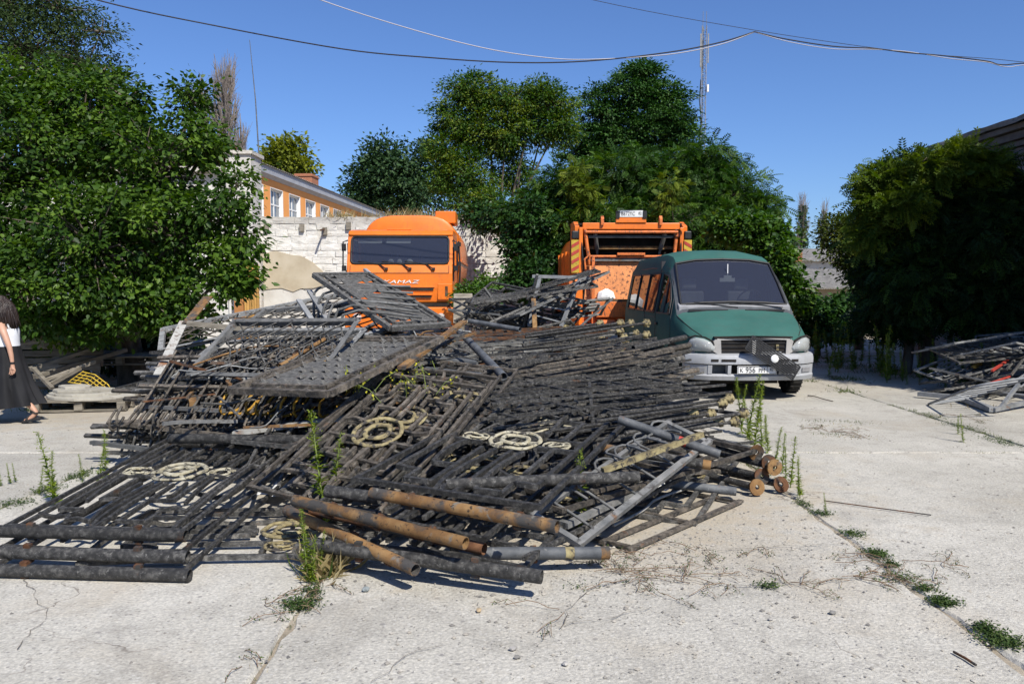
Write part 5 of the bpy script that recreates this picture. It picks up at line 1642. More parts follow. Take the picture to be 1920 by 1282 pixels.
for (a, b, lab, mt, w, h) in ((D(390, 556, 8.9), D(350, 606, 8.5), 'rusty angle iron rising from the pale lattice frame', 'rusty', .11, .012),
                        (P(345, 706, .70), P(363, 758, .55), 'broken rusty angle end hanging over the hooked railings', 'rusty', .07, .05),
                        (D(345, 602, 8.6), P(297, 702, .78), 'flaking pale strip along the left end of the lattice frames', 'pale', .09, .012),
                        (D(352, 606, 8.4), D(575, 628, 8.5), 'weathered timber batten along the top of the lattice frame', 'timber', .08, .05),
                        (P(752, 690, .92), D(870, 603, 8.4), 'rusty flat bar edging the punched sheet on the right', 'rusty', .07, .03),
                        (D(684, 505, 9.9), D(716, 534, 9.7), 'short grey bar sticking up above the crowning sheet', 'grey', .05, .03),
                        (P(520, 700, .86), P(742, 585, 1.25), 'long dark flat bar slanting over the lattice frames', 'grey_dull', .04, .02)):
    o = bar_obj('loose_bar', a, b, w, h, MT[mt], None)
    tag(o, lab, 'bar', 'loose bars')

# --- long panels of the stacks on the right
_fin = None
def finial():
    global _fin
    if _fin is None:
        m = MB()
        m.lathe([(.0, -.02), (.022, -.02), (.025, .0), (.018, .012), (.040, .03), (.052, .055), (.048, .08), (.028, .098), (.012, .105), (.001, .108)], 12, 'x')
        for k in range(6):
            a = 2 * math.pi * k / 6
            m.box((.055, math.cos(a) * .046, math.sin(a) * .046), (.04, .02, .02))
        _fin = m.mesh('finial', MT['cream_old'])
    return _fin
def long_panel(label, m4, mat, L=2.7, W=1.0, n=9, group=None, seed=0, ends='none', pipes=True, thick=.021):
    """bars along X; X ends at L on the right"""
    r = random.Random(seed)
    t = thing('fence_section', label, 'fence section', group=group, mat=m4)
    for k in range(n):
        v = W * k / (n - 1)
        a, b = r.uniform(-.06, .12), L + r.uniform(-.16, .06)
        if k in (0, n - 1): b = L + .03
        z = r.uniform(-.008, .008)
        is_pipe = pipes and k == 0
        if is_pipe:
            bar_obj('bar', (a, v, 0), (L - .3, v, 0), thick, thick, mat, t)
            pipe_obj('post', (L - .9, v + .07, .01), (L + .1, v + .07, .01), .036, mat, t)
        else:
            bar_obj('bar', (a, v, z), (b, v + r.uniform(-.015, .015), z + r.uniform(-.01, .01)), thick, thick, mat, t, True)
        if ends == 'finial' and k in (0, 2, 5):
            share('finial', finial(), t, TR((L + .1) if is_pipe else b, v, z, rx=r.uniform(0, 3)))
    for u in (.12, L * .35, L * .66, L - .25):
        u += r.uniform(-.1, .1)
        bar_obj('cross_bar', (u, 0, .0), (u, W, .0), thick, thick * .9, mat, t)
    for k in range(5):
        u, v = r.uniform(.3, L - .5), W * r.randrange(n - 1) / (n - 1)
        bar_obj('short_bar', (u, v, 0), (u, v + W / (n - 1), 0), thick, thick, mat, t)
    return t
def stack_right(n, right, yaw, z0, dz, L, W, mats, ends, lab, group, seed, low=1.0):
    """panels on one another, right hand front corner near 'right'"""
    r = random.Random(seed)
    for i in range(n):
        a = RAD(yaw + r.uniform(-3.5, 3.5))
        X = V((math.cos(a), math.sin(a), 0)); Y = V((-math.sin(a), math.cos(a), 0))
        o = V(right) + V((r.uniform(-.10, .10), r.uniform(-.10, .10), 0)) + V((0.0, .06 * i, 0))
        A = o - X * L
        z = z0 + dz * i
        A.z = .06 + (z - .06) * low + r.uniform(-.02, .01); B = o.copy(); B.z = z + r.uniform(-.005, .03); C = A + Y
        C.z = A.z + r.uniform(-.01, .05)
        pos = 'topmost' if i == n - 1 else 'lowest' if i == 0 else ['', 'second', 'third', 'fourth', 'fifth', 'sixth', 'seventh', 'eighth', 'ninth', 'tenth', 'eleventh', 'twelfth', 'thirteenth'][n - 1 - i] + ' below the top'
        if i == n - 2: pos = 'next below the top'
        long_panel(lab % pos, frame3(A, B, C), mats[i % len(mats)], L + r.uniform(-.25, .12), W, 6, group, seed * 31 + i, ends[i % len(ends)], low < .7)
stack_right(11, (1.98, 6.82, 0), 33, .05, .063, 2.5, 1.05, [MT['black'], MT['black'], MT['black_dusty']], ['none'],
            'barred fence section, %s of the low right stack', 'low right stack', 5)
stack_right(10, (2.05, 8.55, 0), 37, .28, .062, 3.0, 1.2, [MT['black'], MT['brownish'], MT['black_dusty'], MT['black']], ['none', 'none', 'none'],
            'barred fence section, %s of the stack before the van', 'stack in front of the van', 6, .72)
stack_right(9, (2.25, 9.95, 0), 41, .30, .075, 3.1, .9, [MT['black'], MT['black_dusty'], MT['black'], MT['brownish']], ['none'],
            'fence section with pipe post, %s of the stack at the van corner', 'stack touching the van corner', 7, .66)
stack_right(7, (1.72, 11.7, 0), 46, .52, .072, 3.3, 1.0, [MT['grey_dull'], MT['brownish'], MT['rusty_dark'], MT['grey_old'], MT['black_dusty'], MT['grey_dull'], MT['rusty_dark']], ['finial'],
            'fence section with ball finials, %s of the stack beside the van', 'stack beside the van flank', 8)
for (px, py, y) in ((1158, 606, 11.6), (1178, 606, 11.8), (1157, 621, 11.4), (1165, 634, 11.2), (1207, 606, 11.5), (1207, 628, 11.3), (1120, 607, 11.9)):
    c = D(px, py, y)
    a = thing('finial_post', {1158: 'post with a cream finial, upper left of the cluster by the van', 1178: 'post with a cream finial, second of the upper cluster by the van',
        1157: 'post with a cream finial, middle left of the cluster by the van', 1165: 'post with a cream finial, lowest of the cluster by the van', 1207: 'post with a cream finial on the van side, %s one' % ('upper' if py == 606 else 'lower'),
        1120: 'post with a flattened cream finial left of the cluster'}[px], 'post', c, RAD(44), 'posts with finials')
    share('finial', finial(), a, TR(0, 0, 0, s=(1.15, 1.15, 1.15)))
    MB().tube([(-1.9, 0, -.12), (0, 0, 0)], .018, 8).build('tube', MT['black'], a)
for i, (px, py, z) in enumerate(((1292, 775, .52), (1326, 777, .50), (1342, 791, .45), (1371, 791, .44), (1348, 757, .58), (1361, 748, .60), (1388, 775, .5))):
    c = P(px, py, z)
    a = thing('finial_post', 'post with a weathered cream finial, %s along the low right stack' % ['leftmost', 'second from the left', 'third from the left', 'rightmost low', 'upper left', 'topmost', 'rightmost'][i], 'post', c, RAD(34 + i), 'posts with finials')
    share('finial', finial(), a, TR(0, 0, 0, s=(.9, .9, .9)))
    MB().tube([(-1.5, 0, .0), (0, 0, 0)], .015, 8).build('tube', MT['black'], a)
# flanged posts at the right foot of the heap
for i, (px, py, z, lab) in enumerate(((1418, 848, .30, 'upper left'), (1441, 867, .235, 'second'), (1452, 876, .21, 'half hidden'), (1428, 893, .13, 'middle'), (1419, 913, .07, 'lowest left'), (1464, 908, .07, 'rightmost'))):
    c = P(px, py, z)
    d = V((-.62 - .06 * i, .95, .04 + .02 * (i < 3)))
    t = thing('flanged_post', 'post ending in a rusty round flange, %s of the group at the right foot' % lab, 'post', c, 0, 'flanged posts')
    m = MB()
    m.tube([d * .02, d * 1.1], .027, 12)
    m.build('tube', MT['black'], t, fix=False)
    fl = MB()
    fl.ring((0, 0, 0), .064, .018, .016, 22)
    fo = fl.build('flange', MT[('rusty', 'rusty_dark')[i % 2]], t)
    fo.matrix_local = V((-.5, .8, -.15 * (i % 2))).to_track_quat('Z', 'Y').to_matrix().to_4x4() @ TR(rx=.1 * (i - 2), ry=-.3)

# --- grey barriers with arches at the right front
def barrier(label, A, B, C, L, W, mat, seed, n=6, two=True):
    r = random.Random(seed)
    t = thing('arched_barrier', label, 'barrier', group='arched barriers', mat=frame3(A, B, C))
    bar_obj('rail', (0, 0, 0), (L, 0, 0), .042, .036, mat, t)
    if two: bar_obj('rail', (0, W, .0), (L, W, 0), .03, .03, mat, t)
    if two: bar_obj('stile', (.02, 0, .0), (.02, W, 0), .04, .036, mat, t)
    if two: bar_obj('stile', (L - .05, 0, 0), (L - .05, W, 0), .04, .036, mat, t)
    for k in range(n):
        u = .2 + (L - .45) * k / (n - 1)
        pts = [(u, .02, 0), (u + .01, W * .7, .01)] + [(u + .10 - .10 * math.cos(math.pi * q / 6), W * .75 + .10 * math.sin(math.pi * q / 6) + .05, .015) for q in range(7)] + [(u + .2, W * .6, .01)]
        MB().tube(pts, .0095, 5).build('arch', MT['grey_dull'], t, fix=False)
    return t
A = P(1082, 1022, .12); B = P(1306, 846, .44); C = P(965, 1000, .18)
barrier('grey arched barrier with its rail reaching the concrete at right front', A, B, C, 1.70, .34, MT['grey_dull'], 1)
A = P(1130, 882, .42); B = P(1256, 836, .54); C = P(1100, 800, .46)
barrier('pale greenish barrier with arches at the right of the meander panel', A, B, C, .80, .30, MT['cream_old'], 2, 3, False)
A = P(1060, 985, .16); B = P(1298, 872, .30); C = P(1040, 930, .2)
barrier('dull grey arched barrier under the other two', A, B, C, 1.4, .5, MT['grey_dull'], 3)
for (a, b, lab, mt, w) in (((1105, 1000, .06), (1245, 900, .10), 'thin white bent tube lying right of the barriers', 'pale', .022), ((1150, 985, .04), (1290, 915, .05), 'second thin white tube on the concrete', 'pale', .02)):
    a, b = P(*a), P(*b)
    o = MB().tube(smooth_pts([a, a + (b - a) * .3 + V((.03, .02, .01)), a + (b - a) * .6 + V((-.03, 0, .02)), b]), w / 2, 6).build('bent_tube', MT[mt], None)
    tag(o, lab, 'tube')
fl_ = thing('flat_grate', 'brown flat iron frame lying on the concrete at the right front', 'frame', mat=flatm((1.02, 5.45, .02), 48, 0, 0, 1.5, .5))
for v in (0, .2, .5): bar_obj('bar', (0, v, 0), (1.5, v, 0), .04, .02, MT['brownish'], fl_)
for u in (.05, .75, 1.45): bar_obj('bar', (u, 0, 0), (u, .5, 0), .035, .018, MT['brownish'], fl_)
tm = MB()
rr = random.Random(4)
vs, fs = [], []
for i in range(7):
    for j in range(5): vs.append((i * .06, j * .05, rr.uniform(0, .05) + .02))
for i in range(6):
    for j in range(4): fs.append((i * 5 + j, i * 5 + 5 + j, i * 5 + 6 + j, i * 5 + 1 + j))
o = tm.add(vs, fs, 0, True).build('crumpled_sheet', MT['white_paint'], None)
o.location = P(1190, 935, .02); o.rotation_euler = (0, 0, .5)
tag(o, 'crumpled white plastic sheet beside the arched barriers', 'sheet')
o = tm.build('crumpled_sheet', MT['white_paint'], None)
o.location = P(515, 938, .05); o.rotation_euler = (0, 0, 1.2); o.scale = (1.2, 1, 1)
tag(o, 'white scrap sheet showing through between the front left panels', 'sheet')

# --- panels buried inside the heap
fill = [(-2.4, 8.6, .30, 12), (-1.6, 8.2, .36, 40), (-2.0, 8.9, .55, -15), (-1.2, 8.8, .62, 25), (-.6, 7.6, .35, 55), (.1, 7.4, .30, 35), (.4, 8.0, .48, 40), (-.3, 8.5, .55, 30),
        (-1.5, 7.3, .30, 10), (-1.3, 7.0, .42, 70), (-.9, 7.9, .66, 62), (-2.2, 9.3, .72, 5), (-1.4, 9.2, .85, 40), (-.4, 8.9, .74, 48), (.6, 6.6, .15, 20), (1.2, 6.5, .10, 65), (.9, 7.3, .36, 30), (-1.9, 8.4, .70, 60),
        (-.2, 9.6, .5, 20), (.5, 9.3, .55, 50), (-2.7, 8.2, .45, -20), (-1.0, 9.7, .7, -10), (-.1, 6.0, .27, 80), (.75, 5.9, .30, 42), (-1.1, 8.45, .80, 15), (-2.9, 8.5, .62, 8), (-2.6, 8.9, .74, -12), (-2.3, 8.4, .70, 20), (-3.0, 9.1, .66, 30), (-2.5, 9.4, .86, -5), (-1.9, 9.5, .95, 18), (-2.75, 8.75, .84, -25)]
for i, (x, y, z, yaw) in enumerate(fill):
    meander('weathered iron fence panel buried inside the main scrap heap', flatm((x, y, z), yaw, rp.uniform(-5, 5), rp.uniform(-6, 6), 2.2, 1.12), [MT['black_dusty'], MT['black'], MT['brownish']][i % 3], MT['cream_old'], 2.2, 1.12, False, (), 'panels buried in the heap', .03, rings=i % 3 == 0)

# --- thin bent rods tangled through the heap
def heap_top(x, y):
    return max(.15, min(.25 + (y - 5.3) * .27, 1.05) * (1 - max(0, x + .2) * .25))
rt = random.Random(61)
for i in range(30):
    x, y = rt.uniform(-2.8, -.7), rt.uniform(6.3, 9.0)
    a = rt.uniform(0, math.pi)
    Lr = rt.uniform(.5, 1.4)
    pts = []
    dx, dy = math.cos(a), math.sin(a) * .7
    cv = rt.uniform(-.22, .22)
    for k in range(6):
        t = k / 5 - .5
        px_, py_ = x + dx * Lr * t - dy * cv * (t * t * 4 - 1), y + dy * Lr * t + dx * cv * (t * t * 4 - 1)
        pts.append(V((px_, py_, heap_top(px_, py_) + .05 + rt.uniform(-.02, .06))))
    o = MB().tube(smooth_pts(pts, 3), rt.choice((.006, .008, .011)), 5).build('bent_rod', MT[rt.choice(('grey_dull', 'black_dusty', 'rusty', 'brownish', 'grey_old', 'rusty_dark'))], None, fix=False)
    tag(o, 'thin bent iron rod tangled over the upper left of the heap', 'rod', 'bent rods on the heap')
rt = random.Random(62)
for i in range(30):
    x, y = rt.uniform(-2.9, -.5), rt.uniform(6.2, 9.2)
    a = rt.uniform(0, math.pi); Lr = rt.uniform(.25, .8)
    z = heap_top(x, y) + rt.uniform(.0, .05)
    d = V((math.cos(a), math.sin(a), rt.uniform(-.1, .25))) * Lr / 2
    c = V((x, y, z))
    tag(bar_obj('loose_bar', c - d, c + d, rt.choice((.02, .026, .035)), rt.choice((.012, .02, .026)), MT[rt.choice(('grey_dull', 'black', 'black_dusty', 'rusty', 'brownish', 'brownish', 'rusty_dark'))], None, True), 'short broken iron bar lying loose on the main heap', 'bar', 'broken bars on the heap')

# ------------------------------------------------------------------ second heap behind, in front of the trucks
bk = random.Random(9)
for i in range(17):
    x = bk.uniform(-.3, .9); y = 13.6 + bk.uniform(-.8, .8)
    z = .25 + i * .085
    meander('black fence panel tangled in the heap between the two lorries', flatm((.25 + (x - .25) * (1 - i / 30), y, z), bk.uniform(-40, 70), bk.uniform(-22, 22), bk.uniform(-22, 22), 2.0, 1.0), [MT['black_dusty'], MT['black'], MT['grey_dull']][i % 3], MT['cream_old'], 2.0, 1.0, False, (), 'panels in the rear heap', .032, rings=False)
lf = thing('ladder_rack', 'pale grey ladder like frame leaning on the rear heap', 'frame')
yb = 12.9
for (a, b, w) in (((998, 518), (1105, 521), .075), ((1012, 522), (992, 612), .05), ((1087, 524), (1052, 612), .055), ((1005, 548), (1078, 562), .028), ((1000, 570), (1068, 583), .028), ((1000, 590), (1060, 606), .028)):
    bar_obj('bar', D(*a, yb - (a[1] - 518) * .004), D(*b, yb - (b[1] - 518) * .004), w, w * .7, MT['grey'], lf)
tag(bar_obj('loose_bar', D(1000, 560, 12.4), D(1003, 618, 12.2), .07, .04, MT['rusty'], None), 'short rusty upright bar in front of the rear heap', 'bar', 'loose bars')
pipe('dark pipe lying along the foot of the rear heap', D(880, 602, 11.6), D(975, 618, 11.0), .035, 'grey_pipe')
for i in range(8):
    a = V((bk.uniform(-.7, 1.2), 13.2 + bk.uniform(-.6, .6), bk.uniform(.2, .9)))
    d = V((bk.uniform(-1, 1), bk.uniform(-.4, .4), bk.uniform(.1, .7))).normalized() * bk.uniform(.9, 1.6)
    tag(bar_obj('loose_bar', a, a + d, .035, .03, [MT['grey_dull'], MT['black_dusty']][i % 2], None), 'loose square bar among the rear heap between the lorries', 'bar', 'loose bars of the rear heap')
# planks and scrap by the tank lorry's corner
sb = thing('scrap_board', 'weathered board propped by the tank lorry corner', 'board')
MB().prism([(0, 0), (.42, 0), (.35, .62), (.02, .62)], 0, .03, 1).build('board', MT['timber'], sb)
sb.location = D(850, 605, 14.0)
sb.rotation_euler = (-.6, 0, .1)

# ------------------------------------------------------------------ third heap at the right edge
rr3 = random.Random(31)
lf3 = thing('angle_iron', 'long grey angle rail lying on the concrete before the right heap', 'frame')
bar_obj('rail', P(1722, 738, .06), P(1800, 745, .06), .09, .06, MT['grey'], lf3)
bar_obj('rail', P(1800, 745, .06), P(1862, 768, .05), .09, .06, MT['grey'], lf3)
bar_obj('rail', P(1862, 768, .05), P(1935, 752, .08), .06, .05, MT['grey'], lf3)
def tube_frame(label, A, B, C, L, W, mat, seed, r=.02):
    rr = random.Random(seed)
    t = thing('tube_barrier', label, 'frame', group='frames in the right heap', mat=frame3(A, B, C))
    q = .12
    pts = [(0, 0, 0), (0, W - q, 0), (q * .3, W - q * .3, 0), (q, W, 0), (L - q, W, 0), (L - q * .3, W - q * .3, 0), (L, W - q, 0), (L, 0, 0)]
    MB().tube(pts, r, 8).build('hoop', mat, t)
    bar_obj('rail', (0, .08, 0), (L, .08, 0), r * 1.7, r * 1.7, mat, t)
    for k in range(1, 6):
        u = L * k / 6
        bar_obj('picket', (u, .08, 0), (u, W, 0), r * .9, r * .9, mat, t)
    return t
A = P(1790, 732, .06); B = P(1960, 752, .10); C = P(1833, 652, .62)
tube_frame('grey tube hoop frame at the front of the right heap', A, B, C, 1.3, .9, MT['grey'], 1)
A = P(1850, 700, .30); B = P(2000, 690, .5); C = P(1862, 650, .62)
tube_frame('bent tube frame behind the front one in the right heap', A, B, C, 1.4, .8, MT['grey_dull'], 2)
A = P(1830, 745, .10); B = P(1960, 700, .6); C = P(1800, 735, .3)
tube_frame('bluish tube frame lying low in the right heap', A, B, C, 1.5, .7, MT['grey'], 3, .016)
labs = ['pale square bar pointing up left from the right heap', 'long thin pole rising to the right above the right heap', 'grey flat bar across the right heap', 'red painted bar in the right heap', 'orange scrap piece in the right heap', 'pale board on top of the right heap', 'dark bar low in the right heap', 'blue grey bar leaning at the right heap front', 'second red scrap bar in the right heap']
for i, (a, b, w, h, mt) in enumerate(((P(1822, 640, .70), P(1845, 668, .55), .08, .06, 'grey'), (P(1850, 662, .6), P(1960, 580, 1.1), .025, .025, 'grey_dull'), (P(1835, 655, .62), P(1945, 660, .62), .05, .03, 'grey_dull'),
                                (P(1860, 695, .42), P(1890, 675, .52), .03, .03, 'red'), (P(1825, 688, .40), P(1850, 676, .45), .07, .04, 'ochre'), (P(1868, 640, .72), P(1960, 640, .75), .14, .04, 'pale'), (P(1800, 735, .1), P(1940, 728, .2), .05, .05, 'black_dusty'),
                                (P(1875, 765, .06), P(1910, 720, .35), .04, .04, 'grey'), (P(1850, 720, .3), P(1895, 705, .35),   .022, .02, 'red'))):
    tag(bar_obj('loose_bar', a, b, w, h, MT[mt], None), labs[i], 'bar', 'loose bars of the right heap')
for i in range(12):
    meander('tangled dark fence panel inside the right heap', flatm((7.35 + rr3.uniform(-.3, .6), 12.3 + rr3.uniform(-.4, .5), .12 + .058 * i), rr3.uniform(-30, 60), rr3.uniform(-16, 16), rr3.uniform(-18, 18), 1.6, .85), [MT['black_dusty'], MT['grey_dull'], MT['grey_old']][i % 3], MT['cream_old'], 1.6, .85, False, (), 'panels in the right heap', .028, rings=False)
# ------------------------------------------------------------------ trees
G = np.random.default_rng(5)
def nrm(a): return a / np.maximum(np.linalg.norm(a, axis=1, keepdims=True), 1e-9)
def mesh_np(name, co, quads, mat, tint):
    me = bpy.data.meshes.new(name)
    k = quads.shape[1]
    me.vertices.add(len(co)); me.vertices.foreach_set('co', co.astype(np.float32).ravel())
    me.loops.add(quads.size); me.loops.foreach_set('vertex_index', quads.astype(np.int32).ravel())
    me.polygons.add(len(quads)); me.polygons.foreach_set('loop_start', np.arange(0, quads.size, k, dtype=np.int32))
    me.update(calc_edges=True)
    at = me.attributes.new('tint', 'FLOAT', 'POINT')
    at.data.foreach_set('value', tint.astype(np.float32))
    me.materials.append(mat)
    return me
def leaf_mesh(name, pos, d, n, size, mat, tint, wide=.62, fold=.12, full=False):
    """one pointed leaf at each pos: along d, facing n"""
    N = len(pos)
    d = nrm(d); n = nrm(n - d * np.sum(n * d, 1, keepdims=True)); s = np.cross(d, n)
    L = size[:, None]
    if full:   # six-sided leaf folded along its midrib
        prof = [(0, 0, 0), (.22, .5, .5), (.58, .42, .45), (1, 0, -.2), (.58, -.42, .45), (.22, -.5, .5)]
        co = np.stack([pos + d * L * a + s * L * (b * wide) + n * L * (c * fold) for a, b, c in prof], 1).reshape(-1, 3)
        base = np.arange(N)[:, None] * 6
        q = np.concatenate([base + np.array([[0, 1, 2, 3]]), base + np.array([[0, 3, 4, 5]])], 0)
        return mesh_np(name, co, q, mat, np.repeat(tint, 6))
    prof = [(0, 0, 0), (.42, .5, 1), (1, 0, 0), (.42, -.5, 1)]
    co = np.stack([pos + d * L * a + s * L * (b * wide) + n * L * (c * fold) for a, b, c in prof], 1).reshape(-1, 3)
    q = np.arange(N * 4).reshape(N, 4)
    return mesh_np(name, co, q, mat, np.repeat(tint, 4))
def fronds(pos, d, n, size, tint, pairs=6):
    """pinnate leaves: returns the leaflets' pos, d, n, size, tint"""
    d = nrm(d); n = nrm(n - d * np.sum(n * d, 1, keepdims=True)); s = np.cross(d, n)
    P_, D_, N_, S_, T_ = [], [], [], [], []
    for k in range(pairs):
        t = (k + .6) / pairs
        q = pos + d * size[:, None] * t - n * size[:, None] * (.22 * t * t)
        for sg in (-1, 1):
            P_.append(q); D_.append(s * sg * .9 + d * .45 - n * .12); N_.append(n + s * sg * .15)
            S_.append(size * (.34 - .12 * abs(t - .45))); T_.append(tint)
    P_.append(pos + d * size[:, None] * .95 - n * size[:, None] * .2); D_.append(d - n * .3); N_.append(n); S_.append(size * .26); T_.append(tint)
    return np.concatenate(P_), np.concatenate(D_), np.concatenate(N_), np.concatenate(S_), np.concatenate(T_)
def lobe(px, py, rx, ry, y, dz=0.8):
    c = D(px, py, y)
    k = y / FPX
    return (c.x, c.y, c.z, rx * k, (rx + ry) * .5 * k * dz, ry * k)
def make_tree(name, label, lobes, base, mat, clumps, per, size, clump_r, seed, style='leaf', trunk_r=.16, wide=.6, group=None, cat='tree', full=False,
              droop=.35, up=.55, tintc=(.25, .75), zmin=.1, bark='bark', pairs=6, shell=.45, stem_frac=.5, flat=.6, loose=0.12):
    g = np.random.default_rng(seed)
    lb = np.array(lobes)
    vol = (lb[:, 3] * lb[:, 4] * lb[:, 5]) ** (.62)
    idx = g.choice(len(lb), clumps, p=vol / vol.sum())
    v = nrm(g.normal(size=(clumps, 3)))
    r = g.uniform(0, 1, clumps) ** shell
    cen = lb[idx, :3] + v * lb[idx, 3:] * r[:, None]
    cen[:, 2] = np.maximum(cen[:, 2], zmin + clump_r * .4)
    # leaves
    ci = np.repeat(np.arange(clumps), per)
    N = len(ci)
    cs = g.uniform(.55, 1.35, clumps)
    loc = nrm(g.normal(size=(N, 3))) * (g.uniform(0, 1, N) ** .5)[:, None] * np.array([1, 1, flat])
    stray = g.uniform(size=N) < loose
    loc[stray] *= 1.7
    pos = cen[ci] + loc * clump_r * cs[ci][:, None]
    out = nrm(pos - lb[idx[ci], :3])
    dirv = nrm(loc + out * .6 + g.normal(size=(N, 3)) * .45 + np.array([0, 0, -droop]))
    nv = nrm(np.array([0, 0, up]) + out * .35 + g.normal(size=(N, 3)) * .42)
    sz = size * g.uniform(.6, 1.3, N)
    ct = g.uniform(tintc[0], tintc[1], clumps)
    tint = np.clip(ct[ci] + g.normal(size=N) * .12, 0, 1)
    keep = pos[:, 2] > zmin
    pos, dirv, nv, sz, tint = pos[keep], dirv[keep], nv[keep], sz[keep], tint[keep]
    t = thing(name, label, cat, base, 0, group)
    b = np.array(base)
    if style == 'frond':
        pos, dirv, nv, sz, tint = fronds(pos, dirv, nv, sz, tint, pairs)
    me = leaf_mesh('crown', pos - b, dirv, nv, sz, mat, tint, wide, .12, full)
    o = link(bpy.data.objects.new('crown', me)); o.parent = t
    # trunk, limbs and twigs
    m = MB()
    B = V(base)
    top = V(lb[:, :3].mean(0)) * .5 + B * .5
    rr = random.Random(seed)
    path = [V((0, 0, -.1)), V((rr.uniform(-.15, .15), rr.uniform(-.1, .1), (top.z - B.z) * .5)), (top - B)]
    m.tube(path, [trunk_r * 1.25, trunk_r, trunk_r * .8], 9)
    for i, L_ in enumerate(lb):
        c = V(L_[:3]) - B
        a = path[1].lerp(path[2], rr.uniform(.2, 1))
        mid = a.lerp(c, .5) + V((rr.uniform(-.25, .25), rr.uniform(-.25, .25), rr.uniform(.0, .35)))
        m.tube([a, mid, c], [trunk_r * .42, trunk_r * .26, trunk_r * .08], 6)
    for k in range(int(clumps * stem_frac)):
        c0 = V(lb[idx[k], :3]) - B; c1 = V(cen[k]) - B
        mid = c0.lerp(c1, .5) + V((rr.uniform(-.12, .12), rr.uniform(-.12, .12), rr.uniform(-.05, .15)))
        m.tube([c0.lerp(c1, .1), mid, c1], [trunk_r * .12, trunk_r * .08, trunk_r * .03], 4, cap=False)
    m.build('trunk', MT[bark], t, fix=False)
    return t
LM = {}
LM['mulberry'] = leafmat('mulberry_leaf', (0.014, 0.038, 0.005), (0.045, 0.096, 0.010), (0.115, 0.19, 0.022), .28, .5, .25)
LM['feather'] = leafmat('small_dull_leaf', (0.0207, 0.0414, 0.0138), (0.0414, 0.0713, 0.0207), (0.0805, 0.115, 0.0345), .25, .6, .2)
LM['locust'] = leafmat('locust_leaf', (0.02, 0.05625, 0.0075), (0.0525, 0.115, 0.0125), (0.175, 0.2188, 0.025), .3, .55, .3)
LM['dense'] = leafmat('dense_leaf', (0.013, 0.0416, 0.0091), (0.0312, 0.0858, 0.0156), (0.0715, 0.1495, 0.0286), .2, .55, .3)
LM['bluish'] = leafmat('bluish_leaf', (0.0154, 0.0396, 0.0132), (0.033, 0.0726, 0.0242), (0.066, 0.1155, 0.0374), .2, .6, .3)
LM['low'] = leafmat('feathery_leaf', (0.0156, 0.0468, 0.0078), (0.039, 0.0936, 0.013), (0.1105, 0.182, 0.0208), .28, .55, .3)
LM['ivy'] = leafmat('ivy_leaf', (0.01, 0.0325, 0.0075), (0.025, 0.07, 0.0125), (0.05, 0.1187, 0.0225), .2, .45, .4)
LM['vine'] = leafmat('vine_leaf', (0.022, 0.06, 0.008), (0.05, 0.115, 0.014), (0.11, 0.19, 0.024), .3, .5, .4)
LM['yellow'] = leafmat('yellowing_leaf', (0.07, 0.10, 0.014), (0.15, 0.18, 0.02), (0.27, 0.28, 0.03), .3, .6, .2)
LM['shade'] = leafmat('shade_toned_leaf', (0.0075, 0.0225, 0.005), (0.0175, 0.045, 0.0075), (0.0625, 0.1187, 0.015), .2, .6, .25)  # shade on the right hand trees put into a darker leaf colour
LM['yellow_sun_tint'] = leafmat('yellow_sun_tinted_leaf', (0.05, 0.09, 0.01), (0.12, 0.165, 0.018), (0.22, 0.25, 0.03), .3, .6, .2)  # yellow green leaves; sunlight on the locust tops is painted into this colour
LM['olive'] = leafmat('olive_leaf', (0.03, 0.05, 0.01), (0.06, 0.085, 0.015), (0.13, 0.15, 0.025), .25, .6, .2)

make_tree('mulberry_tree', 'big mulberry tree with glossy broad leaves filling the left side', [
    lobe(50, 330, 170, 190, 12.6), lobe(170, 250, 150, 120, 12.8), lobe(300, 330, 130, 120, 12.2), lobe(330, 450, 130, 110, 11.7), lobe(180, 470, 200, 140, 11.6),
    lobe(60, 545, 150, 85, 11.3), lobe(410, 400, 55, 80, 11.6), lobe(425, 510, 45, 60, 11.4), lobe(260, 570, 140, 55, 11.5), lobe(395, 270, 42, 40, 12.4), lobe(110, 170, 120, 60, 13), lobe(60, 140, 60, 40, 13.2), lobe(90, 230, 110, 60, 13.3), lobe(250, 250, 80, 50, 13.2), lobe(180, 150, 45, 40, 13.2),
    lobe(362, 190, 22, 62, 13), lobe(150, 600, 170, 45, 11.9), lobe(330, 600, 80, 45, 11.8), lobe(445, 350, 30, 44, 11.8), lobe(455, 440, 28, 44, 11.6), lobe(438, 530, 26, 34, 11.3), lobe(375, 560, 52, 50, 11.4), lobe(-80, 420, 120, 180, 12), lobe(240, 190, 60, 40, 13)],
    (-6.3, 13.2, 0), LM['mulberry'], 780, 84, .086, .30, 1, 'leaf', .2, .62, None, 'tree', True, .55, .6, (.15, .8), .35, shell=.5)
make_tree('undergrowth_bush', 'dark undergrowth in the shade below the mulberry', [lobe(60, 640, 150, 60, 14.4), lobe(200, 640, 120, 55, 14.2), lobe(310, 630, 70, 50, 13.8), lobe(-80, 640, 140, 70, 14)],
    (-7.6, 14.4, 0), LM['ivy'], 420, 34, .11, .3, 15, 'leaf', .05, .65, None, 'bush', droop=.5, tintc=(.05, .6), zmin=.02)
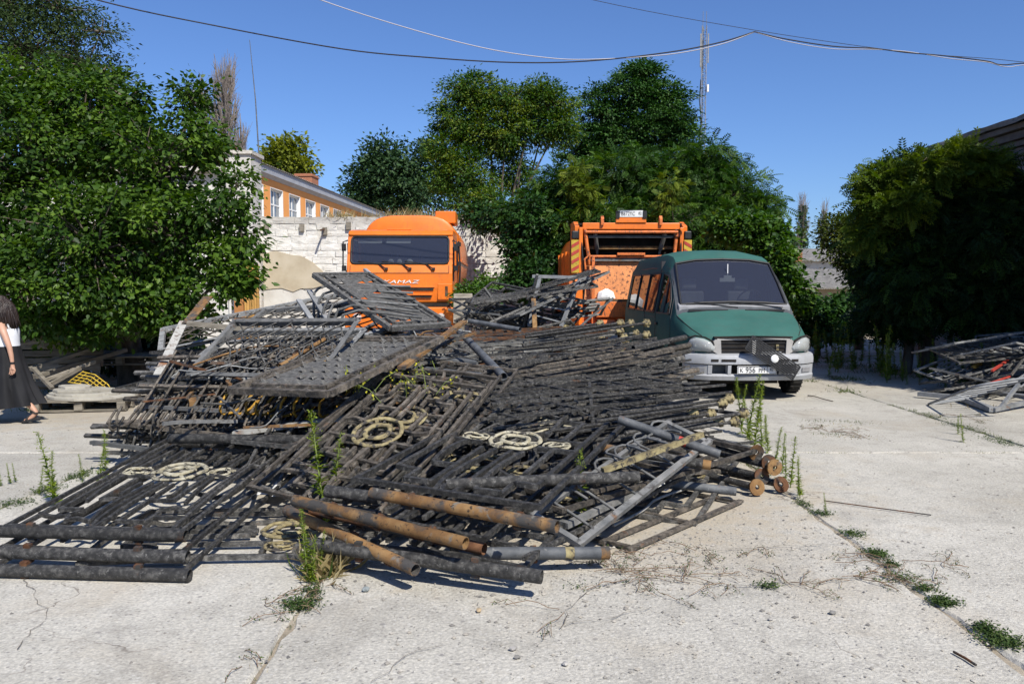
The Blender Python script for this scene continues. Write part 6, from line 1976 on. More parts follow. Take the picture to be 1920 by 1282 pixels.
make_tree('feathery_tree', 'tall thin leaved tree showing above the mulberry at the top left', [
    lobe(50, 100, 100, 100, 20), lobe(150, 120, 80, 80, 20), lobe(215, 170, 35, 70, 20), lobe(10, 10, 90, 70, 20), lobe(110, 20, 70, 50, 20), lobe(190, 60, 40, 30, 20), lobe(-60, 120, 80, 140, 20)],
    (-12.6, 20.5, 0), LM['feather'], 620, 40, .10, .42, 2, 'leaf', .18, .42, None, 'tree', False, .2, .3, (.2, .8), .3, loose=.3, shell=.55)
make_tree('yellowing_tree', 'yellow green tree rising behind the orange building roof', [
    lobe(520, 300, 40, 35, 62), lobe(560, 312, 32, 24, 62), lobe(538, 272, 30, 22, 62), lobe(505, 320, 35, 30, 62)],
    (-18.0, 62, 0), LM['yellow'], 130, 34, .36, .7, 3, 'leaf', .2, .6, None, 'tree', loose=.3)
make_tree('dark_tree', 'dark bluish green tree left of the tall ones', [
    lobe(740, 335, 80, 65, 80), lobe(692, 345, 36, 50, 80), lobe(785, 310, 55, 55, 80), lobe(722, 290, 40, 30, 80), lobe(770, 370, 80, 45, 80), lobe(690, 375, 35, 30, 80)],
    (-11.8, 81, 0), LM['bluish'], 320, 46, .44, 1.25, 4, 'leaf', .2, .55, None, 'tree', loose=.22)
make_tree('locust_tree', 'tall locust tree with yellowing clumps above the tank lorry', [
    lobe(885, 175, 50, 40, 27), lobe(855, 225, 48, 45, 27), lobe(838, 300, 40, 70, 27), lobe(950, 190, 55, 42, 27), lobe(1030, 195, 45, 40, 27), lobe(925, 250, 60, 50, 27), lobe(985, 245, 50, 45, 27),
    lobe(880, 340, 60, 60, 26.5), lobe(1045, 240, 38, 34, 27), lobe(905, 390, 50, 40, 26), lobe(960, 320, 40, 40, 27.5), lobe(1010, 165, 30, 22, 27)],
    (-.6, 27.5, 0), LM['locust'], 860, 62, .12, .40, 5, 'leaf', .16, .42, None, 'tree', droop=.4, up=.5, tintc=(.05, .95), loose=.1, flat=.5)
make_tree('tall_dense_tree', 'tallest dense dark tree behind the rubbish lorry', [
    lobe(1185, 165, 72, 42, 30), lobe(1130, 215, 55, 50, 30), lobe(1230, 225, 75, 52, 30), lobe(1170, 265, 85, 50, 30), lobe(1272, 255, 42, 45, 30), lobe(1200, 135, 34, 20, 30), lobe(1100, 285, 55, 50, 30), lobe(1250, 185, 40, 30, 30)],
    (4.4, 30.5, 0), LM['dense'], 640, 75, .13, .46, 6, 'leaf', .22, .5, None, 'tree', droop=.3, up=.8, tintc=(.1, .95), flat=.32, loose=.06)
make_tree('feathery_thicket', 'wide feathery acacia thicket behind the rubbish lorry and van', [
    lobe(1060, 365, 70, 55, 23), lobe(1180, 345, 100, 60, 23), lobe(1290, 340, 90, 60, 23), lobe(1375, 370, 65, 55, 22.5), lobe(1432, 388, 34, 28, 22), lobe(1330, 305, 60, 34, 23), lobe(1110, 425, 110, 50, 22), lobe(1250, 420, 140, 50, 22),
    lobe(1385, 430, 66, 36, 21.5), lobe(1000, 400, 55, 50, 23), lobe(1320, 470, 110, 40, 22)],
    (3.6, 24.5, 0), LM['low'], 1250, 17, .26, .36, 7, 'frond', .15, .42, None, 'tree', droop=.55, up=.6, pairs=6, tintc=(.1, .8), loose=.05)
for (lab, px, py, s, y) in (('bright yellow green spray standing out of the thicket on the left', 1080, 325, 26, 21.6), ('bright yellow green spray standing out of the thicket on the right', 1255, 350, 26, 20.8), ('small bright spray just left of the number plate', 1100, 360, 22, 21.4)):
    make_tree('acacia_sapling', lab, [lobe(px, py, s, s, y), lobe(px - 8, py + 26, s * .6, s, y)], (D(px, py, y).x, y + .3, 0), LM['yellow_sun_tint'], 26, 9, .20, .2, px, 'frond', .03, .45, 'acacia saplings', 'sapling', droop=.5, pairs=7, tintc=(.1, .6))
make_tree('ivy_thicket', 'dark ivy hanging over the right end of the white wall', [
    lobe(955, 408, 65, 28, 23.5), lobe(995, 465, 46, 52, 22), lobe(985, 525, 44, 38, 21), lobe(1010, 430, 55, 60, 22), lobe(900, 405, 35, 20, 24.5), lobe(1010, 500, 40, 60, 21.5)],
    (.4, 23.5, 0), LM['ivy'], 420, 40, .13, .4, 8, 'leaf', .1, .7, None, 'ivy', droop=.6, tintc=(.1, .8))
make_tree('leafy_bush', 'bright leafy bush between the tank lorry and the rear heap', [lobe(888, 548, 34, 24, 17.2), lobe(905, 530, 20, 16, 17.4), lobe(868, 560, 18, 16, 17)],
    (-.85, 17.3, 0), LM['vine'], 70, 34, .09, .2, 9, 'leaf', .03, .6, None, 'bush', tintc=(.2, .9), zmin=.05)
make_tree('climbing_vine', 'bright climbing vine behind the right side of the van', [
    lobe(1395, 425, 50, 26, 19), lobe(1430, 440, 40, 30, 18.6), lobe(1462, 500, 26, 46, 18.2), lobe(1490, 550, 26, 36, 18), lobe(1450, 470, 30, 40, 18.6), lobe(1360, 430, 26, 24, 19)],
    (6.3, 18.8, 0), LM['vine'], 360, 34, .12, .3, 10, 'leaf', .06, .75, None, 'vine', droop=.6, tintc=(.05, .9), zmin=.05)
make_tree('hedge_vine', 'low leafy hedge between the van and the shaded trees', [lobe(1545, 582, 45, 24, 18.5), lobe(1590, 572, 34, 22, 18.8), lobe(1560, 620, 60, 22, 18.2), lobe(1515, 595, 26, 34, 18.3)],
    (7.3, 18.9, 0), LM['ivy'], 220, 34, .11, .26, 11, 'leaf', .05, .75, None, 'hedge', droop=.6, tintc=(.1, .95), zmin=.02)
make_tree('olive_tree', 'lighter olive green tree at the left of the shaded trees', [
    lobe(1562, 435, 26, 34, 20), lobe(1600, 425, 30, 32, 20), lobe(1592, 475, 34, 30, 19.8), lobe(1640, 420, 40, 36, 20), lobe(1630, 475, 50, 50, 19.5), lobe(1612, 505, 24, 20, 19.4)],
    (9.0, 20.6, 0), LM['olive'], 330, 34, .10, .34, 12, 'leaf', .1, .5, None, 'tree', droop=.3, tintc=(.05, .85))
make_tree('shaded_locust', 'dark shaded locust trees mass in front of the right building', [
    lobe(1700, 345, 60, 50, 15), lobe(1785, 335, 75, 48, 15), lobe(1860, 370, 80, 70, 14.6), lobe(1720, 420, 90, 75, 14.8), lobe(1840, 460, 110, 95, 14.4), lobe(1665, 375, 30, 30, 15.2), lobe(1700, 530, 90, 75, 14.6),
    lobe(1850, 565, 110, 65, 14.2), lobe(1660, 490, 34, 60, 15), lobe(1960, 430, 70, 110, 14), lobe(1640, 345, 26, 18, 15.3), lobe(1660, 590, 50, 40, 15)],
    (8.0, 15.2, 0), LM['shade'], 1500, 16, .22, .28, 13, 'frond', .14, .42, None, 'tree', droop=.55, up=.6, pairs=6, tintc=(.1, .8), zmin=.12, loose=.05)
# unseen locust added beyond the right edge so its crown shades the trees in view
make_tree('added_shade_locust', 'unseen locust crown added to shade the trees at the right edge', [
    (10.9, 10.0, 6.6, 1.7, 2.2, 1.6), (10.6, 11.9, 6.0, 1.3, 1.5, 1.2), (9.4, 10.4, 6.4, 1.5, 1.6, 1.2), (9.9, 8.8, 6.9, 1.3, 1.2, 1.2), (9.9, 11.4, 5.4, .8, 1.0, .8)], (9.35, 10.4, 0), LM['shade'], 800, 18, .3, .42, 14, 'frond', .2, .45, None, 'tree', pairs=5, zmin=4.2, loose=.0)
make_tree('sun_tinted_locust', 'yellow green locust top with painted sunlight above the shaded trees', [
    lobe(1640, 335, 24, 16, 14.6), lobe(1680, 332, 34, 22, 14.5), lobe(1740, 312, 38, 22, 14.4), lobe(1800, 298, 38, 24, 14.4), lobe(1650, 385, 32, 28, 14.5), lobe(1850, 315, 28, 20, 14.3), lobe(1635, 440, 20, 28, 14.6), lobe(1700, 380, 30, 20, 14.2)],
    (7.4, 14.9, 0), LM['yellow_sun_tint'], 300, 14, .22, .24, 23, 'frond', .08, .45, None, 'tree', droop=.5, up=.7, pairs=6, tintc=(.0, .5))
# bare poplars: bundles of upright twigs
def poplar(label, px, y, py0, py1, w, n, seed, green=0.0, group='poplars'):
    r = random.Random(seed)
    top, bot = D(px, py0, y), D(px, py1, y)
    H_ = top.z
    W_ = w * y / FPX
    t = thing('poplar', label, 'tree', (top.x, y, 0), 0, group)
    m = MB()
    m.tube([(0, 0, 0), (0, 0, H_ * .6), (0, 0, H_ * .98)], [.22, .12, .02], 7)
    for k in range(n):
        z0 = r.uniform(bot.z * .8, H_ * .86)
        f = 1 - (z0 - bot.z) / (H_ - bot.z + 1)
        a = r.uniform(0, 6.28)
        rad = W_ * (.25 + .75 * min(1, f + .2)) * r.uniform(.3, 1)
        L_ = r.uniform(.08, .3) * (H_ - bot.z) + .6
        dx, dy = math.cos(a), math.sin(a)
        zt = min(z0 + L_, H_)
        m.tube([(dx * .05, dy * .05, z0), (dx * rad * .7, dy * rad * .7, z0 + (zt - z0) * .35), (dx * rad, dy * rad, zt)], [.035, .025, .008], 4, cap=False)
        for q in range(2):
            zz_ = z0 + (zt - z0) * r.uniform(.3, .9)
            m.tube([(dx * rad * .8, dy * rad * .8, zz_), (dx * rad + r.uniform(-.25, .25), dy * rad + r.uniform(-.25, .25), zz_ + r.uniform(.3, .9))], [.016, .006], 3, cap=False)
    m.build('twigs', MT['bark_pale'], t, fix=False)
    if green:
        g = np.random.default_rng(seed)
        N = int(green)
        zz_ = bot.z * .7 + (H_ * .88 - bot.z * .7) * g.uniform(0, 1, N) ** 1.5
        a = g.uniform(0, 6.28, N); q = W_ * g.uniform(.2, 1, N) * (1.05 - .55 * (zz_ - zz_.min()) / (zz_.max() - zz_.min() + .01))
        pos = np.stack([np.cos(a) * q, np.sin(a) * q, zz_], 1)
        me = leaf_mesh('crown', pos, g.normal(size=(N, 3)), g.normal(size=(N, 3)) + [0, 0, .6], g.uniform(.2, .42, N), LM['bluish'], g.uniform(.2, .9, N), .6)
        link(bpy.data.objects.new('crown', me)).parent = t
poplar('bare grey poplar, the taller one left of the whip antenna', 418, 48, 98, 290, 32, 260, 1, 260)
poplar('bare grey poplar half hidden behind the mulberry top', 378, 48, 135, 300, 26, 170, 2, 160)
poplar('bare poplar top just left of the antenna foot', 450, 52, 205, 300, 18, 90, 3)
poplar('leafy far poplar above the shed roofs', 1506, 75, 360, 470, 15, 80, 4, 900)
poplar('smaller far poplar with bare tips right of the leafy one', 1546, 80, 372, 460, 11, 60, 5, 350)
poplar('low far poplar between the sheds and the olive tree', 1490, 70, 425, 470, 10, 10, 6, 250)
# ------------------------------------------------------------------ weeds, grass, stones
LM['weed'] = leafmat('weed_leaf', (0.07, 0.115, 0.014), (0.15, 0.215, 0.024), (0.26, 0.32, 0.045), .35, .6, .2)
LM['grass'] = leafmat('grass_blade', (0.03, 0.06, 0.012), (0.075, 0.115, 0.025), (0.17, 0.17, 0.06), .3, .6, .2)
LM['dry'] = leafmat('dry_grass', (0.20, 0.155, 0.07), (0.34, 0.27, 0.13), (0.48, 0.41, 0.24), .3, .8, .1)
LM['creeper'] = leafmat('creeping_weed_leaf', (0.02, 0.045, 0.012), (0.05, 0.085, 0.022), (0.10, 0.14, 0.04), .25, .6, .2)
MT['stem'] = M('weed_stem', [(0.10, 0.14, 0.03), (0.2, 0.24, 0.07)], 20, 0.8)
MT['dry_stem'] = M('dry_stem', [(0.13, 0.085, 0.055), (0.25, 0.17, 0.11)], 20, 0.9)
wv = []
for k in range(6):
    g = np.random.default_rng(100 + k)
    n = 230
    t = g.uniform(.04, 1, n)
    bend = .05 * g.uniform(-1, 1)
    a = g.uniform(0, 6.28, n)
    d = np.stack([np.cos(a), np.sin(a), g.uniform(-.2, 1.0, n)], 1)
    pos = np.stack([bend * t ** 2, np.zeros(n), t], 1)
    sz = (.125 - .085 * t) * g.uniform(.3, 1.3, n)
    me = leaf_mesh('leaves', pos, d, np.stack([-np.cos(a) * .6, -np.sin(a) * .6, np.ones(n)], 1) + g.normal(size=(n, 3)) * .2, sz, LM['weed'], g.uniform(.2, 1, n), .24)
    # flowering head: short side shoots
    m = 60
    t2 = g.uniform(.78, 1.02, m); a2 = g.uniform(0, 6.28, m); q = g.uniform(0, .055, m) * (1.15 - t2) * 4
    pos2 = np.stack([bend * t2 ** 2 + np.cos(a2) * q, np.sin(a2) * q, t2], 1)
    me2 = leaf_mesh('flower_head', pos2, g.normal(size=(m, 3)) + [0, 0, .8], g.normal(size=(m, 3)), g.uniform(.012, .03, m), LM['weed'], g.uniform(.6, 1, m), .5)
    st = MB().tube([(0, 0, -.03), (bend * .25, 0, .5), (bend, 0, 1.0)], [.009, .007, .003], 5).mesh('stem', MT['stem'])
    wv.append((st, me, me2))
def weed(px, py, h, label, group, k=None, sw=1.0):
    c = P(px, py, -.005)
    r = random.Random(int(px * 7 + py))
    k = r.randrange(6) if k is None else k
    t = thing('tall_weed', label, 'weed', c, r.uniform(0, 6.28), group)
    s = TR(rx=r.uniform(-.16, .16), ry=r.uniform(-.16, .16), s=(h * sw * 1.1, h * sw * 1.1, h))
    share('stem', wv[k][0], t, s); tag(share('leaves', wv[k][1], t, s), kind='stuff'); tag(share('flower_head', wv[k][2], t, s), kind='stuff')
    return t
for (px, py, h, lab) in ((106, 952, .58, 'tall upright weed standing left of the front left fence stack'), (98, 948, .40, 'shorter weed beside the tall one on the left'), (73, 930, .24, 'small thin weed left of the tall one'),
                         (183, 915, .34, 'thin weed in the joint by the hooked railings'), (20, 908, .18, 'tiny weed near the left edge, farther one'), (2, 912, .20, 'tiny weed at the very left edge'), (156, 905, .24, 'small weed between the left ones'),
                         (30, 905, .17, 'tiny weed right of the left edge ones'), (196, 905, .45, 'slim weed against the bars at the left'),
                         (612, 1000, .80, 'tall bright weed growing up through the middle of the heap'), (618, 985, .62, 'weed leaning beside the tall one in the heap'),
                         (578, 1092, .40, 'bushy weed in the joint before the heap'), (590, 1085, .32, 'second stem of the bushy weed before the heap'), (600, 1080, .25, 'third stem of the bushy weed before the heap'), (585, 1098, .28, 'short stem of the bushy weed before the heap'),
                         (1092, 1000, .55, 'thin weed rising between the grey barriers')):
    weed(px, py, h, lab, 'weeds on the left and front')
cl = random.Random(8)
rows = [(1392, 815, .62), (1400, 822, .70), (1408, 835, .50), (1414, 842, .60), (1428, 842, .42), (1440, 850, .38), (1452, 880, .40), (1466, 888, .36), (1474, 905, .30), (1482, 915, .42), (1500, 935, .34), (1498, 930, .22), (1436, 830, .3), (1420, 800, .55), (1384, 800, .5), (1550, 965, .16)]
for i, (px, py, h) in enumerate(rows):
    weed(px, py, h, 'slim weed in the row along the joint right of the heap', 'weeds along the right joint')
for i in range(64):
    u = cl.random()
    px = 1530 + u * 330 + cl.uniform(-10, 10)
    if 1860 < px: continue
    py = 684 + u * 36 + cl.uniform(-14, 20)
    weed(px, py, cl.uniform(.35, .95) * (.8 if u > .6 else 1), 'slim weed growing out of the slabs before the shaded trees', 'weeds before the shaded trees')
for (px, py, h, lab) in ((138, 690, .5, 'weed beside the old pallets, left one'), (125, 700, .42, 'weed beside the old pallets, right one'), (1806, 830, .3, 'weed at the far right joint'), (1796, 815, .22, 'small weed at the far right joint')):
    weed(px, py, h, lab, 'weeds by the pallets and far joint')

# yellow-flowered sprigs growing over the heap
sg_ = thing('flowering_weed', 'sprawling weed with yellow flowers on top of the heap', 'weed', P(720, 740, .72))
g = np.random.default_rng(77)
br = MB(); pts = []
c0 = sg_.location
for k in range(26):
    p = c0 + V((g.uniform(-.35, .45), g.uniform(-.3, .5), g.uniform(-.05, .05)))
    q = p + V((g.uniform(-.2, .2), g.uniform(-.15, .2), g.uniform(.08, .24)))
    br.tube([p - c0, (p + q) / 2 - c0 + V((0, 0, .03)), q - c0], .003, 4, cap=False)
    for j in range(9): pts.append(list(p.lerp(q, g.uniform(.2, 1.05)) + V(g.normal(size=3) * .018) - c0))
tag(br.build('stem', MT['stem'], sg_, fix=False), kind='stuff')
pts = np.array(pts)
tag(link(bpy.data.objects.new('flowers', leaf_mesh('flowers', pts, g.normal(size=(len(pts), 3)), g.normal(size=(len(pts), 3)) + [0, 0, 1], g.uniform(.015, .034, len(pts)), leafmat('yellow_flower', (.18, .2, .02), (.4, .38, .03), (.62, .55, .04), .2), g.uniform(0, 1, len(pts)), .7))), kind='stuff').parent = sg_

def blades(name, spots, mat, label, cat, seed, lean=.8, wide=.09):
    """spots: world x, y, rx, ry, count, height"""
    g = np.random.default_rng(seed)
    P_, S_ = [], []
    for (x, y, rx, ry, n, h) in spots:
        q = g.normal(size=(n, 2)) * .5
        P_.append(np.stack([x + q[:, 0] * rx, y + q[:, 1] * ry, np.full(n, -.012)], 1))
        S_.append(h * g.uniform(.4, 1.2, n))
    P_ = np.concatenate(P_); S_ = np.concatenate(S_); n = len(P_)
    d = g.normal(size=(n, 3)) * lean; d[:, 2] = np.abs(d[:, 2]) * .4 + .6
    me = leaf_mesh(name, P_, d, g.normal(size=(n, 3)), S_, mat, g.uniform(0, 1, n), wide)
    o = link(bpy.data.objects.new(name, me))
    return tag(o, label, cat, kind='stuff')
sp = []
gg = random.Random(4)
def along(x, ya, yb, n, h, step=.1, w=.03):
    y = ya
    while y < yb:
        if gg.random() < .7: sp.append((x + gg.uniform(-.02, .02), y, w * gg.uniform(.6, 2), .08, int(n * gg.uniform(.2, 1.6)), h * gg.uniform(.5, 1.2)))
        y += step
along(2.15, 5.6, 7.4, 26, .06); along(2.16, 3.0, 5.6, 3, .035); along(5.2, 6.5, 13.2, 24, .06); along(-3.72, 5.2, 7.4, 34, .06); along(-1.06, 3.0, 4.6, 12, .04); along(-3.72, 2.5, 5.2, 8, .03); along(8.35, 6, 13, 20, .07)
for k in range(60):
    sp.append((gg.uniform(2.3, 9.5), 7.685 + gg.uniform(-.03, .03), .08, .03, gg.randrange(4, 16), .035))
for k in range(40):
    u = gg.random()
    c = P(1530 + 380 * u, 672 + 60 * u + gg.uniform(-8, 12))
    sp.append((c.x, c.y, .3, .15, 40, .12))
for (px, py, rx, ry, n, h) in ((1590, 712, .3, .3, 160, .12), (1600, 792, .3, .15, 160, .05), (1560, 815, .25, .12, 130, .05), (1530, 790, .2, .1, 80, .05), (1585, 735, .25, .25, 90, .1), (1520, 715, .15, .2, 80, .08), (600, 1075, .10, .08, 120, .14), (150, 735, .5, .3, 260, .14), (215, 700, .4, .3, 260, .16), (70, 770, .3, .2, 120, .1)):
    c = P(px, py); sp.append((c.x, c.y, rx, ry, n, h))
blades('grass', sp, LM['grass'], 'short grass growing in the slab joints', 'grass', 3)
sp = []
for (px, py, rx, ry, n, h) in ((612, 1072, .09, .07, 130, .22), (600, 1085, .08, .05, 60, .16), (1560, 800, .3, .2, 120, .05), (1600, 820, .3, .15, 100, .05), (1720, 700, 1.0, .4, 300, .1), (1580, 690, .8, .4, 250, .1), (1850, 765, .5, .2, 100, .08), (480, 1240, .06, .1, 60, .03), (1715, 1085, .05, .12, 90, .03)):
    c = P(px, py); sp.append((c.x, c.y, rx, ry, n, h))
blades('dry_grass', sp, LM['dry'], 'dry straw coloured grass in patches on the concrete', 'dry grass', 4)
sp = [(gg.uniform(-6.2, -.8), WY + gg.uniform(-.05, .4), .2, .15, 26, .5) for k in range(46)]
o = blades('wall_grass', sp, LM['dry'], 'dry grass along the top of the white wall', 'dry grass', 5, .45, .04)
o.location.z = 3.75
# flat creeping weeds: green mats in the joints
g = np.random.default_rng(12)
P_, T_ = [], []
for (px, py, rx, ry, n) in ((1880, 1203, .07, .06, 1100), (1845, 1180, .05, .045, 450), (1768, 1130, .055, .05, 700), (1735, 1105, .05, .03, 250), (1645, 1040, .045, .06, 600), (1672, 1060, .04, .03, 200), (1600, 1002, .06, .07, 350), (1542, 964, .06, .05, 250), (562, 1135, .07, .06, 800), (585, 1110, .05, .05, 250), (1440, 1100, .05, .04, 200),
                        (1690, 1085, .1, .06, 250), (1505, 945, .04, .08, 200), (25, 945, .12, .10, 500), (90, 920, .08, .12, 500), (150, 893, .08, .14, 600), (1800, 800, .12, .3, 500), (1880, 830, .1, .25, 500), (1745, 780, .12, .25, 400), (1080, 1100, .05, .04, 30)):
    c = P(px, py)
    q = g.normal(size=(n, 2)) * .55
    P_.append(np.stack([c.x + q[:, 0] * rx * 1.2, c.y + q[:, 1] * ry * 1.2, np.abs(g.normal(size=n)) * .012], 1)); T_.append(g.uniform(0, 1, n))
P_ = np.concatenate(P_); T_ = np.concatenate(T_); n = len(P_)
d = g.normal(size=(n, 3)); d[:, 2] = np.abs(d[:, 2]) * .35
o = link(bpy.data.objects.new('creeping_weeds', leaf_mesh('creeping_weeds', P_, d, g.normal(size=(n, 3)) * .4 + [0, 0, 1], g.uniform(.008, .022, n), LM['creeper'], T_, .5)))
tag(o, 'mats of green creeping weeds in the slab joints', 'weeds', kind='stuff')
# wiry half-dry stems spreading over the slabs
cw = MB(); lp = []
rc = random.Random(6)
def creep(x, y, ang, L_, depth, r=.002):
    pts = [V((x, y, .006))]
    n = max(4, int(L_ / .05))
    for k in range(n):
        ang += rc.uniform(-.38, .38)
        p = pts[-1] + V((math.cos(ang), math.sin(ang), 0)) * (L_ / n)
        p.z = .006 + .03 * math.sin(math.pi * (k + 1) / n) * rc.uniform(.2, 1) * (depth > 0)
        pts.append(p)
        if depth > 0 and rc.random() < .42: creep(p.x, p.y, ang + rc.choice((-1, 1)) * rc.uniform(.5, 1.1), L_ * rc.uniform(.25, .5), depth - 1, r * .7)
        for q in range(2):
            if rc.random() < .5: lp.append(tuple(p + V((rc.uniform(-.012, .012), rc.uniform(-.012, .012), rc.uniform(0, .012)))))
    cw.tube(pts, r, 4, cap=False)
for (px, py, n, L_) in ((1195, 1085, 11, .42), (1150, 1065, 7, .34), (1270, 1085, 9, .38), (1210, 1040, 8, .32), (1250, 1020, 5, .25), (1060, 1150, 3, .28), (1480, 1095, 6, .3), (1600, 1085, 8, .3), (1650, 1075, 6, .28), (1680, 1055, 6, .36), (1380, 1100, 3, .3), (560, 1140, 9, .26), (520, 1130, 5, .25), (600, 1100, 5, .25), (1700, 1090, 8, .22), (470, 1245, 5, .15), (1420, 1030, 4, .22), (1330, 1035, 4, .25), (1760, 1060, 4, .3), (1585, 710, 12, .5), (1800, 780, 5, .5), (1555, 810, 8, .4)):
    c = P(px, py)
    for k in range(int(n * .6 + .5)): creep(c.x + rc.uniform(-.06, .06), c.y + rc.uniform(-.05, .05), rc.uniform(0, 6.28), L_ * rc.uniform(.5, 1.1), 2)
o = cw.build('wiry_stems', MT['dry_stem'], None, fix=False)
tag(o, 'wiry half dry weed stems spreading over the concrete', 'weeds', kind='stuff')
lp = np.array(lp); n = len(lp)
o = link(bpy.data.objects.new('wiry_stem_leaves', leaf_mesh('wiry_stem_leaves', lp, g.normal(size=(n, 3)), g.normal(size=(n, 3)) + [0, 0, 1], g.uniform(.008, .017, n), LM['creeper'], g.uniform(0, 1, n), .45)))
tag(o, 'tiny leaves on the wiry stems over the concrete', 'weeds', kind='stuff')

# gravel and stones
MT['stone'] = M('field_stone', [(0.14, 0.135, 0.125), (0.28, 0.265, 0.245), (0.42, 0.40, 0.37)], 3, 0.9, rnd=.5)
MT['stone_blue'] = M('bluish_stone', [(0.16, 0.18, 0.18), (0.28, 0.31, 0.31)], 30, 0.8)
MT['stone_brown'] = M('brown_stone', [(0.34, 0.25, 0.15), (0.45, 0.35, 0.22)], 30, 0.8)
t_ = NT('gravel_stone')
at = t_.n('Attribute', attribute_name='tint')
t_.l(t_.ramp(at.outputs['Fac'], [(0, (.10, .095, .09)), (.35, (.26, .24, .21)), (.7, (.34, .31, .26)), (1, (.42, .39, .34))]), t_.b.inputs['Base Color'])
t_.b.inputs['Roughness'].default_value = .9
g = np.random.default_rng(15)
N = 5200
xy = np.stack([g.uniform(-4.5, 5.0, N), 2.9 + 6.5 * g.uniform(0, 1, N) ** 1.6], 1)
hp = np.stack([.45 + g.normal(size=2600) * 1.0, 4.75 + g.normal(size=2600) * .5], 1)
lf_ = np.stack([-5.6 + g.normal(size=1500) * 1.2, 11.0 + g.normal(size=1500) * 1.3], 1)
xy = np.concatenate([xy, hp, lf_]); N = len(xy)
sz = .0035 + .011 * g.uniform(0, 1, N) ** 5
octv = np.array([(1, 0, 0), (0, 1, 0), (-1, 0, 0), (0, -1, 0), (0, 0, 1)])
co = np.concatenate([xy, np.zeros((N, 1))], 1)[:, None, :] + octv[None] * sz[:, None, None] * g.uniform(.6, 1.4, (N, 5, 3)) * np.array([1, 1, .65])
base = np.arange(N)[:, None] * 5
tri = np.concatenate([base + np.array([[k, (k + 1) % 4, 4]]) for k in range(4)], 0)
me = mesh_np('gravel', co.reshape(-1, 3), tri, t_.mat, np.repeat(g.uniform(0, 1, N), 5))
tag(link(bpy.data.objects.new('gravel', me)), 'fine gravel scattered on the concrete slabs', 'gravel', kind='stuff')
def rock(px, py, r, mat, label, sq=(1.2, .9, .6), seed=0):
    q = random.Random(seed + int(px))
    bm = bmesh.new()
    bmesh.ops.create_icosphere(bm, subdivisions=2, radius=r)
    for v in bm.verts:
        v.co *= q.uniform(.82, 1.14)
        v.co.x *= sq[0]; v.co.y *= sq[1]; v.co.z *= sq[2]
    me = bpy.data.meshes.new('loose_stone'); bm.to_mesh(me); bm.free()
    me.materials.append(MT[mat])
    o = link(bpy.data.objects.new('loose_stone', me))
    c = P(px, py)
    o.location = (c.x, c.y, r * sq[2] * .75)
    o.rotation_euler = (0, 0, q.uniform(0, 6))
    tag(o, label, 'stone', 'loose stones')
for (px, py, r, mt, lab) in ((686, 1107, .022, 'stone_blue', 'bluish stone before the lowest rusty pipe'), (898, 1146, .016, 'stone_brown', 'flat brown stone before the heap'), (954, 1081, .024, 'stone', 'dark rough stone in the pipe shadows'), (962, 1218, .016, 'stone', 'dark pebble near the bottom centre'),
                             (970, 1233, .013, 'stone', 'dark pebble just below the one near bottom centre'), (1060, 1246, .014, 'stone', 'dark pebble right of the bottom centre ones'), (1561, 1150, .016, 'stone', 'dark pebble right of the cracked slab'), (1445, 1162, .011, 'stone', 'small pebble left of the one on the right slab'), (1372, 922, .022, 'stone', 'stone beside the mouth of the dark pipe'),
                             (1665, 712, .05, 'stone', 'stone lying near the weeds on the right'), (20, 995, .012, 'stone', 'small pebble left of the thick posts')):
    rock(px, py, r, mt, lab)
rod = MB().tube([P(1545, 938, .012), P(1640, 951, .014), P(1746, 965, .012)], .0045, 5).build('steel_rod', MT['rusty_dark'], None)
tag(rod, 'thin dark steel rod lying on the right slab', 'rod')
rod = MB().tube([P(1788, 1221, .008), P(1810, 1233, .008), P(1830, 1246, .008)], .006, 5).build('short_stick', MT['rusty_dark'], None)
tag(rod, 'short dark stick at the lower right', 'stick')
rod = MB().tube(smooth_pts([P(1515, 741, .012), P(1528, 743, .03), P(1545, 748, .02), P(1562, 752, .012)]), .007, 5).build('dry_branch', MT['bark'], None)
tag(rod, 'dark dry branch on the ground beside the van wheel', 'branch')

# ------------------------------------------------------------------ pallets and rubbish at the left
def pallet(label, m4, L=1.2, W=.8, seed=0, nb=7):
    r = random.Random(seed)
    t = thing('pallet', label, 'pallet', group='old pallets', mat=m4)
    for k in range(nb):
        v = .05 + (W - .1) * k / (nb - 1)
        bar_obj('plank', (r.uniform(-.02, .03), v, .135), (L + r.uniform(-.03, .02), v + r.uniform(-.01, .01), .135 + r.uniform(-.006, .006)), .095, .022, MT['timber'], t)
    for u in (.06, L / 2, L - .06):
        bar_obj('cross_board', (u, 0, .112), (u, W, .112), .1, .022, MT['timber'], t)
        for v in (.06, W / 2, W - .06): bar_obj('block', (u, v - .06, .06), (u, v + .06, .06), .1, .08, MT['timber'], t)
    for v in (.06, W / 2, W - .06): bar_obj('runner', (0, v, .011), (L, v, .011), .1, .02, MT['timber'], t)
    return t
c = P(70, 776)
pallet('grey pallet on the ground carrying slabs behind the walking woman', Matrix.Translation((c.x - .1, c.y, .01)) @ Matrix.Rotation(RAD(10), 4, 'Z'), 1.15, .75, 1)
MT['slab_pale'] = M('pale_slab', [(0.26, 0.245, 0.21), (0.38, 0.36, 0.31)], 6, .95, 0, [((0.2, 0.18, 0.15), 9, .55, .68)], rnd=.2)
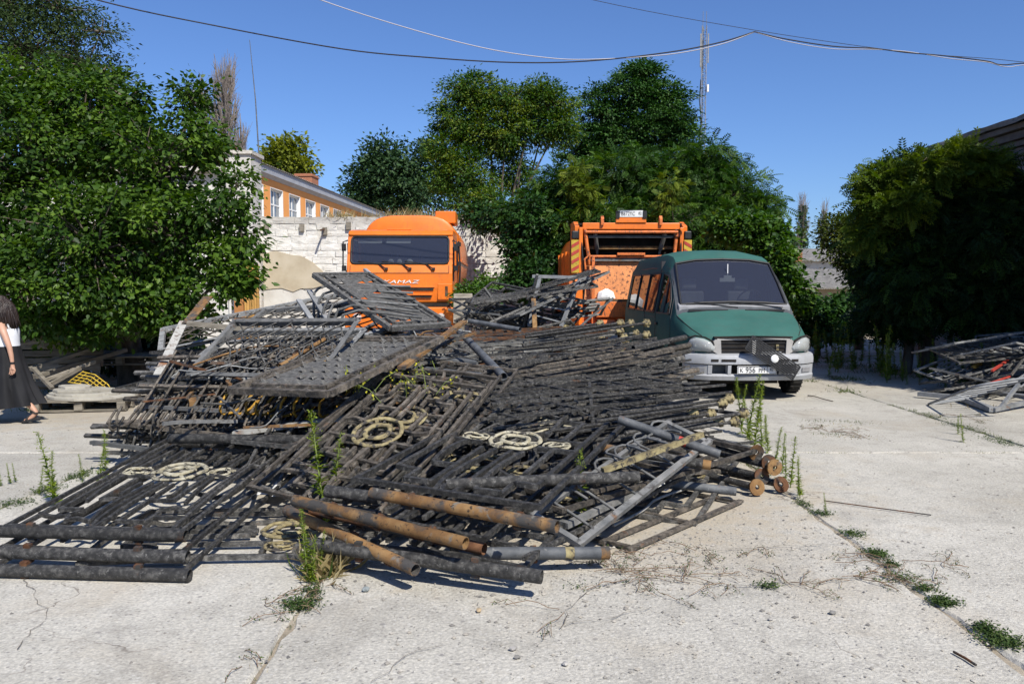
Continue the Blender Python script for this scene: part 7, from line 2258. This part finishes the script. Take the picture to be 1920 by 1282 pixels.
for i, (dx, dy, z, L_, W_, a, lab) in enumerate(((.55, .42, .17, 1.0, .6, 12, 'lowest pale slab on the pallet'), (.50, .45, .205, .85, .5, 6, 'middle pale slab on the pallet'), (.42, .5, .245, .7, .42, 15, 'top pale slab on the pallet'), (.3, .55, .28, .4, .3, -5, 'short slab on top of the pale slabs'))):
    q = random.Random(i); n = 11
    poly = [(math.cos(6.283 * k / n) * L_ * .56 * q.uniform(.82, 1.05), math.sin(6.283 * k / n) * W_ * .56 * q.uniform(.82, 1.1)) for k in range(n)]
    o = MB().prism(poly, -.02, .02, 2).build('flat_slab', MT['slab_pale'], None, bevel=.006)
    o.location = (c.x - .1 + dx, c.y + dy, z); o.rotation_euler = (0, rp.uniform(-.02, .02), RAD(a))
    tag(o, lab, 'slab', 'slabs on the pallet')
c2 = P(175, 706)
pallet('dark pallet raised at the back under the mulberry', Matrix.Translation((-6.95, 12.7, .36)) @ Matrix.Rotation(RAD(6), 4, 'Z') @ Matrix.Rotation(RAD(3), 4, 'X'), 1.25, .8, 2)
pallet('pallet leaning on its edge below the mulberry', Matrix.Translation((-7.6, 11.9, .05)) @ Matrix.Rotation(RAD(14), 4, 'Z') @ Matrix.Rotation(RAD(62), 4, 'X'), 1.3, .85, 3)
for i, (a, b, w, h, lab) in enumerate(((D(20, 650, 11.6), D(110, 633, 11.9), .12, .05, 'weathered top plank of the old timber behind the woman'), (D(55, 692, 11.3), D(170, 655, 12.0), .09, .05, 'long grey plank second from the top behind the woman'),
                            (D(65, 706, 11.2), D(236, 656, 12.6), .07, .06, 'longest dark timber reaching right under the mulberry'), (D(85, 712, 11.0), D(178, 678, 11.6), .06, .04, 'thin timber below the longest one'), (D(62, 690, 10.9), D(98, 728, 10.6), .05, .04, 'short dark timber leaning near the yellow grate'), (D(95, 720, 10.8), D(150, 690, 11.3), .05, .05, 'lowest thin timber by the yellow grate'))):
    tag(bar_obj('old_timber', a, b, w, h, MT['timber'], None), lab, 'timber', 'old timbers at the left')
yg = thing('yellow_grate', 'bent yellow rod grate lying by the old timbers', 'grate')
for k in range(0, 13, 3):
    a = D(128 + k * 2.2, 716 - k * 1.6, 10.9 + k * .03); b = D(180 + k * 1.9, 738 - k * 1.4, 10.75 + k * .03)
    MB().tube([a, (a + b) / 2 + V((0, 0, .05)), b, b + V((.03, 0, -.05)), b + V((-.04, 0, -.10))], .009, 5).build('rod', MT['yellow'], yg, fix=False)
for q in (.05, .2, .35, .5, .65, .8, .95):
    a = D(128, 716, 10.9).lerp(D(180, 738, 10.75), q); b = D(154, 697, 11.3).lerp(D(203, 721, 11.1), q)
    MB().tube([a + V((0, 0, .02)), b + V((0, 0, .02))], .006, 5).build('rod', MT['yellow'], yg, fix=False)
MT['bag_black'] = M('black_bin_bag', [(0.01, 0.01, 0.011), (0.02, 0.02, 0.022)], 12, .25, bump=.6, bscale=18, bdist=.03)
for (px, py, y, r, lab) in ((238, 708, 11.9, .16, 'black plastic bag heap beside the dark pallet, nearer one'), (222, 700, 12.3, .18, 'black plastic bag beside the dark pallet, farther one'), (262, 700, 12.1, .14, 'black plastic bag nearest the railings')):
    q = random.Random(px)
    bm = bmesh.new(); bmesh.ops.create_icosphere(bm, subdivisions=3, radius=r)
    for v in bm.verts: v.co *= q.uniform(.86, 1.12); v.co.z *= .62; v.co.x *= 1.3
    me = bpy.data.meshes.new('bin_bag'); bm.to_mesh(me); bm.free(); me.materials.append(MT['bag_black'])
    o = link(bpy.data.objects.new('bin_bag', me)); cc = P(px, py); o.location = (cc.x, cc.y, r * .5)
    tag(o, lab, 'bag', 'black bags')
kerb = bar_obj('kerb_beam', P(170, 742, .03), P(285, 712, .03), .08, .07, MT['black_dusty'], None)
tag(kerb, 'dark beam lying in front of the yellow grate', 'beam')
# ------------------------------------------------------------------ walking woman at the left edge
MT['skin'] = M('skin', [(0.42, 0.235, 0.155), (0.50, 0.29, 0.20)], 6, 0.5, 0, spec=.4)
MT['hair'] = M('dark_hair', [(0.012, 0.008, 0.007), (0.035, 0.022, 0.017)], 30, 0.4, 0, bump=.5, bscale=60, cscale=(1, 1, .12))
MT['top'] = M('white_cotton', [(0.62, 0.63, 0.65), (0.72, 0.73, 0.75)], 5, 0.9)
MT['skirt'] = M('black_cloth', [(0.006, 0.006, 0.007), (0.012, 0.012, 0.014)], 5, 0.8)
MT['sandal'] = M('black_sandal', [(0.012, 0.011, 0.011), (0.03, 0.028, 0.027)], 20, 0.7)
wm = thing('person', 'woman in white top and long black skirt walking out at the left edge', 'person', (-6.0, 9.45, 0))
# joints: she walks towards -x; y < 0 is the side towards the camera
J, E_, RDS = [], [], []
def jv(p, r):
    J.append(p); RDS.append(r); return len(J) - 1
def chain(a, pts):
    for p, r in pts:
        b = jv(p, r); E_.append((a, b)); a = b
    return a
pel = jv((0, 0, .82), (.125, .125))
sp1 = chain(pel, [((0, 0, .92), (.10, .10)), ((-.01, 0, 1.02), (.105, .10)), ((-.01, 0, 1.11), (.11, .10))])
nk = chain(sp1, [((-.02, 0, 1.20), (.06, .06)), ((-.035, 0, 1.27), (.045, .045)), ((-.05, 0, 1.33), (.05, .05))])
def arm(sy, pts):
    s = chain(sp1, [((.01, sy * .13, 1.155), (.05, .05))])
    el = chain(s, pts[:3])
    wr = chain(el, pts[3:5])
    pm = chain(wr, [pts[5]])
    base = V(pts[5][0])
    dn = (V(pts[5][0]) - V(pts[4][0])).normalized()
    for k in range(4):
        off = V((.012 * (k - 1.5) * 1.5, sy * .004, 0))
        Lf = (.052, .060, .057, .045)[k]
        p1 = base + off + dn * .018
        p2 = p1 + dn * Lf * .55 + V((-.006, 0, 0)); p3 = p2 + dn * Lf * .5 + V((-.014, 0, 0))
        chain(pm, [(tuple(p1), (.0085, .0085)), (tuple(p2), (.0078, .0078)), (tuple(p3), (.0062, .0062))])
    th = base + V((-.028, -sy * .006, .012))
    chain(pm, [(tuple(th), (.0095, .0095)), (tuple(th + dn * .03 + V((-.008, 0, 0))), (.0082, .0082)), (tuple(th + dn * .052 + V((-.008, 0, 0))), (.0066, .0066))])
arm(-1, [((.06, -.165, 1.10), (.042, .042)), ((.105, -.18, 1.0), (.037, .037)), ((.135, -.185, .92), (.032, .032)), ((.16, -.19, .80), (.027, .027)), ((.168, -.19, .715), (.0205, .0205)), ((.170, -.19, .665), (.027, .016))])
arm(1, [((-.03, .165, 1.10), (.042, .042)), ((-.06, .18, 1.0), (.037, .037)), ((-.09, .185, .92), (.032, .032)), ((-.17, .18, .82), (.027, .027)), ((-.23, .175, .76), (.0205, .0205)), ((-.265, .17, .725), (.027, .016))])
def leg(sy, pts):
    chain(pel, pts)
leg(-1, [((.0, -.08, .78), (.085, .085)), ((.03, -.085, .60), (.07, .07)), ((.07, -.085, .45), (.052, .052)), ((.19, -.085, .32), (.05, .045)), ((.335, -.085, .165), (.032, .03)), ((.36, -.085, .125), (.034, .032)), ((.31, -.085, .072), (.03, .036)), ((.25, -.085, .042), (.024, .04)), ((.21, -.085, .034), (.015, .03))])
leg(1, [((-.03, .08, .78), (.085, .085)), ((-.12, .085, .60), (.07, .07)), ((-.19, .085, .45), (.052, .052)), ((-.22, .085, .30), (.048, .048)), ((-.25, .085, .12), (.031, .031)), ((-.26, .085, .07), (.033, .033)), ((-.33, .085, .045), (.026, .036)), ((-.39, .085, .034), (.018, .036)), ((-.42, .085, .03), (.012, .028))])
bm_ = bpy.data.meshes.new('body')
bm_.from_pydata(J, E_, [])
bm_.materials.append(MT['skin'])
bo = link(bpy.data.objects.new('body', bm_)); bo.parent = wm
bpy.context.view_layer.objects.active = bo
sk = bo.modifiers.new('skin', 'SKIN')
sk.use_smooth_shade = True
for i, v in enumerate(bm_.skin_vertices[0].data if bm_.skin_vertices else []):
    v.radius = RDS[i]; v.use_root = (i == 0)
if not bm_.skin_vertices:
    bb = bmesh.new(); bb.from_mesh(bm_); lay = bb.verts.layers.skin.verify()
    bb.verts.ensure_lookup_table()
    for i, v in enumerate(bb.verts):
        v[lay].radius = RDS[i]; v[lay].use_root = (i == 0)
    bb.to_mesh(bm_); bb.free()
ss = bo.modifiers.new('sub', 'SUBSURF'); ss.levels = ss.render_levels = 2
# head with a face looking to -x and down
hd = MB()
vs, fs = [], []
nu, nv_ = 20, 14
for j in range(nv_ + 1):
    ph = math.pi * j / nv_
    for i in range(nu):
        th = 2 * math.pi * i / nu
        x, y, z = math.sin(ph) * math.cos(th), math.sin(ph) * math.sin(th), math.cos(ph)
        k = 1.0 if z > -.2 else 1 + (z + .2) * .28
        px_, py_, pz_ = x * .088 * k, y * .072 * k, z * .108
        if x < -.5 and -.65 < z < -.1: px_ -= .006
        ny_ = abs(y)
        if x < -.6 and ny_ < .22 and -.35 < z < .15: px_ -= .016 * (1 - ny_ / .22) * (1 - abs(z + .15) / .3 if abs(z + .15) < .3 else 0)
        if x < -.6 and .2 < ny_ < .55 and .0 < z < .3: px_ += .006
        vs.append((px_, py_, pz_))
for j in range(nv_):
    for i in range(nu):
        fs.append((j * nu + i, j * nu + (i + 1) % nu, (j + 1) * nu + (i + 1) % nu, (j + 1) * nu + i))
ho = hd.add(vs, fs, 0, True).build('head', MT['skin'], wm, smooth=70)
ho.location = (-.075, 0, 1.385); ho.rotation_euler = (0, RAD(-22), RAD(6))
for sy in (-1, 1):
    MB().lathe([(.001, -.011), (.009, -.006), (.011, 0), (.009, .006), (.001, .011)], 10, 'x', (-.077, sy * .03, .012)).build('eye', MT['white_paint'], ho)
    MB().lathe([(.001, -.02), (.012, -.012), (.016, 0), (.012, .012), (.001, .02)], 8, 'z', (.005, sy * .074, -.005)).build('ear', MT['skin'], ho)
MB().bx(-.088, -.078, -.02, .02, -.058, -.05).build('mouth', M('lips', [(.35, .12, .1)], 5, .5), ho, bevel=.003)
# long hair: many hanging locks over a cap
hr = MB()
gh = random.Random(3)
H0 = V((-.065, 0, 1.40))
for k in range(460):
    a = gh.uniform(-2.35, 2.35)
    ph = gh.uniform(.0, 1.25)
    d = V((math.sin(ph) * math.cos(a), math.sin(ph) * math.sin(a), math.cos(ph)))
    p = H0 + V((d.x * .098, d.y * .083, d.z * .112))
    e = V((math.cos(a) * .115 + .03, math.sin(a) * .105, 0))
    L_ = gh.uniform(.20, .31)
    q = H0 + V((e.x, e.y, -.02 + gh.uniform(-.03, .02)))
    w = V((gh.uniform(-.02, .03), gh.uniform(-.02, .02), 0))
    r2 = H0 + V((e.x * 1.05, e.y * 1.1, -L_ * .5)) + w
    r3 = H0 + V((e.x * .98 + gh.uniform(-.02, .04), e.y * 1.05, -L_)) + w * 1.6
    hr.tube(smooth_pts([p, q, r2, r3], 3), [.008] * 7 + [.007, .005, .002], 4)
hr.build('hair', MT['hair'], wm, fix=False)
# white top: fitted shell over the torso with straps
def shell(rings, name, mat, n=28, folds=None, thick=0.0):
    m = MB()
    vs, fs = [], []
    for k, (cx, cy, z, rx, ry) in enumerate(rings):
        for i in range(n):
            a = 2 * math.pi * i / n
            f = 1 + (folds(k, a) if folds else 0)
            vs.append((cx + math.cos(a) * rx * f, cy + math.sin(a) * ry * f, z))
    for k in range(len(rings) - 1):
        for i in range(n): fs.append((k * n + i, k * n + (i + 1) % n, (k + 1) * n + (i + 1) % n, (k + 1) * n + i))
    return m.add(vs, fs, 0, True).build(name, mat, wm, smooth=60)
tp = shell([(0, 0, .86, .135, .150), (0, 0, .90, .128, .142), (0, 0, .97, .125, .14), (-.01, 0, 1.04, .135, .15), (-.012, 0, 1.09, .135, .152), (-.01, 0, 1.12, .125, .145)], 'tank_top', MT['top'], folds=lambda k, a: .02 * math.sin(5 * a + k))
for sy in (-1, 1):
    MB().tube([(.09, sy * .07, 1.10), (.065, sy * .09, 1.17), (.0, sy * .09, 1.205), (-.07, sy * .085, 1.17), (-.11, sy * .07, 1.10)], .014, 6).build('strap', MT['top'], tp)
gf = random.Random(5)
ph_ = [gf.uniform(0, 6) for _ in range(4)]
def sf(k, a):
    s = k / 8
    return s * (.07 * math.sin(7 * a + ph_[0] + s * 2) + .05 * math.sin(11 * a + ph_[1]) + .03 * math.sin(17 * a + ph_[2]))
rings = []
for k in range(13):
    s = k / 12
    rings.append((.0 + .05 * s ** 1.6, 0, .915 - .72 * s, .13 + .19 * s ** 1.15, .145 + .10 * s, ))
sko = shell(rings, 'skirt', MT['skirt'], 72, sf)
sko.data.transform(Matrix.Identity(4))
for v in sko.data.vertices:      # hem drops towards the front and lifts over the back foot
    if v.co.z < .5: v.co.z += (v.co.x - .1) * .10 * (0.5 - v.co.z) / .3
MB().lathe([(.024, -.012), (.027, 0), (.024, .012), (.022, 0), (.024, -.012)], 14, c=(.166, -.19, .728)).build('bracelet', MT['skirt'], wm)
# sandals
def sandal(x0, z0, x1, z1, y):
    m = MB()
    d = V((x1 - x0, 0, z1 - z0)); u = V((-d.z, 0, d.x)).normalized()
    if u.z < 0: u = -u
    pts = [(0, .022), (.12, .038), (.35, .042), (.6, .034), (.85, .034), (1, .02)]
    vs = []
    for (t, w) in pts:
        c = V((x0, y, z0)) + d * t
        for s in (-1, 1):
            for h in (-.026, 0): vs.append(tuple(c + V((0, s * w, 0)) + u * h))
    fs = []
    for k in range(len(pts) - 1):
        a, b = k * 4, k * 4 + 4
        fs += [(a + 1, b + 1, b + 3, a + 3), (a, a + 2, b + 2, b), (a, b, b + 1, a + 1), (a + 2, a + 3, b + 3, b + 2)]
    fs += [(0, 1, 3, 2), (20, 22, 23, 21)]
    o = m.add(vs, fs).build('sandal', MT['sandal'], wm, bevel=.004)
    return o
s1 = sandal(.185, .028, .415, .085, -.085)
MB().tube([(.37, -.12, .125), (.335, -.125, .148), (.31, -.085, .15), (.335, -.048, .148), (.385, -.05, .12), (.395, -.085, .125), (.37, -.12, .125)], .009, 6).build('ankle_strap', MT['sandal'], s1)
MB().tube([(.26, -.132, .045), (.275, -.11, .078), (.28, -.085, .085), (.275, -.06, .078), (.26, -.042, .045)], .011, 6).build('toe_strap', MT['sandal'], s1)
s2 = sandal(-.44, .026, -.21, .026, .085)
MB().tube([(-.36, .045, .03), (-.355, .065, .075), (-.355, .105, .075), (-.36, .125, .03)], .011, 6).build('toe_strap', MT['sandal'], s2)
